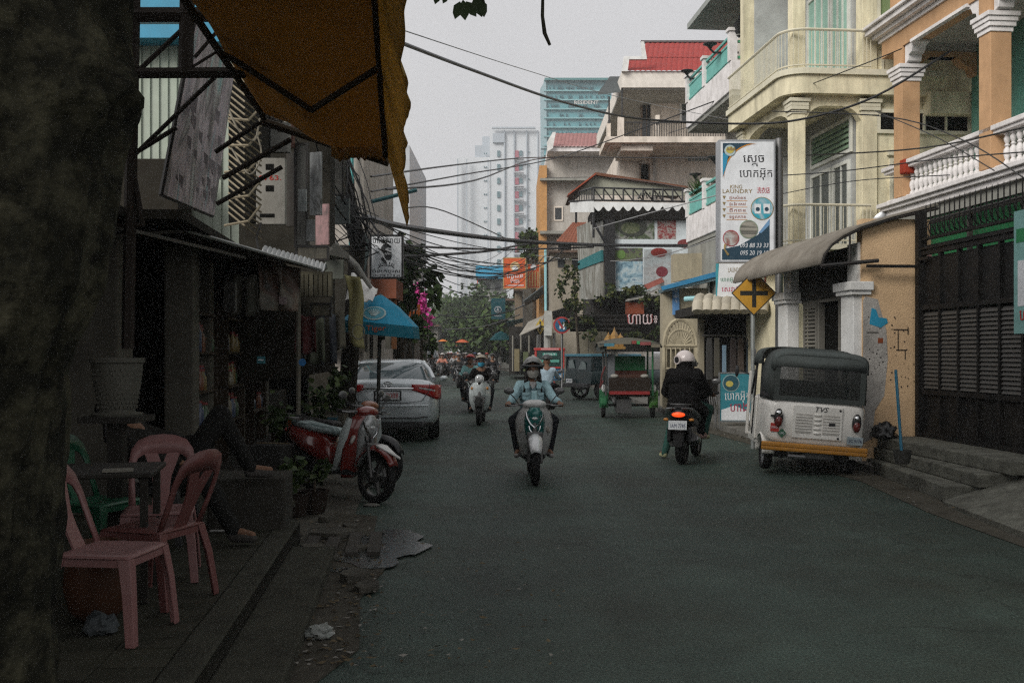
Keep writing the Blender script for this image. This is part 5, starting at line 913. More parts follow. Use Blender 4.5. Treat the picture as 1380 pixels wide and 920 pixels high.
for i, (x0, x1, y0, y1, Y, c, lab) in enumerate(((398, 414, 195, 330, 13.2, (.10, .10, .09), 'narrow grey glass board left of the leaning pole'), (415, 434, 205, 290, 13.6, (.24, .25, .25), 'pale streaky poster hanging on the dark row house'), (401, 413, 255, 285, 13.0, (.22, .24, .24), 'small pale square sign low on the grey board'), (424, 444, 275, 330, 14.2, (.30, .17, .17), 'pinkish torn poster beside the leaning pole'), (412, 424, 296, 325, 13.1, (.17, .18, .18), 'torn strip of pale paper under the square sign'))):
    bo = Board('old_poster', lab, 'poster', x0, x1, y0, y1, Y, print_mat('poster%d' % i, [tuple(v * .5 for v in c), c, tuple(v * 1.25 for v in c), (.04, .04, .035)], 4, seed=i * 5.0, stretch=(2, 2, .5), dirt=.6), .03, rz=rad(-18), frame=DKSTEEL if i == 0 else None, group='old posters on the dark row house')
up2 = thing('leaning_pole', 'dark leaning utility pole wrapped in tangled cables on the left', 'pole', P(487, 474 + 2208 / 17, 17), 0); o_ = up2.location
MB().tube([Vector((-.3, 0, -.1)), P(482, 330, 17) - o_, P(462, 230, 17) - o_, P(445, 90, 17) - o_], [.16, .14, .13, .11], 10).build('pole_shaft', mat('pole_wood', (.03, .026, .022), .9, dirt=.4), up2, smooth=60)
[MB().tube([P(*q, 17) - o_, P(*w, 17) - o_], k_, 6).build('cross_arm', mat('arm_teal', (.05, .12, .13), .7), up2) for q, w, k_ in (((440, 180), (500, 182), .05), ((500, 272), (562, 256), .035))]
b = MB()
for i in range(46):
    a = P(R.uniform(430, 478), R.uniform(180, 300), 16.9) - o_; c = P(R.uniform(468, 512), R.uniform(290, 345), 16.7) - o_; m_ = a.lerp(c, .5) + Vector((R.uniform(-.25, .25), R.uniform(-.1, .1), R.uniform(-.5, .1))); b.tube([a, a.lerp(m_, .5) + Vector((R.uniform(-.1, .1), 0, 0)), m_, m_.lerp(c, .6), c], R.choice((.008, .012, .016)), 4)
b.build('cable_tangle', BLK, up2, smooth=60, kind='stuff')
pb = root('pale_row_house', 'pale pinkish row house with a teal drain pipe behind the cables', 'house', 473, 24)
PB(pb).pb(430, 490, 160, 500, 24, 6).build('wall', mat('pale_pink_wall', (.42, .38, .34), .9, **WALLS), pb); b = PB(pb); b.tube([b.p(473.5, 150, 23.8), b.p(473.5, 330, 23.8)], .06, 7); b.build('drain_pipe', mat('pipe_teal', (.06, .30, .30), .5), pb); pwin(pb, 440, 462, 225, 290, 24, WPINK, GLASSD, .06, 1)
PB(pb).pb(430, 492, 330, 474, 23.5, .4).build('dark_ground_floor', OLDW, pb)
# ------------------------------------------------------------------ shop front under the tin canopy
shp = thing('dark_shop', 'unlit dark shop with grey pillars behind the plastic chairs', 'shop', LW(0, 0), LR)
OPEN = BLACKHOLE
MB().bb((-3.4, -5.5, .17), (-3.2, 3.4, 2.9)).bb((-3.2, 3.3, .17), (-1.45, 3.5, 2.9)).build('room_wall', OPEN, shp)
MB().bb((-3.7, -8, 2.9), (-3.3, -.3, 7.0)).build('upper_shade_wall', mat('shade_wall_plaster', (.14, .13, .11), .9, dirt=.5), shp); MB().bb((-3.4, -.2, 2.72), (-1.45, 1.2, 2.8)).bb((-3.4, 1.2, 2.72), (-1.0, 14, 2.8)).build('shop_ceiling', OLDW, shp)  # unseen upper wall added to keep the sun off the pavement and trunk
SHP = mat('shop_pillar', (.10, .095, .078), .9, var=.2, dirt=.5, streak=4)
MB().bb((-2.02, 1.45, .17), (-1.6, 1.95, 2.72)).build('pillar', SHP, shp, bevel=.02); MB().bb((-1.6, 3.1, .17), (-1.3, 3.4, 2.72)).build('pillar', SHP, shp, bevel=.02); MB().bb((-2.2, .7, .17), (-2.1, .8, 2.72)).build('slim_pillar', mat('pillar_light', (.17, .17, .15), .8), shp)
for i in range(4): MB().bb((-2.9, -.2 + i * .5, .17), (-2.84, .2 + i * .5, 2.6)).build('door_panel', mat('door_wood', (.03, .026, .02), .8, dirt=.4), shp, bevel=.01)
for y in (5.0, 7.4, 9.9): MB().bb((-1.75, y, .17), (-1.5, y + .25, 2.72)).build('pillar', SHP, shp, bevel=.02)
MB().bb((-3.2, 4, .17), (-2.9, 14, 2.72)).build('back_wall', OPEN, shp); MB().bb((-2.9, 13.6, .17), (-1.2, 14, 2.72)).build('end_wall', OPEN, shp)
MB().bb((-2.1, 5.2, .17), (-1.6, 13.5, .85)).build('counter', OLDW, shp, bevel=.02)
TINW = mat('tin_white', (.42, .43, .42), .55, dirt=.4, dcol=(.15, .14, .12))
tc_ = thing('tin_canopy', 'white edged tin canopy over the dark shop front', 'canopy', P(300, 330, 10), 0); o_ = tc_.location
e0, e1 = P(252, 311, 9.5), P(432, 363, 12.4); f0, f1 = P(150, 318, 8.6) , P(330, 352, 11.5)
b = MB(); q = [f0, e0, e1, e1 + Vector((-1.2, .8, .35)), f0 + Vector((-1.0, 1.2, .35))]; b.add([v - o_ for v in q], [(0, 1, 2, 3, 4)]); b.build('tin_sheet', mat('tin_dark', (.09, .085, .075), .7, dirt=.5), tc_, solid=.03)
MB().tube([e0 - o_, e1 - o_], .03, 6, flat=.6).build('white_edge', TINW, tc_); MB().tube([P(155, 305, 8.4) - o_, P(330, 347, 11.0) - o_], .018, 6).build('front_bar', mat('bar_grey', (.25, .24, .22), .6), tc_)
b = MB(); g0, g1 = P(352, 340, 11.9) - o_, P(437, 364, 12.6) - o_
b.grid(lambda u, v: g0.lerp(g1, u) + Vector((-.05 * v, .5 * v, .12 * math.sin(v * 2.6) + .015 * math.sin(u * 90) - .02)), 80, 6); b.build('corrugated_end', mat('tin_bright', (.46, .47, .47), .5, dirt=.3), tc_, smooth=60, solid=.01)
ph_ = thing('plastic_drape', 'dirty clear plastic sheet hanging under the canopy end', 'sheet', P(375, 380, 12), 0); o_ = ph_.location; n0 = P(347, 345, 12.1) - o_; n1 = P(403, 362, 12.3) - o_
MB().grid(lambda u, v: n0.lerp(n1, u) + Vector((.03 * math.sin(u * 14 + v * 3), .05 * math.sin(u * 11 - v * 4), -v * (.64 - .12 * u))), 30, 14).build('sheet', print_mat('old_plastic', [(.10, .09, .075), (.17, .15, .12), (.13, .075, .055), (.07, .065, .055)], 3, seed=2, stretch=(1, 1, .6)), ph_, smooth=60, solid=.006); b = PB(ph_); b.pb(376, 386, 400, 410, 12.0, .02); b.build('paper_tag', mat('tag_pink', (.24, .19, .19), .8), ph_)
wp = Board('slatted_panel', 'wooden slatted panel hanging right of the plastic drape', 'panel', 403, 448, 366, 400, 13.2, mat('old_wood', (.11, .10, .07), .9, dirt=.5), .03)
for i in range(7): wp.patch('slat', [(404.5 + i * 6.3, 368), (409.5 + i * 6.3, 368), (409.5 + i * 6.3, 399), (404.5 + i * 6.3, 399)], mat('slat_wood', (.13, .12, .085), .9, rnd=.3, dirt=.5), .02)
yc = thing('yellow_drape', 'long faded yellow cloth strip with an emblem hanging by the blue umbrella', 'cloth', P(477, 415, 15.4), 0); o_ = yc.location
MB().grid(lambda u, v: P(464 + u * 22 + v * 10 - u * v * 4, 370 + v * 96 + u * 4, 15.4) - o_ + Vector((.03 * math.sin(v * 6), .06 * math.sin(u * 5 + v * 3), 0)), 8, 16).build('cloth', mat('faded_yellow', (.33, .30, .14), .9, dirt=.6, dcol=(.12, .11, .07), streak=3), yc, smooth=60, solid=.01)
b = MB(); m_ = P(483, 447, 15.25) - o_; b.tube([m_ + Vector((.09 * math.cos(a * .5236), 0, .11 * math.sin(a * .5236))) for a in range(12)], .012, 5, closed=True); b.build('emblem_ring', mat('emblem_grey', (.2, .19, .14), .8), yc)
pd = thing('white_drape', 'crumpled white sheet over the stall beside the blue umbrella', 'sheet', P(488, 388, 15.8), 0); o_ = pd.location
MB().grid(lambda u, v: P(470 + u * 36, 366 + v * 40 + u * 22 - u * v * 20, 15.8) - o_ + Vector((0, -.55 * v + .25 + .05 * math.sin(u * 13 + v * 5), .05 * noise.noise(Vector((u * 5, v * 5, 0))))), 14, 10).build('sheet', mat('white_sheet', (.84, .82, .80), .9, var=.2, dirt=.4), pd, smooth=60, solid=.01)
b = MB().tube([P(440, 318, 15.6) - o_, P(462, 343, 15.6) - o_, P(480, 358, 15.6) - o_, P(500, 388, 15.8) - o_], [.05, .06, .05, .03], 7); b.build('rolled_edge', mat('roll_white', (.33, .32, .3), .9, dirt=.5), pd, smooth=60)
jt = lone(MB().add([P(400, 322, 14) , P(452, 330, 15), P(478, 352, 16), P(440, 345, 14.2)], [(0, 1, 2, 3)]), 'old_tin_roof', mat('old_tin', (.12, .115, .10), .8, dirt=.5), 'old tin roof over the stalls beneath the leaning pole', 'roof', solid=.06)
# ------------------------------------------------------------------ clutter along the left row
for i, (x0, x1, y0, y1, Y, c, rz_, lab) in enumerate(((385, 397, 205, 305, 13.4, (.045, .035, .025), -18, 'dark brown shutter board right of the numbered panel'), (447, 463, 212, 262, 15.8, (.22, .21, .19), -25, 'pale notice board tied to the leaning pole'), (449, 472, 268, 302, 15.9, (.10, .12, .12), -25, 'dark slate board under the pale notice board'), (400, 441, 333, 349, 13.0, (.11, .10, .075), 0, 'long brown board above the corrugated canopy end'), (437, 463, 350, 376, 14.4, (.07, .08, .06), -10, 'dark green board beneath the old tin roof'), (352, 372, 130, 160, 12.8, (.2, .2, .19), 0, 'weathered pale board above the vent panel'), (388, 396, 150, 200, 13.2, (.14, .06, .04), -18, 'narrow reddish board near the awning\'s end rail'), (420, 445, 410, 425, 13.4, (.10, .09, .06), 0, 'low brown board under the slatted panel'), (300, 318, 380, 420, 11.0, (.05, .05, .045), -20, 'dark poster on the shop pillar under the canopy'))):
    bo = Board('hanging_board', lab, 'board', x0, x1, y0, y1, Y, print_mat('wall_board%d' % i, [tuple(v * .55 for v in c), c, tuple(v * 1.3 for v in c)], 5, seed=i * 3.0 + 1, stretch=(2, 2, .5), dirt=.6), .04, rz=rad(rz_), frame=DKSTEEL if i % 2 else None, fw=.025)
ac = thing('air_conditioner', 'dusty outdoor air conditioner unit on the dark row house', 'air conditioner', P(424, 150, 14.1), 0); MB().bb((-.36, -.3, -.26), (.36, 0, .26)).build('casing', mat('ac_casing', (.24, .235, .21), .7, dirt=.6), ac, bevel=.02)
MB().tube([(.24 * math.cos(a * .5236) * .85 - .06, -.305, .24 * math.sin(a * .5236) * .85) for a in range(12)], .012, 5, closed=True).build('fan_ring', DKSTEEL, ac); b = MB()
for i in range(7): b.tube([(-.26, -.31, -.18 + i * .06), (.14, -.31, -.18 + i * .06)], .006, 4)
b.build('fan_guard', DKSTEEL, ac, kind='stuff')
for i, (x, y, Y, w, d, h, c, lab) in enumerate(((392, 562, 13.2, .5, .4, .3, (.09, .065, .035), 'brown carton at the bottom of the shop front pile'), (394, 536, 13.25, .42, .36, .26, (.07, .055, .03), 'smaller brown carton on top of the pile'), (432, 556, 15.4, .5, .4, .45, (.02, .07, .09), 'dull blue crate by the iron post'), (448, 548, 16.6, .45, .4, .5, (.11, .10, .08), 'pale box behind the scooter handlebars'), (368, 596, 11.5, .4, .4, .4, (.03, .03, .028), 'black crate behind the low block'))):
    q = P(x, y, Y); bx = thing('box', lab, 'box', (q.x, Y, max(.17, q.z - h * .5)), R.uniform(-.3, .3)); bx.location.z = (.17, .47, .17, .17, .17)[i]
    m_ = mat('box%d' % i, c, .85, dirt=.4); MB().box((0, 0, h / 2), (w, d, h)).build('box_body', m_, bx, bevel=.008); MB().box((0, 0, h + .006), (w * .98, .06, .008)).build('tape', mat('tape_brown', (.12, .09, .05), .4), bx)
for i, (px, py, Y, L_, c, lab) in enumerate(((412, 425, 13.6, .5, (.10, .03, .03), 'dark red bag hanging under the canopy end'), (424, 430, 14.0, .6, (.09, .10, .07), 'grey green cloth hanging by the iron post'), (440, 425, 14.6, .7, (.035, .04, .05), 'dark blue cloth hanging behind the yellow strip'), (452, 420, 15.0, .55, (.14, .13, .10), 'pale cloth hanging behind the yellow strip'), (330, 372, 11.4, .45, (.05, .05, .04), 'dark rag hanging from the canopy bar'))):
    q = P(px, py, Y); cl_ = MB().grid(lambda u, v: ((u - .5) * .26 * (1 + .15 * v), .04 * math.sin(u * 11 + i) * (.3 + v), -L_ * v + .02 * math.sin(u * 9)), 12, 8); o = lone(cl_, 'hanging_cloth', mat('cloth_hang%d' % i, c, .9, dirt=.4), lab, 'cloth', smooth=60, solid=.006); o.location = q
for i, (pts, r_, lab) in enumerate((([P(300, 120, 11.8), P(318, 170, 11.5), P(342, 190, 11.6), P(350, 160, 11.8)], .012, 'looped pale cable by the window grille'), ([P(312, 200, 11.6), P(336, 235, 11.4), P(352, 210, 11.6), P(346, 180, 11.8)], .010, 'second looped cable lower on the window grille'), ([P(352, 300, 12), P(346, 322, 12), P(352, 345, 12), P(360, 350, 12)], .014, 'dark cable hanging under the numbered panel'), ([P(420, 160, 14), P(440, 250, 15), P(470, 300, 16), P(500, 312, 17)], .014, 'cable running down the row house to the leaning pole'), ([P(330, 100, 12), P(400, 190, 13.5), P(445, 240, 15), P(478, 300, 16.5)], .012, 'slack cable across the boards of the row house'), ([P(398, 340, 13), P(440, 335, 15), P(486, 330, 17)], .012, 'cable under the old posters'))):
    wire(pts, r_, lab, group='cables on the left house fronts', m=mat('cable_cream', (.2, .18, .14), .7) if i < 2 else BLK)
for si, (y_, lab) in enumerate(((4.0, 'dark wooden shelf of jars nearest the pillar'), (6.0, 'dark wooden shelf of jars behind the hanging cloths'), (8.2, 'dark wooden shelf of jars farthest along the shop front'))):
    o_ = LW(-1.62, y_, .17); sf_ = thing('goods_shelf', lab, 'shelf', o_, LR, 'goods shelves in the dark shop front')
    for z in (.5, .95, 1.4, 1.85): MB().bb((-.16, 0, z), (.16, 1.3, z + .03)).build('shelf_board', mat('shelf_wood', (.05, .038, .026), .8, dirt=.4), sf_)
    for yy in (0, 1.27): MB().bb((-.16, yy, 0), (.16, yy + .03, 2.0)).build('upright', MC['shelf_wood'], sf_)
    for z in (.53, .98, 1.43):
        for k in range(6):
            h = R.uniform(.18, .32); ci = R.randrange(5); jr = thing('jar', 'jar standing on ' + ('the shelf nearest the pillar', 'the shelf behind the hanging cloths', 'the farthest shelf')[si], 'jar', LW(-1.56 + R.uniform(-.04, .03), y_ + .14 + k * .2, .17 + z), 0, 'jars on the shelf ' + ('nearest the pillar', 'behind the cloths', 'farthest along')[si])
            MB().lathe([(.05, 0), (.058, .02), (.055, h * .7), (.03, h * .85), (.03, h)], n=10).build('jar_body', mat('jar%d' % ci, [(.16, .06, .03), (.05, .09, .05), (.20, .18, .13), (.06, .08, .14), (.18, .13, .05)][ci], .3), jr, smooth=50); MB().lathe([(.034, h), (.034, h + .03), (0, h + .03)], n=10).build('lid', mat('jar_lid', (.2, .03, .03), .5), jr)
# ------------------------------------------------------------------ umbrella
ub = thing('market_umbrella', 'bright blue market umbrella with a pale oval emblem and red lettering', 'umbrella', G(508, 474 + 2208 / 16.2), 0); o_ = ub.location; UB = mat('umbrella_blue', (.02, .26, .42), .6, var=.08, dirt=.1); n = 8; Yu = 16.2
top = P(513, 396, Yu) - o_; k = Yu / F
rim = [top + Vector((math.cos(6.2832 * (i + .5) / n - .1) * .61, math.sin(6.2832 * (i + .5) / n - .1) * .61, -.47 - .06 * math.cos(6.2832 * (i + .5) / n))) for i in range(n)]
b = MB(); mid = [top.lerp(v, .5) + Vector((0, 0, .05)) for v in rim]
for i in range(n):
    j = (i + 1) % n; b.add([top, mid[i], mid[j]], [(0, 1, 2)]); b.add([mid[i], rim[i], rim[j], mid[j]], [(0, 1, 2, 3)])
b.build('canopy', UB, ub, solid=.006); b = MB()
for i in range(n):
    j = (i + 1) % n; d = Vector((0, 0, -.17)); b.add([rim[i], rim[j], rim[j] + d + (rim[j] - top) * .03, rim[i] + d + (rim[i] - top) * .03], [(0, 1, 2, 3)])
b.build('valance', mat('umbrella_valance', (.015, .14, .20), .7), ub, solid=.005)
for i in range(n): MB().tube([top, rim[i] + Vector((0, 0, -.02))], .012, 5).build('rib', STEEL, ub)
MB().tube([(-.0, 0, 0), (top.x, 0, top.z)], .03, 8).build('pole', mat('pole_dark', (.04, .04, .035), .7), ub)
fr = [i for i in range(n)]; fr.sort(key=lambda i: (rim[i] + rim[(i + 1) % n]).y); i0 = fr[0]; A_, B_ = rim[i0], rim[(i0 + 1) % n]; cen = (mid[i0] + mid[(i0 + 1) % n] + A_ + B_) / 4; ex = (B_ - A_).normalized() if B_.x > A_.x else (A_ - B_).normalized(); nz = (mid[i0] - A_).cross(B_ - A_); nz.normalize(); nz = nz if nz.y < 0 else -nz; ey = nz.cross(ex).normalized(); ey = ey if ey.z > 0 else -ey
b = MB(); m4 = lambda s_: [cen + nz * .012 + ex * math.cos(a * .2244) * .185 * s_ + ey * math.sin(a * .2244) * .15 * s_ for a in range(28)]
b.add(m4(1), [tuple(range(28))]); b.build('emblem_disc', mat('emblem_pale', (.42, .52, .52), .6), ub, solid=.004); b = MB(); b.add([v + nz * .006 for v in m4(.84)], [tuple(range(28))]); b.build('emblem_centre', mat('emblem_blue', (.10, .32, .40), .6), ub, solid=.004)
b = MB()
for i in range(9): a = -1.2 + i * .3; b.tube([cen + nz * .022 - ey * .07 + ex * (i - 4) * .006, cen + nz * .022 + ex * math.sin(a) * .1 + ey * (math.cos(a) * .09 - .01)], .008, 4)
b.build('emblem_leaf', MC['emblem_pale'], ub)
text(ub, 'Tiger', (A_ + B_) / 2 + Vector((.06, -.035, -.085)), .115, mat('letter_orange', (.42, .10, .04), .6), width=.3)
# ------------------------------------------------------------------ signs in the middle distance on the left
bs = Board('bearded_man_sign', 'white shop sign with a black bearded profile and script', 'sign', 500, 541.5, 318, 373.5, 20.5, SIGNW, .12, frame=BLK, fw=.035)
IK = mat('sign_ink', (.02, .022, .025), .5); bs.text('ហាងសាយ', 520.5, 324.5, 8, IK, 37)
prof = [(514, 334), (517, 330), (521, 329), (525, 330.5), (527, 333), (527, 336), (528.6, 339.5), (527.6, 341), (528, 343), (527.5, 345), (526, 349), (521, 349.5), (518, 346), (516.5, 342), (516, 338)]
bs.patch('head', prof, mat('sign_skin', (.42, .43, .45), .5)); bs.patch('hair', [(513.5, 338), (513.8, 333), (517, 329), (522, 328), (527, 331), (527.2, 334), (522, 333.5), (519, 336), (519, 341), (517, 342)], IK, .006); bs.patch('beard', [(518, 340), (520, 343), (523.5, 343.4), (527.6, 342.6), (528.2, 345), (526.5, 350), (521, 350.5), (518, 346)], IK, .007); bs.patch('eyebrow', [(523.5, 335.3), (527, 335.8), (527, 336.9), (523.5, 336.6)], IK, .008)
bs.patch('collar', [(513, 349), (516, 346), (521, 353), (519, 356)], IK, .005)
n = 12; b = [(520.5 + 11 * math.cos(math.pi * i / n), 361.5 - 4.5 * math.sin(math.pi * i / n)) for i in range(n + 1)] + [(520.5 + 9.8 * math.cos(math.pi * (n - i) / n), 361.5 - 3.4 * math.sin(math.pi * (n - i) / n)) for i in range(n + 1)]; bs.patch('arc_line', b, IK)
for i in range(7): a = math.pi * (i + .5) / 7; bs.patch('ray', [(520.5 + 9 * math.cos(a) - .5, 359 - 3 * math.sin(a)), (520.5 + 9 * math.cos(a) + .5, 359 - 3 * math.sin(a)), (520.5 + 11 * math.cos(a) + .5, 357 - 4 * math.sin(a)), (520.5 + 11 * math.cos(a) - .5, 357 - 4 * math.sin(a))], IK, .005)
bs.text('បំពាក់បុរស', 520.5, 365.5, 4.6, IK, 38); bs.text('TEL 096 7 7 8 66', 520.5, 371, 3, IK, 38)
gb_ = thing('grey_board', 'tilted grey blue board left of the bearded man sign', 'sign', P(487, 340, 19.6), 0); o_ = gb_.location; b = MB(); b.add([P(x, y, Y_) - o_ for x, y, Y_ in ((477, 362, 19), (489, 370, 20.4), (499, 326, 20.4), (486, 309, 19))], [(0, 1, 2, 3)]); b.build('panel', mat('board_greyblue', (.15, .20, .21), .6, dirt=.4), gb_, solid=.06)
b = MB(); b.add([P(x, y, 19.0) - o_ + Vector((.03, -.05, 0)) for x, y in ((484, 345), (489, 343), (491, 334), (487, 330))], [(0, 1, 2, 3)]); b.build('faded_mark', mat('mark_pale', (.3, .34, .35), .6), gb_, solid=.01)
rw = Board('round_white_sign', 'round white sign beside the pink bougainvillea', 'sign', 542, 545, 404, 408, 30, STEEL, .05, board='bracket'); rw.disc('face', 543.5, 406, 9, SIGNW, .02); rw.disc('red_drop', 545, 411, 2.6, mat('drop_red', (.4, .1, .08), .5), .03); rw.patch('blue_script', [(537, 404), (549, 401), (550, 403), (538, 406)], mat('script_blue', (.1, .15, .3), .5), .03)
os3 = Board('small_orange_sign', 'small orange sign under the round white sign', 'sign', 551, 566, 410, 426, 31, mat('orange_small', (.62, .14, .02), .5), .1); os3.text('GO', 558, 417, 6, SIGNW, 9); os3.disc('mark', 558, 413, 3, mat('mark_or', (.6, .4, .2), .5), .02)
bv = thing('bougainvillea', 'pink flowering bougainvillea hanging over the left shops', 'plant', P(563, 420, 33), 0); b = MB(); leaves(b, (0, 0, 0), (.5, .4, .6), 700, .16); b.build('blossom', [mat('blossom_pink', (.62, .07, .33), .7, var=.3), mat('blossom_pale', (.65, .16, .4), .7)], bv)
b = MB(); leaves(b, (.2, .3, -.7), (.5, .4, .8), 420, .16); b.build('foliage', [LEAF, LEAF2], bv); MB().tube([(.1, .3, -2.1), (.1, .2, -.6), (0, 0, 0)], [.05, .04, .02], 6).build('stem', BARKM, bv)
tree(548, 27, 4.3, 2.3, 1.15, 'leafy tree just behind the bearded man sign', 900, .24, tr=.07)
tree(540, 25.6, 2.7, 1.9, .8, 'low bushy tree under the bearded man sign', 260, .2, tr=.05)
lo = root('left_far_shops', 'row of low dark shops behind the parked cars', 'shops', 510, 26); PB(lo).pl([(400, 380), (500, 395), (500, 530), (400, 560)], 25, .4).build('wall', OLDW, lo); PB(lo).pb(500, 534, 376, 402, 24, 1.5).build('red_tile_roof', mat('roof_brickred', (.20, .07, .04), .8, dirt=.4), lo); PB(lo).pb(526, 533, 374, 470, 24.5, .3).build('orange_pillar', mat('pillar_orange', (.32, .13, .05), .8, dirt=.4), lo); PB(lo).pb(500, 545, 440, 525, 30, 3).build('shop_wall', OLDW, lo); PB(lo).pb(519, 526, 430, 470, 22, .2).build('post_beige', SHP, lo)
for i, (x0, x1, y0, Y, c, lab) in enumerate(((520, 556, 430, 46, (.10, .09, .08), 'dark shop house behind the white parked car'), (546, 574, 434, 80, (.16, .15, .13), 'grey brown shop house beyond the white car'), (566, 590, 440, 120, (.2, .19, .17), 'distant shop house at the left of the traffic'))): small_house(lab, x0, x1, y0, Y, c, RUST, 1, 'small houses beyond the parked cars')
# ================================================================== things on the left pavement
def chair(name, label, m, X, Y, rz, group='plastic chairs round the street table'):
    t = thing(name, label, 'chair', (X, Y, .2), rz, group); W, D, H = .42, .40, .43
    n = 16
    def seat(u, v):
        x, y = (u - .5) * W, (v - .5) * D; e = max(abs(u - .5), abs(v - .5)) * 2; return (x * (1 - .03 * (abs(v - .5) * 2) ** 4), y * (1 - .03 * (abs(u - .5) * 2) ** 4), H - .012 * (1 - e ** 4) - .018 * max(0, e - .85) / .15)
    b = MB().grid(seat, n, n); o = b.build('seat', m, t, smooth=60, solid=.008)
    b = MB()                                     # apron under the seat
    for sx, sy, L_, ax in ((0, D / 2 - .012, W - .03, 0), (0, -D / 2 + .012, W - .03, 0), (W / 2 - .012, 0, D - .03, 1), (-W / 2 + .012, 0, D - .03, 1)): b.box((sx, sy, H - .035), (L_ if ax == 0 else .006, .006 if ax == 0 else L_, .05))
    b.build('seat_rim', m, t)
    for sx in (-1, 1):
        for sy in (-1, 1):
            x0, y0 = sx * (W / 2 - .035), sy * (D / 2 - .035); x1, y1 = sx * (W / 2 + .01), sy * (D / 2 + .015 + (.03 if sy < 0 else 0)); rings = []
            for z, f in ((H - .02, 0), (.25, .55), (.02, 1), (0, 1)):
                x, y = x0 + (x1 - x0) * f, y0 + (y1 - y0) * f; w = .031 - .008 * f
                rings.append([(x + sx * w, y + sy * w, z), (x - sx * w, y + sy * w, z), (x - sx * w, y + sy * (w - .012), z), (x + sx * (w - .014), y + sy * (w - .014), z), (x + sx * (w - .012), y - sy * w, z), (x + sx * w, y - sy * w, z)])
            MB().loft(rings).build('leg', m, t, bevel=.004)
    # back: arched top band, two side posts and a Y-shaped splat
    def bk(s_, z): return (s_ * (1 + .0 * z), -D / 2 + .02 - (z - H) * .24 - .05 * math.sin((z - H) * 3.2) + .035 * (1 - (s_ / .22) ** 2) * -1 * ((z - H) / .42), z)
    out = [(-.195, .40), (-.20, .55), (-.205, .68), (-.19, .77), (-.15, .825), (-.08, .852), (0, .86), (.08, .852), (.15, .825), (.19, .77), (.205, .68), (.20, .55), (.195, .40)]
    inn = [(-.150, .40), (-.162, .55), (-.165, .66), (-.150, .71), (-.12, .73), (-.065, .74), (0, .735), (.065, .74), (.12, .73), (.150, .71), (.165, .66), (.162, .55), (.150, .40)]
    b = MB(); vs = [bk(*p) for p in out] + [bk(*p) for p in inn]; k_ = len(out); b.add(vs, [(i, i + 1, k_ + i + 1, k_ + i) for i in range(k_ - 1)]); br = b.build('backrest', m, t, smooth=60, solid=.012)
    sp = [(-.055, .40), (-.05, .52), (-.06, .60), (-.11, .74), (-.03, .74), (0, .665), (.03, .74), (.11, .74), (.06, .60), (.05, .52), (.055, .40)]
    b = MB(); b.add([bk(x, z) for x, z in sp], [(0, 1, 9, 10), (1, 2, 8, 9), (2, 3, 4, 5), (2, 5, 8), (5, 6, 7, 8)]); b.build('back_splat', m, t, solid=.012)
    return t
PINK = mat('pink_plastic', (.22, .105, .10), .45, var=.08, dirt=.35, dcol=(.15, .08, .08)); REDP = mat('red_plastic', (.14, .052, .047), .48, var=.08, dirt=.35, dcol=(.13, .05, .05)); GRP = mat('green_plastic', (.012, .10, .05), .42, var=.08, dirt=.2)
chair('plastic_chair', 'dusty pink plastic chair nearest the camera, its back against the tree', PINK, -1.99, 5.10, rad(-97)); chair('plastic_chair', 'dark red plastic chair seen from the side with its back to the street', REDP, -2.03, 5.80, rad(72)); chair('plastic_chair', 'pink plastic chair behind the red one, its Y-shaped back facing out', PINK, -2.20, 6.38, rad(-165)); chair('plastic_chair', 'green plastic chair half hidden behind the tree and table', GRP, -2.72, 6.75, rad(-110))
tb_ = thing('street_table', 'low dark table between the plastic chairs and the tree', 'table', (-2.45, 5.9, .2), .2); DKWD = mat('table_dark', (.03, .028, .024), .6, dirt=.3); MB().bb((-.4, -.3, .70), (.4, .3, .73)).build('table_top', DKWD, tb_, bevel=.008)
for sx in (-.35, .35):
    for sy in (-.25, .25): MB().bb((sx - .02, sy - .02, 0), (sx + .02, sy + .02, .70)).build('leg', DKWD, tb_)
tn = lone(MB().box((0, 0, 0), (.16, .1, .012), (0, 0, .3)), 'menu_card', mat('tray_grey', (.2, .19, .16), .6), 'small grey card on the dark table edge', 'card'); tn.location = (-2.2, 5.72, .94)
st_ = thing('clay_jar', 'reddish brown clay jar on the pavement behind the nearest chair', 'jar', (-2.17, 5.36, .2)); MB().lathe([(.08, 0), (.14, .06), (.17, .18), (.16, .28), (.11, .36), (.10, .39), (.12, .41), (.10, .41), (.08, .36)], n=20).build('jar_body', mat('brown_clay', (.07, .03, .016), .6, dirt=.4), st_, smooth=50)
o = crumple('grey_bag', (0, 0, 0), .075, mat('bag_grey', (.06, .07, .075), .6, dirt=.3), 'small crumpled grey bag on the pavement under the nearest chair', 'bag', .8, 3.0); o.location = G(136, 852, .2)
fp = thing('flower_pot', 'white woven pattern flower pot on a dark stand by the shop', 'flower pot', P(158, 555, 6.9), 0); fp.location.z = .2; z0 = CAM + (HZ - 556) / F * 6.9 - .2; PW = mat('pot_white', (.11, .108, .09), .7, dirt=.4, bump=.0)
MB().bb((-.19, -.19, z0 - .06), (.19, .19, z0 - .02)).bb((-.05, -.05, 0), (.05, .05, z0 - .06)).build('stand', DKWD, fp)
MB().lathe([(.13, z0 - .02), (.13, z0), (.115, z0 + .01), (.15, z0 + .18), (.165, z0 + .33), (.178, z0 + .34), (.178, z0 + .37), (.16, z0 + .37), (.15, z0 + .3)], n=28).build('pot', PW, fp, smooth=40); MB().lathe([(.16, z0 - .022), (.17, z0 - .005), (.16, z0 + .0)], n=24).build('saucer', PW, fp, smooth=40)
b = MB()
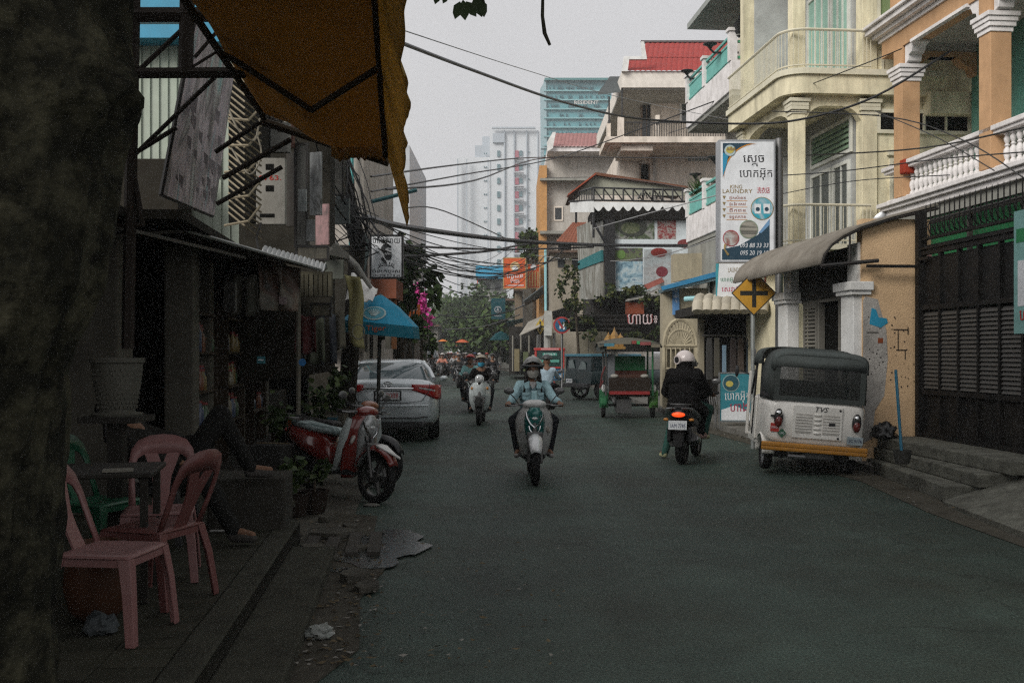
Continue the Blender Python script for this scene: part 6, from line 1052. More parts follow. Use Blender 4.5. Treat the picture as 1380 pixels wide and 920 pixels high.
for j in range(9):
    for i in range(30):
        a = 6.2832 * (i + .5 * (j % 2)) / 30; z = z0 + .04 + j * .031; r_ = .119 + (z - z0) * .14; b.ell((math.cos(a) * r_, math.sin(a) * r_, z), (.008, .008, .012), 5, 3)
b.build('woven_relief', PW, fp, kind='stuff')
# low wall that the seated person rests a foot on
lw = lone(MB().bb((-.30, -.05, 0), (.30, .5, .42)), 'low_wall', mat('wall_dark_concrete', (.04, .038, .032), .95, var=.25, dirt=.5, bump=.5), 'low dark concrete block at the end of the pavement', 'wall', bevel=.015); lw.location = (-2.10, 8.12, .185); lw.rotation_euler.z = LR
lone(MB().tube([P(283, 715, 7.9), P(330, 714, 7.9)], .008, 5), 'white_pipe', mat('pipe_white', (.4, .4, .38), .6), 'thin white pipe on the pavement beside the low block', 'pipe')
# shrubs behind the parked motorbikes
for i, (px, py, Y, h, w, n, lab) in enumerate(((418, 560, 13.2, 1.15, .5, 330, 'bushy potted shrub behind the parked red scooter'), (395, 575, 12.2, .6, .35, 160, 'small potted shrub left of the parked scooter'), (438, 560, 13.8, .75, .4, 200, 'low leafy plant behind the scooter handlebar'), (398, 648, 9.9, .42, .3, 130, 'spiky green plant at the end of the low block'), (424, 640, 10.1, .35, .22, 80, 'little green plant under the scooter\'s footboard'))):
    q = P(px, 474 + 2208 / Y, Y); pl_ = thing('potted_plant', lab, 'plant', (q.x, Y, .02), 0, 'plants round the parked scooter')
    MB().lathe([(.1, 0), (.14, .2), (.15, .22), (.12, .22), (.1, .1)], n=12).build('pot', mat('terracotta_dark', (.025, .018, .014), .8), pl_); b = MB(); leaves(b, (0, 0, .2 + h * .5), (w * .8, w * .6, h * .5), n, .10, droop=.3); b.build('foliage', [mat('shrub_green', (.025, .042, .014), .6, var=.4), mat('shrub_pale', (.06, .085, .028), .6)], pl_)  # two leaf greens mixed at random
    MB().tube([(0, 0, .1), (0, 0, .2 + h * .5)], .015, 5).build('stem', BARKM, pl_)
bl_ = Board('blue_sticker', 'round blue sticker plate hung in the dark shop above the plants', 'sign', 406, 409, 487, 490, 12, STEEL, .02, board='hook'); bl_.disc('face', 407.5, 488, 5, mat('disc_blue', (.02, .15, .38), .5), .004)
b2 = Board('teal_notice', 'small teal notice on a shop pillar', 'sign', 346, 357, 480, 490, 11.6, mat('notice_teal', (.05, .17, .2), .6), .02); b2.patch('notice_line', [(348, 484), (355, 484), (355, 485.5), (348, 485.5)], SIGNW)
cr = thing('iron_post', 'pale rusted post standing in the dark shop front', 'post', G(402, 474 + 2208 / 12.8), 0); MB().tube([(0, 0, 0), (0, 0, 2.5)], .03, 8).build('post_tube', mat('post_pale', (.16, .15, .12), .8, dirt=.6), cr)
# ================================================================== overhead cables
thick = .02
wire([P(520, 50, 9.5), P(640, 96, 13), P(760, 138, 17), P(860, 160, 20), P(1000, 167, 20), P(1085, 160, 19), P(1180, 130, 18.5), P(1282, 68, 18)], .022, 'thick black cable sagging from the orange awning to the orange columns')
wire([P(492, 293, 17), P(560, 308, 22), P(690, 324, 30), P(800, 330, 36), P(900, 331, 38), P(960, 331, 34)], .062, 'thick cable bundle crossing the street in front of the food billboard'); wire([P(545, 345, 22), P(580, 344, 24), P(660, 338, 30), P(720, 328, 36), P(800, 330, 36)], .035, 'second cable bundle rising to join the thick one'); wire([P(545, 330, 22), P(600, 334, 26), P(700, 336, 32), P(800, 333, 36)], .03, 'cable bundle running level below the thick one')
for i, (p, r_, lab) in enumerate((([P(500, 238, 17), P(600, 224, 24), P(690, 214, 32), P(735, 212, 40)], .02, 'thin cable from the leaning pole to the grey house'), ([P(500, 258, 17), P(620, 236, 24), P(760, 210, 34), P(980, 130, 27), P(1090, 88, 23)], .017, 'cable rising from the left pole arm across to the turquoise balcony'), ([P(520, 255, 17), P(640, 243, 24), P(735, 213, 40), P(900, 213, 38), P(985, 212, 26)], .02, 'cable dipping then running level past the pinkish house'), ([P(540, 40, 12), P(700, 92, 20), P(830, 130, 26), P(1000, 165, 27)], .008, 'hair thin wire across the sky to the yellow house'), ([P(980, 215, 26), P(1080, 210, 21), P(1240, 200, 17), P(1380, 172, 14)], .014, 'cable passing in front of the yellow house columns'), ([P(900, 180, 30), P(1000, 148, 24), P(1150, 92, 18), P(1215, 66, 18)], .010, 'thin wire slanting up over the rounded balcony'), ([P(985, 240, 22), P(1120, 232, 18), P(1260, 215, 16), P(1380, 205, 14)], .01, 'thin wire across the middle of the yellow house'), ([P(1040, 150, 19), P(1200, 158, 17), P(1300, 190, 15), P(1380, 240, 13)], .01, 'wire falling past the orange columns to the balustrade'), ([P(1050, 262, 19), P(1150, 244, 17), P(1280, 236, 15)], .008, 'faint wire by the narrow side window'), ([P(1180, 150, 17), P(1262, 185, 15), P(1340, 230, 13.4)], .008, 'faint wire falling to the second orange column'), ([P(735, 240, 50), P(830, 240, 40), P(960, 260, 32), P(1040, 275, 22)], .014, 'thin wire over the restaurant terrace'), ([P(800, 308, 36), P(880, 286, 30), P(960, 265, 26), P(1060, 235, 22)], .016, 'pale cable rising across the food billboard'), ([P(722, 344, 50), P(800, 352, 40), P(880, 346, 34), P(970, 320, 24)], .014, 'thin pale wire below the cable bundle'))):
    wire(p, r_, lab, m=mat('cable_pale', (.3, .3, .3), .6) if i in (3, 11, 12) else BLK)
wire([P(545, 280, 24), P(600, 285, 30), P(700, 330, 40)], .02, 'short cable below the awning valance tip'); wire([P(590, 424, 70), P(640, 428, 75), P(690, 418, 76), P(735, 396, 62)], .05, 'cable drooping over the far traffic'); wire([P(600, 444, 90), P(650, 440, 80), P(700, 424, 70)], .04, 'lower cable drooping over the far traffic')
b = MB()
for i in range(16):
    a = P(R.uniform(496, 520), R.uniform(296, 345), 20); c = P(R.uniform(680, 790), R.uniform(322, 350), R.uniform(38, 48)); s_ = R.uniform(.3, 1.6); n = 14
    b.tube([a.lerp(c, t / n) - Vector((0, 0, s_ * 4 * (t / n) * (1 - t / n))) for t in range(n + 1)], R.uniform(.008, .018), 4)
tag(b.build('fine_wires', mat('wire_grey', (.06, .06, .06), .7), smooth=60), 'web of fine grey wires across the street', 'wires', kind='stuff')
# ================================================================== VEHICLES (local +y is forward)
def wheel(parent, c, r, w, name='wheel', rim=None, spokes=5, axis='x'):
    o = thing(name, None, None, (0, 0, 0)); o.parent = parent; o.location = c
    b = MB(); n = 28; rings = []
    prof = [(r - .26 * w - .03, -w * .42), (r - .2 * w, -w * .5), (r - .04 * w, -w * .36), (r, -w * .12), (r, w * .12), (r - .04 * w, w * .36), (r - .2 * w, w * .5), (r - .26 * w - .03, w * .42)]
    rings = [[(x, math.cos(6.2832 * j / n) * q, math.sin(6.2832 * j / n) * q) for q, x in prof] for j in range(n)]
    b.loft(rings, cap=False, loop=True); b.build('tyre', RUB, o, smooth=50)
    ri = r - .26 * w - .03; d = MB(); prof = [(ri + .012, -w * .36), (ri - .02, -w * .3), (ri - .025, w * .3), (ri + .012, w * .36)]
    d.loft([[(x, math.cos(6.2832 * j / n) * q, math.sin(6.2832 * j / n) * q) for q, x in prof] for j in range(n)], cap=False, loop=True)
    d.tube([(-w * .4, 0, 0), (w * .4, 0, 0)], ri * .28, 12)
    for i in range(spokes): a = 6.2832 * i / spokes; d.tube([(0, 0, 0), (0, math.cos(a) * ri, math.sin(a) * ri)], [ri * .16, ri * .09], 6)
    d.build('rim', rim or STEEL, o, smooth=40); return o
GRIP = mat('grip_rubber', (.02, .02, .02), .8); SEATB = mat('seat_vinyl', (.018, .017, .017), .55, bump=.1); ENG = mat('engine_grey', (.10, .10, .10), .5, .6, dirt=.5); REDL = mat('red_lens', (.35, .012, .012), .15, coat=.5); CLEAR = mat('clear_lens', (.55, .56, .56), .08, .3, coat=.5); AMB = mat('amber_lens', (.5, .2, .03), .2); PLW = mat('plate_white', (.55, .57, .58), .5); PLI = mat('plate_ink', (.05, .06, .12), .6)
def scooter(label, X, Y, rz, body, panel, accent, seatm=None, plate=None, lit=None, roll=0.0, z=0.0, retro=False, group='scooters out in the street', name='scooter', windscreen=False, fr=.27, decor=None):
    t = thing(name, label, 'scooter', (X, Y, z), rz, group); t.rotation_euler = (0, roll, rz); seatm = seatm or SEATB
    wheel(t, (0, .62, fr), fr, .10, 'front_wheel', ENG); wheel(t, (0, -.62, fr), fr, .11, 'rear_wheel', ENG)
    b = MB()
    for s in (-1, 1): b.tube([(s * .075, .62, fr), (s * .075, .53, .62)], .022, 7)
    b.tube([(-.09, .53, .6), (.09, .53, .6)], .03, 7).tube([(0, .54, .55), (0, .40, .95)], .03, 8).tube([(-.09, .62, fr), (.09, .62, fr)], .014, 6); b.build('fork', ENG, t, smooth=50)
    def fen(u, v):
        a = rad(28 + 128 * v); s = (u - .5) * 2; r_ = fr + .045 + .03 * math.sin(v * 3.14); w = .085 * (.55 + .45 * math.sin(min(1, v * 1.5 + .15) * 3.14 * .7))
        return (s * w, .62 + math.cos(a) * r_ * (1 - .08 * s * s), fr + math.sin(a) * r_ * (1 - .17 * s * s))
    MB().grid(fen, 10, 16).build('front_fender', accent, t, smooth=180, solid=.012)
    def st(tab, v):
        k = v * (len(tab) - 1); i = min(int(k), len(tab) - 2); q = k - i; return [tab[i][j] * (1 - q) + tab[i + 1][j] * q for j in range(len(tab[0]))]
    LS = [(.24, .09, .20, .05), (.34, .155, .27, .07), (.48, .19, .36, .10), (.62, .215, .42, .13), (.76, .22, .455, .15), (.86, .185, .465, .13), (.93, .12, .45, .06)] if not retro else [(.26, .12, .22, .04), (.36, .18, .30, .06), (.50, .22, .38, .09), (.66, .235, .44, .13), (.80, .225, .46, .16), (.90, .17, .455, .13), (.96, .09, .44, .05)]
    def shield(u, v):
        zz_, w, y, c = st(LS, v); s = (u - .5) * 2; return (s * w, y - c * abs(s) ** 2.2, zz_)
    MB().grid(shield, 18, 26).build('leg_shield', body, t, smooth=180, solid=.03)
    def cowl(u, v):
        zz_, w, y, c = st(LS, .2 + .78 * v); s = (u - .5) * 2; g = (.27 + .28 * math.sin(v * 2.6)) if not retro else (.30 + .26 * math.sin(v * 2.6)); return (s * w * g, y + .028 + .015 * math.sin(v * 3) - c * (s * g) ** 2 - .03 * abs(s) ** 4, zz_)
    MB().grid(cowl, 12, 22).build('front_cowl', panel, t, smooth=180, solid=.02)
    hb = MB().tube([(-.34, .31, .955), (-.24, .36, .95), (-.12, .41, .955), (0, .42, .96), (.12, .41, .955), (.24, .36, .95), (.34, .31, .955)], .014, 7)
    h = hb.build('handlebar', ENG, t, smooth=60)
    for s in (-1, 1):
        MB().tube([(s * .23, .365, .95), (s * .345, .305, .955)], .02, 8).build('grip', GRIP, h); MB().tube([(s * .2, .42, .945), (s * .26, .43, .945), (s * .34, .39, .95)], .008, 5).build('brake_lever', STEEL, h)
        m_ = MB().tube([(s * .19, .38, .96), (s * .25, .37, 1.04), (s * .30, .36, 1.09)], .007, 5).build('mirror', BLK, t); MB().ell((s * .31, .35, 1.12), (.065, .018, .043), 14, 8).build('mirror_head', mat('mirror_shell', (.12, .12, .12), .25, .4), m_, smooth=180)
        if not retro:
            MB().ell((s * .145, .375, .68), (.03, .028, .085), 10, 8, M=Matrix.Rotation(-s * .45, 3, 'Y') @ Matrix.Rotation(s * -.5, 3, 'Z')).build('indicator', mat('smoked_lens', (.30, .27, .24), .1, coat=1), t, smooth=180)
        else: MB().ell((s * .17, .40, .80), (.03, .03, .035), 10, 6).build('indicator', AMB, t, smooth=180)
    if retro:
        MB().lathe([(.02, -.11), (.09, -.05), (.105, .03), (.095, .06)], (0, .42, 1.0), 18, M=Matrix.Rotation(-math.pi / 2, 3, 'X')).build('headlamp', body, t, smooth=50); MB().ell((0, .475, 1.0), (.088, .03, .088), 16, 8).build('headlamp_glass', CLEAR, t, smooth=180)
        MB().ell((0, .46, .9), (.05, .05, .07), 12, 8).build('horn_cover', accent, t, smooth=180)
    else:
        MB().ell((0, .40, .955), (.15, .09, .065), 16, 10).build('handlebar_cover', body, t, smooth=180)
        MB().ell((0, .47, .81), (.085, .04, .075), 16, 10).build('headlamp', mat('lamp_dark', (.06, .065, .065), .08, coat=1), t, smooth=180)
        b = MB()
        for s in (-1, 1): b.tube([(s * .105, .475, .865), (s * .095, .49, .80), (s * .055, .51, .725), (0, .515, .675)], [.010, .014, .014, .012], 6); b.tube([(s * .07, .475, .70), (s * .06, .48, .655), (s * .02, .485, .60)], .008, 5)
        b.build('chrome_trim', CHROME, t, smooth=60)
        b = MB().ell((0, .505, .79), (.04, .015, .02), 10, 6); b.build('lamp_bulb', CLEAR, t, smooth=180)
    if windscreen: MB().grid(lambda u, v: ((u - .5) * (.10 - .03 * v), .43 - .05 * v - .1 * (u - .5) ** 2, .98 + .14 * v), 8, 8).build('windscreen', mat('screen_tint', (.25, .42, .45), .08, coat=.5), t, smooth=180, solid=.006)
    MB().loft([[(-.13, .26, .27), (.13, .26, .27), (.13, .26, .33), (-.13, .26, .33)], [(-.16, .0, .27), (.16, .0, .27), (.16, .0, .32), (-.16, .0, .32)], [(-.13, -.2, .28), (.13, -.2, .28), (.13, -.2, .36), (-.13, -.2, .36)]]).build('floorboard', GRIP, t, bevel=.01)
    def ering(y, zc, w, hh, n=18, p=2.6): return [(math.copysign(abs(math.cos(6.2832 * j / n)) ** (2 / p), math.cos(6.2832 * j / n)) * w, y, zc + math.copysign(abs(math.sin(6.2832 * j / n)) ** (2 / p), math.sin(6.2832 * j / n)) * hh) for j in range(n)]
    MB().loft([ering(*q) for q in ((-.06, .44, .09, .12), (-.12, .50, .13, .17), (-.28, .55, .165, .18), (-.5, .60, .175, .15), (-.72, .66, .15, .11), (-.86, .70, .10, .07), (-.93, .72, .04, .03))]).build('rear_body', body, t, smooth=180)
    MB().loft([ering(*q) for q in ((-.02, .70, .08, .03), (-.08, .725, .125, .045), (-.3, .735, .14, .05), (-.42, .75, .14, .055), (-.6, .775, .13, .05), (-.8, .785, .09, .035), (-.84, .785, .04, .02))]).build('seat', seatm, t, smooth=180)
    MB().box((-.07, -.42, .33), (.16, .42, .18)).cyl((-.15, -.3, .34), (.1, -.3, .34), .1, n=14).tube([(-.12, -.3, .33), (-.12, -.62, .28)], .055, 8).tube([(-.1, -.6, .3), (-.09, -.72, .62)], .028, 7).build('engine', ENG, t, bevel=.02)
    MB().tube([(.1, -.2, .25), (.14, -.35, .26)], .02, 6).tube([(.15, -.34, .29), (.165, -.85, .40)], [.05, .062], 12).build('exhaust', BLK, t, smooth=50); MB().tube([(.17, -.45, .33), (.185, -.78, .40)], [.052, .06], 12).build('heat_shield', CHROME, t, smooth=50)
    tl = MB().ell((0, -.925, .70), (.085, .03, .035), 14, 8).build('tail_lamp', lit or REDL, t, smooth=180)
    MB().loft([[(-.07, -.80, .62), (.07, -.80, .62), (.07, -.86, .62), (-.07, -.86, .62)], [(-.06, -.93, .40), (.06, -.93, .40), (.06, -.95, .40), (-.06, -.95, .40)], [(-.05, -.96, .27), (.05, -.96, .27), (.05, -.97, .27), (-.05, -.97, .27)]]).build('rear_mudguard', GRIP, t)
    if plate:
        p = MB().box((0, -.985, .56), (.23, .008, .125), (rad(-12), 0, 0)).build('number_plate', PLW, t, bevel=.003); text(p, plate, (0, -.992, .55), .075, PLI, rot=(rad(78), 0, 0), width=.19)
        for s in (-1, 1): MB().ell((s * .16, -.9, .63), (.035, .025, .022), 8, 6).build('rear_indicator', AMB, t, smooth=180)
    b = MB()
    for s in (-1, 1): b.tube([(s * .05, -.5, .80), (s * .12, -.72, .83), (s * .1, -.9, .84), (0, -.93, .84)], .012, 6)
    b.build('grab_rail', STEEL, t, smooth=60)
    return t
# ------------------------------------------------------------------ people
SKIN = mat('skin_brown', (.20, .11, .07), .6, var=.1); HAIRM = mat('black_hair', (.012, .010, .009), .5)
def clothm(name, col, **k): return mat(name, col, .95, var=.18, scale=14, bump=.5, bscale=24, spec=.12, **k)
def person(label, X, Y, rz, J, top, leg, shoe, z=0.0, vox=.011, helmet=None, mask=None, hair=None, visor=None, skin=None, group=None, robe=None, sleeve=True, roll=0.0, face=True, helm_rz=0.0, bare_feet=False):
    """J: joints in the person's frame: hip, knee, ank, toe, sho, elb, hand as (left, right), neck, head"""
    t = thing('person', label, 'person', (X, Y, z), rz, group); t.rotation_euler = (0, roll, rz); skin = skin or SKIN
    V = {k: [Vector(p) for p in v] if isinstance(v[0], (tuple, list)) else Vector(v) for k, v in J.items()}
    hc = (V['hip'][0] + V['hip'][1]) / 2; sc_ = (V['sho'][0] + V['sho'][1]) / 2; up = (sc_ - hc).normalized(); side = (V['sho'][1] - V['sho'][0]).normalized(); fw = side.cross(up) * -1; fw = up.cross(side) if up.cross(side).dot(V['head'] - sc_ + (V['knee'][0] - hc)) > 0 else side.cross(up)
    # body: one continuous skin
    b = MB(); b.cap2(hc, hc.lerp(sc_, .5), .11, .10).cap2(hc.lerp(sc_, .5), sc_, .10, .11).cap2(sc_, V['neck'], .07, .052).cap2(V['neck'], V['head'] - up * .04, .052, .052)
    H_ = V['head']; hz = Matrix.Rotation(helm_rz, 3, 'Z'); hf = hz @ (Vector((fw.x, fw.y, 0)).normalized() if Vector((fw.x, fw.y, 0)).length > .1 else Vector((0, 1, 0)))
    b.ell(H_, (.075, .09, .108), 16, 12).ell(H_ + hf * .045 + Vector((0, 0, -.06)), (.055, .055, .055), 12, 8).ell(H_ + hf * .098 + Vector((0, 0, -.022)), (.013, .02, .022), 8, 6)
    sd = Vector((hf.y, -hf.x, 0))
    for s in (-1, 1): b.ell(H_ + sd * s * .078 + Vector((0, 0, -.02)), (.014, .022, .03), 8, 6)
    for s in (0, 1):
        b.cap2(sc_.lerp(V['sho'][s], .6), V['sho'][s], .07, .055).cap2(V['sho'][s], V['elb'][s], .048, .038).cap2(V['elb'][s], V['hand'][s], .036, .024)
        hd = V['hand'][s]; d = (hd - V['elb'][s]).normalized(); ac = Vector((1, 0, 0)) * (1 if s else -1); dn = d.cross(ac).normalized(); dn = dn if dn.z < 0 else -dn
        pal = hd + d * .045; b.ell(pal, (.036, .042, .016), 10, 6)
        if vox < .012:
            for f in range(4):
                r0 = pal + ac * (f - 1.5) * .019 + d * .03; L_ = (.038, .044, .042, .033)[f]; k1 = r0 + d * L_ + dn * .008; k2 = k1 + dn * .028 - d * .002; b.cap2(r0, k1, .0092, .0086, 6).cap2(k1, k2, .0086, .008, 6).cap2(k2, k2 - d * .02 + dn * .004, .008, .007, 6)
            b.cap2(pal - ac * .03, pal - ac * .045 + d * .03 + dn * .02, .011, .009, 6)
        b.cap2(hc, V['hip'][s], .10, .09).cap2(V['hip'][s], V['knee'][s], .07, .05).cap2(V['knee'][s], V['ank'][s], .045, .032).cap2(V['ank'][s], V['toe'][s], .034, .026)
    b.build('body', skin, t, voxel=min(vox, .0085), sm=2)
    if face and vox < .02:
        e = MB()
        for s in (-1, 1): e.ell(H_ + hf * .079 + sd * s * .032 + Vector((0, 0, .012)), (.013, .009, .007), 8, 6)
        e.build('eye', mat('eye_dark', (.02, .015, .012), .2), t, kind='stuff')
    # clothes follow the body
    b = MB(); ch = hc.lerp(sc_, .72); b.cap2(hc + up * .02, hc.lerp(sc_, .45), .155, .145); MM = Matrix((side, fw, up)).transposed()
    b.ell(ch, (.185, .125, .19), 18, 12, M=MM).ell(hc.lerp(sc_, .35), (.165, .13, .19), 18, 12, M=MM).cap2(sc_ - up * .03, V['neck'] - up * .03, .085, .065)
    for s in (0, 1):
        b.cap2(sc_ - up * .02, V['sho'][s] - up * .01, .085, .075).cap2(V['sho'][s] - up * .01, V['elb'][s], .072, .058)
        if sleeve: b.cap2(V['elb'][s], V['elb'][s].lerp(V['hand'][s], .9), .057, .042)
    b.v = [tuple(Vector(v) * 1.0 + Vector((noise.noise(Vector(v) * 11), noise.noise(Vector(v) * 11 + Vector((9, 0, 0))), noise.noise(Vector(v) * 11 + Vector((0, 9, 0))))) * .016 + Vector((0, 1, 0)) * .010 * noise.noise(Vector((v[0] * 9, v[1] * 9, v[2] * 34)))) for v in b.v]
    b.build('jacket', top, t, voxel=vox, sm=3)
    b = MB().ell(hc, (.175, .15, .13), 16, 10)
    for s in (0, 1): b.cap2(V['hip'][s], V['knee'][s], .105, .082).cap2(V['knee'][s], V['ank'][s], .078, .055)
    b.v = [tuple(Vector(v) + Vector((noise.noise(Vector(v) * 9), noise.noise(Vector(v) * 9 + Vector((5, 0, 0))), 0)) * .012) for v in b.v]
    b.build('trousers', leg, t, voxel=vox, sm=3)
    for s in (0, 1):
        a, q = V['ank'][s], V['toe'][s]; d = (q - a); d = Vector((d.x, d.y, 0)).normalized() if Vector((d.x, d.y, 0)).length > .01 else Vector((0, 1, 0)); sole = min(a.z, q.z) - .06
        b = MB().ell(Vector((a.x, a.y, sole + .05)) - d * .01, (.042, .05, .05), 12, 8); b.cap2(Vector((a.x, a.y, sole + .045)), Vector((q.x, q.y, sole + .035)), .045, .036); b.v = [(x, y, max(zq, sole)) for x, y, zq in b.v]; b.build('shoe', shoe, t, voxel=min(vox, .012), sm=2)
    if robe:
        b = MB(); b.ell(ch, (.23, .17, .25), 18, 12, M=MM).ell(hc.lerp(sc_, .35), (.23, .20, .26), 18, 12, M=MM).ell(hc - up * .03, (.25, .24, .15), 18, 12, M=MM).cap2(sc_, V['neck'], .17, .13).cap2(V['neck'], V['head'] - up * .03 - fw * .02, .125, .112).cap2(hc, hc - up * .12, .25, .22).ell(sc_ - up * .05, (.27, .19, .16), 16, 10, M=MM)
        for s in (0, 1): b.cap2(V['sho'][s], V['elb'][s], .115, .12).cap2(V['elb'][s], V['hand'][s], .11, .06).cap2(V['hip'][s], V['knee'][s], .13, .11)
        b.v = [tuple(Vector(v) + Vector((noise.noise(Vector(v) * 8), noise.noise(Vector(v) * 8 + Vector((9, 0, 0))), 0)) * .02) for v in b.v]; b.build('robe', robe, t, voxel=vox, sm=3)
    if hair: b = MB().ell(H_ - hf * .02 + Vector((0, 0, .015)), (.088, .098, .108), 16, 10); [b.cap2(H_ + sd * s * .068 + hf * .015, H_ + sd * s * .085 + Vector((0, 0, -.2)) + hf * .03, .03, .022) for s in (-1, 1)]; b.build('hair', hair, t, voxel=max(vox, .01), sm=2)
    if helmet:
        Rz = Matrix(((sd.x, hf.x, 0), (sd.y, hf.y, 0), (0, 0, 1))); b = MB(); n = 24; vs = []
        for i in range(13):
            ph_ = i / 12
            for j in range(n):
                a = 6.2832 * j / n; front = max(0, math.cos(a)); low = 1.02 + .72 * (1 - front ** 1.2) if visor != 'half' else 1.0 + .35 * (1 - front); th = ph_ * low; p = Vector((math.sin(a) * math.sin(th) * .128, math.cos(a) * math.sin(th) * .148, math.cos(th) * .138 + .022)); vs.append(Rz @ p + H_)
        b.add(vs, [(i * n + j, i * n + (j + 1) % n, (i + 1) * n + (j + 1) % n, (i + 1) * n + j) for i in range(12) for j in range(n)]); ho = b.build('helmet', helmet, t, smooth=180, solid=.014)
        if visor: MB().tube([Rz @ Vector((math.sin(a) * .133, math.cos(a) * .153, .05 - .01 * math.cos(a))) + H_ for a in [(-1.25 + 2.5 * i / 12) for i in range(13)]], .02, 6, flat=.8).build('visor', BLK, ho, smooth=60)
    if mask: 
        Rz = Matrix(((sd.x, hf.x, 0), (sd.y, hf.y, 0), (0, 0, 1))); b = MB(); b.grid(lambda u, v: Rz @ Vector((math.sin((u - .5) * 2.5) * (.081 - .012 * v), math.cos((u - .5) * 2.5) * (.103 - .03 * abs(v - .4) ) + .014 * (1 - abs(u - .5) * 2), -.010 - .105 * v * (1 - .55 * (2 * abs(u - .5)) ** 2) - .02 * (2 * abs(u - .5)) ** 2)) + H_, 14, 8); b.build('face_mask', mask, t, smooth=180, solid=.006)
    return t
def ride(foot=None, lean=0.0, arms=.29, back=0.0):
    y = -.24 + back; sh = 1.17
    return dict(hip=((-.09, y, .80), (.09, y, .80)), knee=((-.24, y + .40, .74), (.24, y + .40, .74)), ank=((-.19, y + .34, .36), (.19, y + .34, .36)), toe=((-.22, y + .50, .345), (.22, y + .50, .345)),
                sho=((-.165, y + .05 + lean, sh), (.165, y + .05 + lean, sh)), elb=((-.27, y + .22 + lean * .5, .99), (.27, y + .22 + lean * .5, .99)), hand=((-arms, .27, .975), (arms, .27, .975)), neck=(0, y + .08 + lean, sh + .08), head=(0, y + .12 + lean, sh + .21))
DENIM = clothm('pale_denim', (.30, .45, .49)); BLKC = clothm('black_cloth', (.008, .0075, .0075)); DKTR = clothm('dark_trousers', (.018, .02, .024)); GREYSH = mat('grey_shoe', (.28, .27, .26), .8); DKSH = mat('dark_shoe', (.03, .03, .03), .7)
PEARL = mat('pearl_grey', (.46, .46, .45), .32, .08, coat=.6, var=.04); TEALP = mat('teal_lacquer', (.02, .14, .13), .22, .2, coat=.8, var=.05); SILV = mat('silver_lacquer', (.62, .63, .63), .28, .25, coat=.6, var=.05)
# hero rider
hx, hy, hr = (718.5 - 690) / F * 12.95, 12.95, rad(180 + 1)
scooter('teal and grey scooter ridden straight towards the camera', hx, hy, hr, PEARL, TEALP, SILV, windscreen=True)
hero = person('rider in a pale denim jacket with silver helmet and grey face mask', hx, hy, hr, ride(arms=.31), DENIM, DKTR, GREYSH, vox=.009, helmet=mat('helmet_silver', (.17, .17, .165), .3, .3, coat=.5), visor='band', mask=mat('mask_grey', (.36, .35, .32), .9), hair=HAIRM)
DN2 = clothm('denim_dark_seam', (.10, .17, .20)); DN3 = clothm('denim_pocket', (.26, .41, .45)); b = MB()  # darker denim for the button band
fy_ = lambda x, z: -.19 + .155 - .9 * x * x + (.02 if z < 1.0 else .0) - max(0, z - 1.05) * .12
for s in (-1, 1): b.loft([[(s * (.04 + q * .012), fy_(.05, 1.2) + .012 + dy, 1.235 - q * .012), (s * (.125), fy_(.1, 1.18) + .008 + dy, 1.20), (s * .10, fy_(.09, 1.13) + .02 + dy, 1.13), (s * .045, fy_(.05, 1.12) + .02 + dy, 1.14)] for q, dy in ((0, 0), (1, .012))])
b.build('collar', DN3, hero, bevel=.004)
for s in (-1, 1):
    x = s * .088; MB().loft([[(x + dx, fy_(abs(x + dx), 1.05) + .022 + dy, z) for dx, z in ((-.048, 1.075), (.048, 1.075), (.046, 1.0), (0, .985), (-.046, 1.0))] for dy in (0, .01)]).build('chest_pocket', DN3, hero, bevel=.003)
    MB().loft([[(x + dx, fy_(abs(x + dx), 1.06) + .034 + dy, z) for dx, z in ((-.05, 1.085), (.05, 1.085), (.05, 1.06), (0, 1.045), (-.05, 1.06))] for dy in (0, .006)]).build('pocket_flap', DENIM, hero, bevel=.002)
b = MB().tube([(0, fy_(0, z) + .024, z) for z in (1.14, 1.08, 1.02, .96, .9)], .008, 5); b.build('button_band', DN2, hero)
MB().loft([[(-.045, fy_(0, 1.2) + dy, 1.22), (.045, fy_(0, 1.2) + dy, 1.22), (.0, fy_(0, 1.13) + .018 + dy, 1.10)] for dy in (0, .012)]).build('undershirt', mat('undershirt_grey', (.3, .3, .3), .9), hero)
for s in (-1, 1):
    b = MB()
    for k_ in range(6): q = k_ / 5; b.tube([(s * (.085 + .01 * q), -.10 + .03 * math.sin(q * 5), 1.33 - .20 * q), (s * (.10 + .02 * q), -.09, 1.28 - .22 * q)], [.022, .014], 6)
    b.build('hair_lock', HAIRM, hero, voxel=.008, sm=2)
# second scooter
x2, y2, r2 = (648 - 690) / F * 22.9, 22.9, rad(180 - 2); WSC = mat('mint_white_lacquer', (.55, .60, .60), .25, coat=.7, var=.04)
t = scooter('round pale scooter with a front plate ridden in mid street', x2, y2, r2, WSC, WSC, GRIP, retro=True); MB().box((0, .50, .56), (.22, .01, .12)).build('front_plate', PLW, t, bevel=.004); MB().box((0, .49, .56), (.25, .012, .15)).build('plate_holder', BLK, t)
person('rider in a black jacket with a bright blue face mask', x2, y2, r2, ride(), BLKC, DKTR, DKSH, vox=.012, helmet=mat('helmet_beige', (.28, .25, .2), .5), visor='half', mask=mat('mask_blue', (.05, .28, .42), .9))
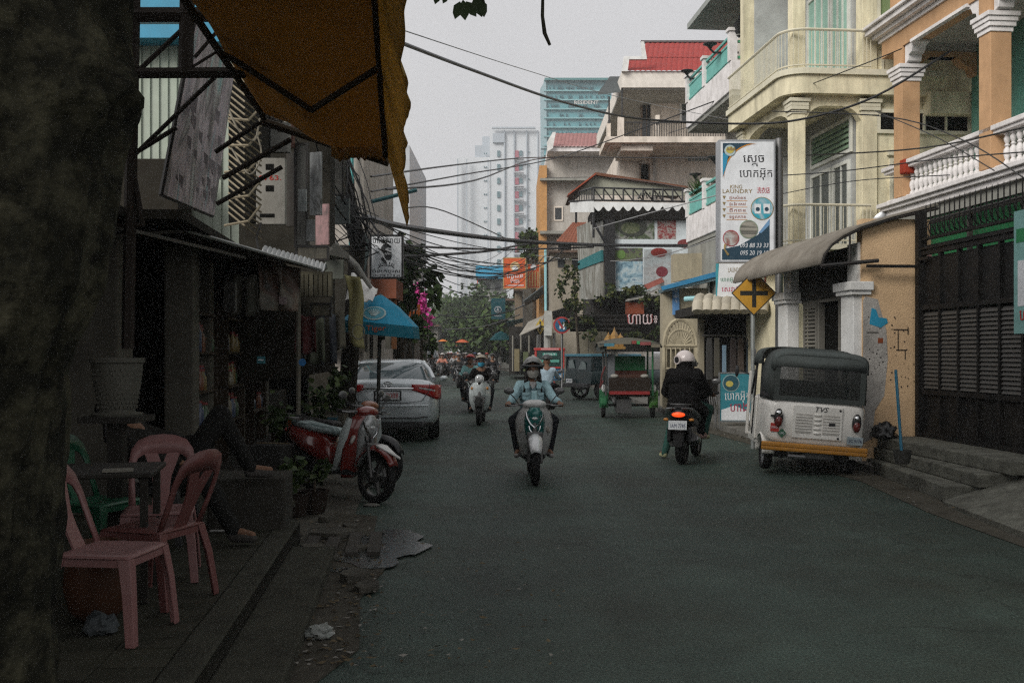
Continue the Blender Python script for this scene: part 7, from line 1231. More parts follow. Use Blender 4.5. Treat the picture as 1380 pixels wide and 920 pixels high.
# rider in the red helmet behind it
x3, y3 = (634 - 690) / F * 27.5, 27.5
scooter('dark motorbike half hidden behind the pale scooter', x3, y3, rad(180 + 4), BLK, ENG, BLK); person('rider in a pale turquoise shirt and red helmet behind the pale scooter', x3, y3, rad(180 + 4), ride(), clothm('turquoise_shirt', (.22, .42, .42)), DKTR, DKSH, vox=.014, helmet=mat('helmet_red', (.42, .03, .02), .35, coat=.4), visor='half')
for i, (px, Y, rz, sh_, hel, bodym, lab, sl) in enumerate(((596, 57, 180, (.45, .19, .14), (.5, .48, .45), BLK, 'rider in a salmon shirt and white helmet beside the white car', 'dark motorbike ridden beside the white car'),
        (618, 46, 180, (.03, .03, .03), (.22, .2, .19), BLK, 'dark clad rider with a grey helmet between salmon and turquoise shirts', 'black motorbike between the salmon and turquoise riders'), (664, 44, 182, (.016, .016, .018), (.02, .02, .02), BLK, 'rider all in black right of the pale scooter', 'black motorbike right of the pale scooter'),
        (737, 24.5, -3, (.35, .45, .52), (.04, .045, .045), mat('bike_red', (.35, .03, .025), .4), 'rider in a pale blue shirt seen from behind beside the red tuk-tuk', 'red motorbike seen from behind the denim rider'),
        (608, 84, 180, (.25, .06, .04), (.5, .1, .05), BLK, 'far rider in dark red with a red helmet', 'far motorbike of the dark red rider'), (628, 92, 180, (.08, .08, .08), (.5, .5, .5), BLK, 'far rider in dark grey under the coral parasol', 'far motorbike under the coral parasol'), (640, 78, 180, (.05, .10, .16), (.03, .1, .3), BLK, 'far rider with a blue helmet by the turquoise rider', 'far motorbike of the blue helmet rider'), (587, 100, 180, (.3, .28, .25), (.6, .6, .58), BLK, 'tiny far rider in pale clothes at the left of the traffic', 'far motorbike at the left of the traffic'), (617, 110, 180, (.5, .18, .05), (.45, .12, .03), BLK, 'tiny far rider in orange at the middle of the traffic', 'far motorbike at the middle of the traffic'), (651, 104, 180, (.07, .06, .05), (.12, .11, .1), BLK, 'tiny far rider in brown at the right of the traffic', 'far motorbike at the right of the traffic'), (582, 66, 180, (.06, .05, .05), (.05, .05, .05), BLK, 'rider in dark brown by the white car bonnet', 'dark motorbike by the white car bonnet'), (604, 70, 180, (.12, .10, .09), (.45, .08, .06), BLK, 'rider in brown with a dark red helmet right of the salmon shirt', 'motorbike right of the salmon rider'), (612, 62, 180, (.3, .3, .3), (.05, .05, .06), BLK, 'rider in pale grey with a black helmet in the traffic', 'motorbike of the pale grey rider'), (625, 68, 180, (.03, .05, .07), (.5, .48, .45), BLK, 'rider in navy with a pale helmet left of the turquoise rider', 'motorbike of the navy rider'), (646, 60, 180, (.10, .05, .05), (.6, .58, .56), BLK, 'rider in maroon with a white helmet behind the pale scooter', 'motorbike of the maroon rider'), (656, 66, 180, (.04, .04, .04), (.4, .05, .04), BLK, 'rider in black with a red helmet at the traffic\'s right edge', 'motorbike at the traffic\'s right edge'), (592, 78, 180, (.25, .12, .06), (.08, .08, .08), BLK, 'rider in rust brown behind the salmon shirt', 'motorbike behind the salmon rider'), (633, 120, 180, (.3, .05, .05), (.5, .4, .35), BLK, 'tiny far rider in bright red under the trees', 'far motorbike of the bright red rider'), (600, 122, 180, (.05, .05, .06), (.55, .53, .5), BLK, 'farthest rider in black with a pale helmet', 'farthest motorbike in the traffic'))):
    X = (px - 690) / F * Y; scooter(sl, X, Y, rad(rz), bodym, bodym, bodym, group='motorbikes further up the street'); person(lab, X, Y, rad(rz), ride(), clothm('far_shirt%d' % i, sh_), DKTR, DKSH, vox=.016 if Y < 50 else .025, helmet=mat('far_helmet%d' % i, hel, .4), visor='half', face=False, group=None)
# black-robed pair on the right
x4, y4, r4 = (929 - 690) / F * 15.25, 15.25, rad(-19)
LIT = mat('brake_light', (.85, .07, .012), .3, emit=.75)
scooter('black scooter with a lit orange tail lamp seen from behind', x4, y4, r4, BLK, ENG, mat('side_silver', (.25, .26, .26), .3, .5), plate='1AM 7785', lit=LIT)
bs_ = [o for o in bpy.data.objects if o.get('label') == 'black scooter with a lit orange tail lamp seen from behind'][0]; bs_.scale = (1.12, 1.03, 1.03)
for s in (-1, 1): MB().tube([(s * .16, -.35, .60), (s * .17, -.6, .68), (s * .13, -.82, .77), (s * .05, -.93, .79)], [.05, .06, .045, .02], 8, flat=.5).build('side_panel', mat('side_silver', (.35, .36, .36), .3, .3), bs_, smooth=60); MB().box((s * .13, -.62, .42), (.05, .5, .22)).build('side_cover', BLK, bs_, bevel=.03)
J = ride(back=.10, lean=.08); J['ank'] = ((-.36, -.04, .09), J['ank'][1]); J['toe'] = ((-.44, .10, .075), J['toe'][1]); J['knee'] = ((-.27, .12, .52), J['knee'][1]); J['head'] = (-.03, .10, 1.38)
person('driver in green trousers with a foot down, in front of the robed passenger', x4, y4, r4, J, BLKC, clothm('green_trousers', (.03, .085, .07)), mat('yellow_shoe', (.42, .42, .25), .8), vox=.011, helmet=mat('helmet_dark', (.03, .03, .03), .3), visor='band')
J = ride(back=-.22); J['hip'] = ((-.1, -.48, .84), (.1, -.48, .84)); J['knee'] = ((-.2, -.12, .72), (.2, -.12, .72)); J['ank'] = ((-.20, -.18, .40), (.20, -.18, .40)); J['toe'] = ((-.24, -.04, .385), (.24, -.04, .385)); J['sho'] = ((-.17, -.44, 1.26), (.17, -.44, 1.26)); J['elb'] = ((-.25, -.28, 1.03), (.25, -.28, 1.03)); J['hand'] = ((-.16, -.05, 1.0), (.16, -.05, 1.0)); J['neck'] = (0, -.42, 1.34); J['head'] = (.0, -.40, 1.46)
wh = mat('helmet_white', (.62, .55, .53), .35, coat=.4); p = person('passenger in a loose black robe with a white helmet turned to the left', x4, y4, r4, J, BLKC, BLKC, mat('pink_shoe', (.42, .28, .26), .8), vox=.012, helmet=wh, visor='band', robe=BLKC, helm_rz=rad(50))
VD = Vector((-.62, -.78, .0)); VC = Vector((0, -.40, 1.485)); MB().tube([VC + VD * .10, VC + VD * .162], .045, 18).build('helmet_vent', BLK, p); MB().tube([VC + VD * .1, VC + VD * .155], .066, 18).build('vent_ring', wh, p)
# parked red scooter on the left, with another behind it
REDB = mat('red_lacquer', (.17, .02, .015), .25, coat=.8, var=.05, dirt=.15); SEATC = print_mat('striped_seat', [(.03, .05, .05), (.10, .15, .15), (.35, .42, .42), (.06, .10, .08)], 3, stretch=(14, 1, 2), distort=.4, dirt=.1)
x5, y5, r5 = -1.92, 11.25, rad(-131)
sc5 = scooter('parked red scooter with white leg shield edge and striped seat cover', x5, y5, r5, REDB, mat('silver_decal', (.40, .42, .42), .3, .4, coat=.4), REDB, seatm=SEATC, group='scooters parked on the left', roll=rad(-5))
b = MB()
for s in (-1, 1): b.tube([(s * .20, .36, .88), (s * .235, .33, .72), (s * .215, .24, .50), (s * .17, .13, .34), (s * .14, .02, .28)], [.03, .045, .04, .028, .02], 8, flat=.35)
b.build('leg_shield_edge', mat('shield_white', (.42, .47, .46), .35, coat=.5), sc5, smooth=60); b = MB()
b.grid(lambda u, v: ((u - .5) * .16 * (1 - v), .66 + .30 * v, .62 - .12 * v - .03 * abs(u - .5)), 6, 6); b.build('fender_beak', WHITEP, sc5, smooth=60, solid=.02)
x6, y6 = -2.1, 12.35
sc6 = scooter('dark orange scooter parked behind the red one', x6, y6, rad(-116), mat('dark_orange_lacquer', (.20, .06, .02), .35, coat=.4), BLK, BLK, group='scooters parked on the left', roll=rad(-5))
b = thing('stone_wedge', 'flat pale stone under the parked front wheel', 'stone', G(502, 681)); MB().ell((0, -.06, .015), (.09, .05, .02), 10, 6).build('stone_body', CONC, b)
# ------------------------------------------------------------------ saloon cars
def sup(y, hw, z0, z1, n=28, p=4.5): return [(math.copysign(abs(math.cos(6.2832 * j / n)) ** (2 / p), math.cos(6.2832 * j / n)) * hw, y, (z0 + z1) / 2 + math.copysign(abs(math.sin(6.2832 * j / n)) ** (2 / p), math.sin(6.2832 * j / n)) * (z1 - z0) / 2) for j in range(n)]
def car(label, X, Y, rz, paint, plate=None, group='cars parked on the left', front=True, rear=True):
    t = thing('parked_car', label, 'car', (X, Y, 0), rz, group)
    MB().loft([sup(*q) for q in ((-.01, .60, .45, .86), (.015, .74, .36, 1.04), (.05, .82, .30, 1.10), (.16, .88, .25, 1.125), (.5, .905, .22, 1.12), (1.1, .91, .2, 1.05), (2.2, .91, .2, 1.01), (3.3, .91, .2, .98), (3.9, .90, .22, .92), (4.4, .86, .25, .82), (4.7, .74, .30, .72), (4.8, .58, .38, .64))]).build('body', paint, t, smooth=50)
    def oring(z, y0, y1, hw, n=32, p=5): return [(math.copysign(abs(math.cos(6.2832 * j / n)) ** (2 / p), math.cos(6.2832 * j / n)) * hw, (y0 + y1) / 2 + math.copysign(abs(math.sin(6.2832 * j / n)) ** (2 / p), math.sin(6.2832 * j / n)) * (y1 - y0) / 2, z) for j in range(n)]
    CG = mat('car_glass', (.09, .12, .13), .05, spec=.7, var=.1); MB().loft([oring(1.0, .42, 3.5, .80), oring(1.1, .52, 3.35, .78), oring(1.25, .85, 3.0, .70), oring(1.40, 1.22, 2.62, .61)]).build('window_glass', CG, t, smooth=50)
    MB().loft([oring(1.385, 1.19, 2.66, .625), oring(1.43, 1.28, 2.55, .595), oring(1.458, 1.5, 2.3, .50), oring(1.462, 1.7, 2.1, .3)]).build('roof', paint, t, smooth=60)
    for s in (-1, 1):
        for pts_, w_ in (([(s * .80, .50, 1.10), (s * .72, .88, 1.27), (s * .60, 1.24, 1.40)], [.055, .045, .04]), ([(s * .795, 3.36, 1.07), (s * .71, 2.98, 1.26), (s * .60, 2.60, 1.40)], .035), ([(s * .785, 2.0, 1.08), (s * .62, 1.95, 1.40)], .035)): MB().tube(pts_, w_, 6).build('pillar', paint, t, smooth=60)
    for s in (-1, 1):
        wheel(t, (s * .80, .95, .32), .32, .21, 'wheel', ALU, 7); wheel(t, (s * .80, 3.75, .32), .32, .21, 'wheel', ALU, 7)
        m_ = MB().ell((s * 1.0, 3.0, 1.06), (.085, .07, .055), 12, 8).build('mirror', paint, t, smooth=180)
        if rear:
            pth = [(.42, -.018), (.62, -.012), (.78, .03), (.875, .14), (.915, .34)]
            def lamp(u, v, s=s, d=.012):
                k = u * 4; i = min(int(k), 3); q = k - i; x = pth[i][0] * (1 - q) + pth[i + 1][0] * q; y = pth[i][1] * (1 - q) + pth[i + 1][1] * q; zt = 1.03 - .02 * u; zb = .93 - .17 * min(1, u * 1.6); return (s * (x + d * u), y - d * (1 - u), zb + (zt - zb) * v)
            l_ = MB().grid(lamp, 14, 5).build('tail_lamp', REDL, t, smooth=60, solid=.03); MB().grid(lambda u, v: lamp(.16 + u * .42, .5 + v * .16, d=.03), 8, 2).build('lamp_strip', CLEAR, l_, solid=.012)
        if front:
            MB().ell((s * .66, 4.58, .70), (.17, .12, .07), 14, 8).build('headlamp', CLEAR, t, smooth=180)
    if front: MB().loft([sup(4.74, .52, .50, .66, 20), sup(4.815, .44, .52, .64, 20)]).build('grille', BLK, t); MB().box((0, 4.8, .40), (1.1, .05, .12)).build('lower_intake', BLK, t, bevel=.02); MB().box((0, 4.84, .52), (.45, .01, .1)).build('front_plate', PLW, t)
    if rear:
        MB().tube([(-.45, -.035, .955), (0, -.045, .96), (.45, -.035, .955)], .016, 6).build('chrome_strip', CHROME, t); b = MB()
        for rx, rz_, cz in ((.075, .05, 1.03), (.03, .05, 1.03), (.055, .018, 1.052)): b.tube([(rx * math.cos(a * .3927), -.02, cz + rz_ * math.sin(a * .3927)) for a in range(16)], .007, 5, closed=True)
        b.build('badge', CHROME, t)
        MB().box((0, -.03, .83), (.48, .02, .18)).build('plate_recess', BLK, t, bevel=.01); p = MB().box((0, -.045, .83), (.42, .012, .14)).build('number_plate', PLW, t, bevel=.004); text(p, plate or '2A 0088', (0, -.053, .83), .13, mat('plate_red', (.42, .05, .05), .6), width=.37)
        MB().loft([sup(-.035, .62, .27, .36, 20), sup(.12, .80, .25, .40, 20)]).build('lower_bumper', BLK, t, smooth=50); b = MB().tube([(-.80, .06, .66), (-.6, -.03, .655), (0, -.05, .655), (.6, -.03, .655), (.80, .06, .66)], .012, 6); b.build('bumper_crease', paint, t, smooth=60)
        MB().tube([(-.70, .02, .46), (-.5, -.03, .44), (.5, -.03, .44), (.70, .02, .46)], .02, 6, flat=.5).build('bumper_gap', BLK, t, smooth=60)
        b = MB()
        for s in (-1, 1): b.tube([(s * .74, .0, 1.06), (s * .72, -.02, .90), (s * .60, -.03, .74), (s * .3, -.035, .70)], .006, 4)
        b.tube([(-.3, -.035, .70), (.3, -.035, .70)], .006, 4); b.build('boot_lid_gap', BLK, t)
    for s in (-1, 1): MB().tube([(s * .913, 1.2, .98), (s * .917, 1.4, .45)], .006, 4).build('door_gap', BLK, t); MB().tube([(s * .915, 2.3, 1.0), (s * .917, 2.3, .3)], .006, 4).build('door_gap', BLK, t)
    return t
car('silver saloon car parked on the left beyond the blue umbrella post', (521 - 690) / F * 18.0 + .02, 18.0, rad(4.2), mat('silver_paint', (.58, .63, .65), .28, .35, coat=.7, var=.03, dirt=.08), plate='2A 0088', front=False)
wc_ = car('white car facing the camera beyond the silver one', (571 - 690) / F * 70, 73, rad(180 + 4), mat('white_car_paint', (.6, .62, .63), .25, coat=.7, var=.03), group=None, rear=False)
wc_.scale = (1, 1, 1.2)
car('far grey car queueing behind the white one', (578 - 690) / F * 112, 114, rad(180 + 4), mat('grey_car_paint', (.3, .32, .34), .3, coat=.5), group=None, rear=False)
# ------------------------------------------------------------------ white three-wheeler
TKW = mat('tuk_white', (.82, .80, .75), .35, coat=.3, var=.04, dirt=.3, dcol=(.25, .22, .17), dscale=3); CANB = mat('tuk_canvas', (.055, .065, .062), .75, dirt=.3, dcol=(.10, .10, .09), bump=.1); YELB = mat('bumper_yellow', (.46, .20, .02), .5, dirt=.3)
tk = thing('tuk_tuk', 'white three wheeled tuk-tuk with dark canvas top and yellow bumper', 'tuk-tuk', ((1096 - 690) / F * 13.1, 13.1, .0), rad(-3.5)); tk.rotation_euler = (0, rad(4.2), rad(-3.5)); tk.location.z = .03; tk.scale = (.955, .97, .965)
MB().loft([sup(*q, 32, 7) for q in ((-.0, .57, .42, .92), (.03, .61, .38, .97), (.10, .645, .36, .99), (.35, .655, .36, .99), (.80, .655, .34, .99), (.84, .64, .34, .98))]).build('rear_body', TKW, tk, smooth=40)
MB().loft([[(-.64, .8, .30), (.64, .8, .30), (.64, .8, .40), (-.64, .8, .40)], [(-.60, 1.8, .30), (.60, 1.8, .30), (.60, 1.8, .40), (-.60, 1.8, .40)], [(-.3, 2.4, .32), (.3, 2.4, .32), (.3, 2.4, .42), (-.3, 2.4, .42)]]).build('floor', TKW, tk, bevel=.01)
MB().loft([sup(*q, 24, 4) for q in ((1.75, .585, .36, .95), (2.0, .54, .38, 1.0), (2.25, .40, .42, 1.0), (2.42, .22, .5, .94))]).build('front_cowl', TKW, tk, smooth=50)
# canvas hood: hoop sections with open sides ahead of the rear seat
def hoop(y, hw, zt, zb=.96, n=22): return [(hw * (math.copysign(abs(math.cos(math.pi - math.pi * j / n)) ** .42, math.cos(math.pi - math.pi * j / n))), y, zb + (zt - zb) * abs(math.sin(math.pi * j / n)) ** .42) for j in range(n + 1)]
b = MB(); b.loft([hoop(.02, .60, 1.56), hoop(.08, .635, 1.62), hoop(.3, .64, 1.655), hoop(.72, .64, 1.665)], cap=False, shut=False); b.build('canvas_hood', CANB, tk, smooth=60, solid=.015)
b = MB(); b.loft([hoop(.72, .655, 1.675, 1.42), hoop(1.3, .64, 1.67, 1.42), hoop(1.75, .58, 1.61, 1.4), hoop(1.95, .50, 1.52, 1.38)], cap=False, shut=False); b.build('canvas_roof', CANB, tk, smooth=60, solid=.015)
b = MB(); b.loft([hoop(-.015, .605, 1.565, 1.36), hoop(.06, .645, 1.635, 1.36)], cap=False, shut=False); b.add([hoop(-.012, .60, 1.56, 1.40)[j] for j in range(23)], [tuple(range(23))]); b.build('rear_flap', mat('tuk_flap', (.085, .10, .097), .75, dirt=.3), tk, smooth=60, solid=.012)
b = MB().bb((-.60, -.005, .955), (.60, .01, 1.02)).bb((-.60, -.005, 1.02), (-.53, .01, 1.45)).bb((.53, -.005, 1.02), (.60, .01, 1.45)); b.build('canvas_back', CANB, tk)
MB().bb((-.53, .0, 1.02), (.53, .004, 1.45)).build('rear_window', mat('smoked_plastic', (.02, .024, .022), .12, alpha=.6), tk)
for s in (-1, 1): MB().bb((s * .655, .1, .98), (s * .63, .7, 1.04)).build('side_rail', BLK, tk)
b = MB().box((0, .62, .98), (1.1, .1, .5)).box((0, .95, .66), (1.1, .5, .12)); b.build('passenger_seat', SEATB, tk, bevel=.03); b = MB()
for s in (-1, 1): b.tube([(s * .57, 1.85, .95), (s * .50, 1.85, 1.5)], .02, 6).tube([(s * .63, .74, .95), (s * .64, .74, 1.6)], .018, 6).tube([(s * .63, 1.25, .4), (s * .62, 1.25, 1.6)], .015, 6)
b.build('hoop_post', BLK, tk); MB().add([(-.5, 1.86, .98), (.5, 1.86, .98), (.44, 1.86, 1.48), (-.44, 1.86, 1.48)], [(0, 1, 2, 3)]).build('windscreen', mat('clear_screen', (.3, .32, .32), .08, alpha=.2), tk)
d = MB().bb((-.665, .86, .36), (-.635, 1.02, .96)).build('side_panel', TKW, tk, bevel=.02); MB().bb((-.64, 1.72, .36), (-.60, 1.78, 1.3)).build('front_door_post', TKW, tk, bevel=.01)
hp = MB().bb((-.33, -.022, .47), (.33, .0, .91)).build('engine_hatch', TKW, tk, bevel=.012); b = MB()
for x0 in (-.29, .07): b.bb((x0, -.028, .54), (x0 + .22, -.02, .80))
b.build('hatch_panel', mat('hatch_grey', (.50, .48, .44), .5, dirt=.3), hp, bevel=.008, kind='stuff')  # vent panels in a greyer tone than the hatch
for s in (-1, 1):
    for j in range(6): MB().bb((-.29 if s < 0 else .07, -.033, .565 + j * .038), (-.07 if s < 0 else .29, -.027, .577 + j * .038)).build('vent_slat', TKW, hp)
for j in range(5): MB().ell((0, -.026, .55 + j * .06), (.055, .014, .02), 12, 6).build('hatch_rib', TKW, hp, smooth=180)
b = MB()
for x, z in ((.29, .87), (.28, .50)): b.ell((x, -.025, z), (.016, .01, .016), 8, 6)
b.build('lock', BLK, hp, kind='stuff'); MB().bb((.15, -.036, .66), (.23, -.026, .70)).build('hatch_handle', BLK, hp)
text(tk, 'TVS', (0.03, -.027, .865), .095, mat('tvs_ink', (.02, .02, .02), .5), width=.17, shear=.3)
for s in (-1, 1):
    l_ = MB().ell((s * .515, -.02, .72), (.062, .035, .125), 16, 10).build('tail_lamp', BLK, tk, smooth=180); MB().ell((s * .515, -.035, .675), (.05, .035, .075), 14, 8).build('red_lens', mat('tuk_lens', (.12, .018, .015), .2, coat=.4), l_, smooth=180); MB().ell((s * .515, -.035, .785), (.048, .035, .04), 14, 8).build('chrome_lens', CHROME, l_, smooth=180)
MB().bb((-.62, -.012, .725), (-.56, .0, .755)).build('lamp_arm', BLK, tk)
MB().bb((-.72, -.055, .335), (.68, .0, .40)).bb((-.72, -.05, .285), (.68, .0, .345)).build('bumper', YELB, tk, bevel=.018)
MB().bb((-.61, -.012, .535), (-.50 - .0, .01, .645)).build('red_sticker', mat('sticker_red', (.45, .05, .04), .6), tk); text(tk, 'ហាមជក់', (-.555, -.014, .59), .05, SIGNW, width=.09); MB().prism([(0, .065), (.06, 0), (0, -.065), (-.06, 0)], .004, Matrix.Translation((-.46, -.022, .52)) @ Matrix.Rotation(math.pi / 2, 4, 'X')).build('gas_sticker', mat('sticker_green', (.02, .10, .05), .5), tk); text(tk, 'LPG', (-.46, -.028, .52), .04, SIGNW, width=.06)
p = MB().bb((.40, -.035, .43), (.61, -.02, .54)).build('number_plate', mat('plate_blue_grey', (.30, .36, .38), .5, dirt=.3), tk, bevel=.004); text(p, '2C 9176', (.505, -.038, .485), .06, PLI, width=.17)
for s in (-1, 1): wheel(tk, (s * .56, .46, .20), .215, .12, 'rear_wheel', ALU, 4); MB().grid(lambda u, v, s=s: (s * (.50 + .165 * u), .46 + math.cos(math.pi * v) * .27, .22 + math.sin(math.pi * v) * .25), 4, 14).build('wheel_arch', TKW, tk, smooth=60, solid=.02)
wheel(tk, (0, 2.15, .2), .2, .1, 'front_wheel', ALU, 4); MB().tube([(-.5, .46, .2), (.5, .46, .2)], .04, 8).box((0, .5, .36), (.9, .6, .1)).box((.1, .3, .26), (.4, .3, .14)).build('axle', ENG, tk, bevel=.01); MB().tube([(-.35, .05, .22), (-.12, .05, .22)], .04, 10).build('exhaust', STEEL, tk)
MB().tube([(-.64, 1.75, 1.25), (-.78, 1.8, 1.3)], .012, 5).ell((-.82, 1.8, 1.28), (.03, .06, .09), 10, 8).build('mirror', BLK, tk)
# ------------------------------------------------------------------ trailer tuk-tuk with the green bench
rm = thing('trailer_tuk_tuk', 'canopied trailer tuk-tuk with a green bench and green mudguards', 'tuk-tuk', ((848 - 690) / F * 24.6, 24.6, 0), rad(-2)); WDK = mat('dark_wood', (.022, .015, .011), .6, dirt=.3); GRB = mat('bench_green', (.03, .14, .06), .6, dirt=.3); GRM = mat('mudguard_green', (.05, .16, .025), .5)
for s in (-1, 1):
    wheel(rm, (s * .60, .45, .30), .30, .09, 'wheel', ENG, 10); MB().bb((s * .70, .15, .26), (s * .50, .3, .66)).grid(lambda u, v, s=s: (s * (.52 + .17 * u), .45 + math.cos(math.pi * v) * .35, .3 + math.sin(math.pi * v) * .37), 3, 14).build('mudguard', GRM if s > 0 else GRB, rm, smooth=60, solid=.015); MB().ell((s * .60, .12, .72), (.06, .06, .10), 10, 8).build('lamp', WHITEP, rm, smooth=180)
MB().bb((-.5, -.05, .52), (.5, 1.3, .60)).build('floor', WDK, rm, bevel=.01); MB().bb((-.50, -.1, .60), (.50, -.04, .98)).build('rear_board', WDK, rm, bevel=.015); MB().bb((-.48, -.112, .58), (.48, -.1, .66)).build('red_band', mat('band_red', (.25, .03, .03), .6), rm)
MB().bb((-.46, .0, .95), (.46, .42, 1.05)).build('bench_seat', mat('bench_redbrown', (.055, .026, .018), .6), rm, bevel=.03); MB().bb((-.42, .42, 1.14), (.42, .50, 1.50)).build('bench_back', GRB, rm, bevel=.02); MB().bb((-.46, .44, .98), (.46, .49, 1.14)).build('bench_board', mat('board_maroon', (.10, .04, .03), .7), rm)
MB().bb((-.42, 1.22, .60), (.42, 1.28, 1.2)).build('front_bench', WDK, rm)
for sx, y in ((-.56, .0), (.56, .0), (-.56, 1.25), (.56, 1.25)): MB().tube([(sx, y, .55), (sx, y, 1.86)], .025, 6).build('canopy_post', GRB if sx > 0 else STEEL, rm)
b = MB().grid(lambda u, v: ((u - .5) * 1.5, -.35 + v * 2.0, 1.93 - .12 * (2 * (u - .5)) ** 2 - .10 * (2 * v - 1) ** 2), 10, 10); b.build('canopy', mat('canopy_grey', (.10, .095, .075), .8, dirt=.4), rm, smooth=60, solid=.04)
for i, (x0, x1, c) in enumerate(((-.62, -.38, (.07, .20, .26)), (-.36, .02, (.16, .15, .12)), (.03, .14, (.24, .05, .045)), (.15, .22, (.05, .28, .1)), (.23, .48, (.24, .07, .07)), (.49, .70, (.18, .16, .12)))): MB().bb((x0, -.37, 1.79 - .1 * (x0 + x1) ** 2 * .6), (x1, -.35, 1.865 - .1 * (x0 + x1) ** 2 * .6)).build('canopy_fringe', mat('fringe%d' % i, c, .7), rm)
MB().bb((-.72, -.3, 1.60), (-.60, 1.5, 1.80)).build('side_curtain', CANB, rm); MB().bb((-.52, .0, .6), (-.34, .06, 1.55)).build('rolled_curtain', mat('curtain_grey', (.13, .14, .15), .8), rm, bevel=.02)
MB().tube([(-.6, .45, .3), (.6, .45, .3)], .03, 7).tube([(0, .9, .45), (0, 2.0, .62)], .04, 7).box((-.12, .3, .3), (.36, .5, .34)).build('axle', ENG, rm)
for s in (-1, 1): MB().ell((s * .36, -.08, 1.02), (.10, .05, .05), 10, 6).build('armrest', mat('rest_pale', (.32, .31, .28), .7), rm, smooth=180)
b = MB().tube([(-.62, .1, .9), (-.70, -.05, .75), (-.66, -.1, 1.05), (-.58, .0, 1.25)], .02, 5); b.build('side_rail', mat('rail_maroon', (.12, .03, .03), .6), rm)
scooter('black motorbike harnessed in front of the trailer tuk-tuk', rm.location.x, rm.location.y + 2.6, rad(-2), BLK, ENG, BLK, group='motorbikes further up the street')
# ------------------------------------------------------------------ dark teal jeep and the red and blue tuk-tuk
jp = thing('jeep', 'dark teal jeep with a pale blue roof edge behind the trailer tuk-tuk', 'jeep', ((779 - 690) / F * 34, 34.2, 0), rad(-62)); TJ = mat('jeep_teal', (.006, .022, .026), .4, coat=.3, dirt=.3)
MB().loft([sup(*q, 24, 8) for q in ((0, .82, .52, .98), (.05, .85, .50, 1.0), (2.2, .85, .50, 1.0), (3.6, .78, .52, .98), (3.7, .72, .56, .94))]).build('body', TJ, jp, smooth=40); MB().loft([[(-.80, .03, .98), (.80, .03, .98), (.80, 2.1, .98), (-.80, 2.1, .98)], [(-.77, .08, 1.44), (.77, .08, 1.44), (.77, 1.9, 1.44), (-.77, 1.9, 1.44)]]).build('cabin', mat('jeep_glass', (.006, .02, .024), .25, spec=.3), jp)
MB().bb((-.84, -.02, 1.44), (.84, 2.0, 1.53)).build('roof', mat('jeep_roof', (.06, .20, .27), .5), jp, bevel=.02); b = MB()
for x, y in ((-.8, .05), (.78, .05), (-.8, 1.0), (-.8, 1.95)): b.bb((x - .02, y - .03, .98), (x + .04, y + .04, 1.45))
b.build('pillar', TJ, jp); MB().bb((-.8, -.12, .42), (.8, .0, .56)).build('bumper', BLK, jp, bevel=.02); p = MB().bb((-.52, -.14, .56), (-.14, -.12, .70)).build('number_plate', PLW, jp); text(p, '2P 3951', (-.33, -.142, .63), .09, PLI, width=.3)
for s in (-1, 1): wheel(jp, (s * .74, .55, .34), .34, .22, 'wheel', ENG, 6); wheel(jp, (s * .74, 2.9, .34), .34, .22, 'wheel', ENG, 6)
b = MB()
for q in (((-.6, .02, 1.05), (-.2, .02, 1.05), (-.35, .02, 1.35), (-.62, .02, 1.3)), ((.0, .02, 1.02), (.5, .02, 1.02), (.45, .02, 1.25), (.2, .02, 1.3))): b.add(list(q), [(0, 1, 2, 3)])
b.build('window_sticker', mat('sticker_pale', (.16, .2, .2), .5), jp, kind='stuff')
rt = thing('red_tuk_tuk', 'red and blue tuk-tuk seen from behind beyond the blue shirted rider', 'tuk-tuk', ((741 - 690) / F * 46, 46, 0), rad(0)); TR = mat('tuk_red', (.42, .035, .03), .4, dirt=.2); TBL = mat('tuk_blue', (.02, .16, .33), .4, dirt=.2)
MB().loft([sup(*q, 20, 7) for q in ((0, .62, .34, .92), (.1, .66, .32, .95), (2.0, .62, .32, .95))]).build('rear_body', TBL, rt, smooth=40); b = MB()
for s in (-1, 1): b.bb((s * .66, -.02, .92), (s * .58, .08, 1.72)).bb((s * .64, 1.9, .9), (s * .58, 2.0, 1.7))
b.bb((-.68, -.06, 1.66), (.68, 2.1, 1.78)).build('red_frame', TR, rt, bevel=.02); MB().bb((-.58, .0, .93), (.58, .04, 1.66)).build('rear_window', mat('tuk_glass', (.02, .05, .045), .1), rt); MB().bb((-.4, -.07, 1.68), (.4, -.055, 1.77)).build('pink_strip', mat('strip_pink', (.6, .25, .25), .6), rt)
for z_, w in ((1.5, .32), (1.2, .42)): MB().bb((-w, -.012, z_ - .07), (w, .0, z_ + .05)).build('window_print', mat('print_teal', (.10, .32, .26), .6), rt)
text(rt, 'HOLY', (0, -.016, 1.49), .13, SIGNW, width=.5); MB().bb((-.64, -.06, .86), (.64, .0, .93)).build('red_bar', TR, rt)
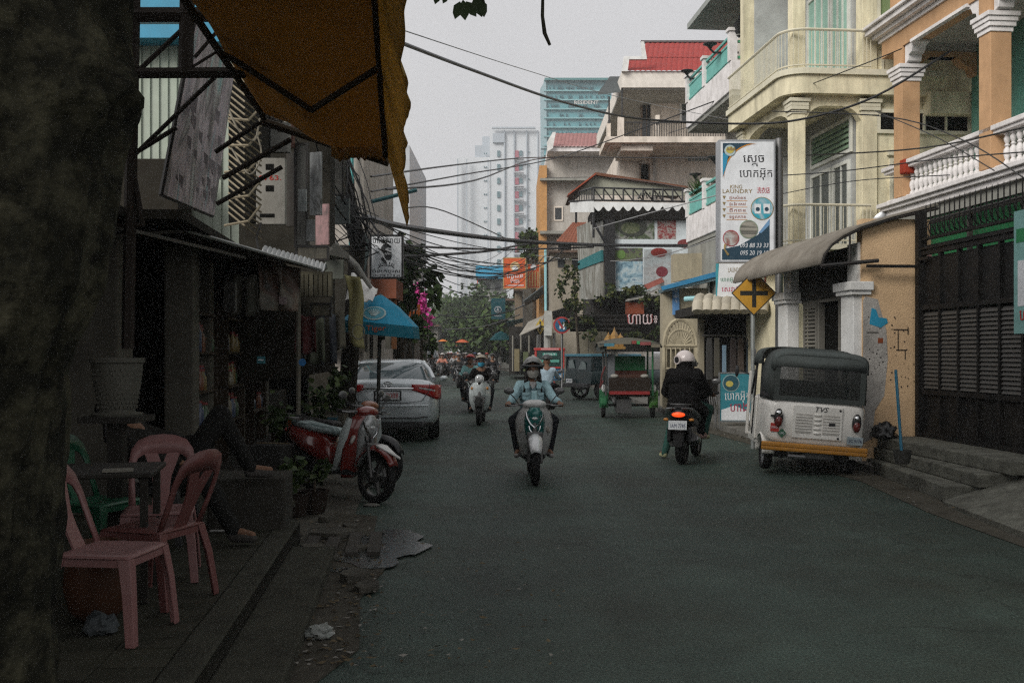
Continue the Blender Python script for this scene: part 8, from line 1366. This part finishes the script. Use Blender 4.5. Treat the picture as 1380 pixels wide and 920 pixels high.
for s in (-1, 1): wheel(rt, (s * .55, .4, .24), .24, .14, 'wheel', ENG, 5); MB().ell((s * .52, -.03, .74), (.07, .04, .08), 10, 8).build('tail_lamp', mat('lamp_pink', (.55, .2, .2), .3), rt, smooth=180)
MB().bb((.3, -.03, .44), (.58, .0, .56)).build('number_plate', PLW, rt); wheel(rt, (0, 2.3, .22), .22, .1, 'front_wheel', ENG, 5)
# ------------------------------------------------------------------ the person resting by the shop
J = dict(hip=((-2.60, 7.55, .62), (-2.52, 7.72, .62)), knee=((-2.28, 7.50, .72), (-2.22, 7.80, 1.12)), ank=((-2.02, 7.45, .30), (-2.02, 7.92, .70)), toe=((-1.88, 7.42, .275), (-1.88, 7.95, .685)), sho=((-2.86, 7.42, 1.00), (-2.80, 7.74, 1.00)), elb=((-2.62, 7.28, .84), (-2.52, 7.86, .90)), hand=((-2.40, 7.42, .80), (-2.32, 7.86, .96)), neck=(-2.90, 7.58, 1.05), head=(-2.98, 7.58, 1.15))
person('person in dark clothes lounging in a chair with one foot up on the low block', 0, 0, 0, J, clothm('dark_shirt', (.02, .019, .017)), clothm('dark_long_trousers', (.016, .016, .015)), mat('sandal', (.06, .055, .05), .8), vox=.012, hair=HAIRM)
chair('plastic_chair', 'dark plastic chair that the lounging person sits in', mat('dark_plastic', (.03, .03, .03), .5), -2.62, 7.62, rad(-90))
# ================================================================== the air
hz_ = MB().bb((-300, -20, -1.2), (300, 560, 78)).build('haze', mat('haze_surface', (1, 1, 1)))
hm = bpy.data.materials.new('haze_air'); hm.use_nodes = True; hm.node_tree.nodes.clear(); v_ = hm.node_tree.nodes.new('ShaderNodeVolumePrincipled'); q_ = hm.node_tree.nodes.new('ShaderNodeOutputMaterial')
v_.inputs['Color'].default_value = (.93, .95, .97, 1); v_.inputs['Density'].default_value = .0009; v_.inputs['Anisotropy'].default_value = .2
hm.node_tree.links.new(v_.outputs[0], q_.inputs['Volume']); hz_.data.materials.clear(); hz_.data.materials.append(hm); hz_['kind'] = 'stuff'; hz_['label'] = 'pale humid haze over the whole street'
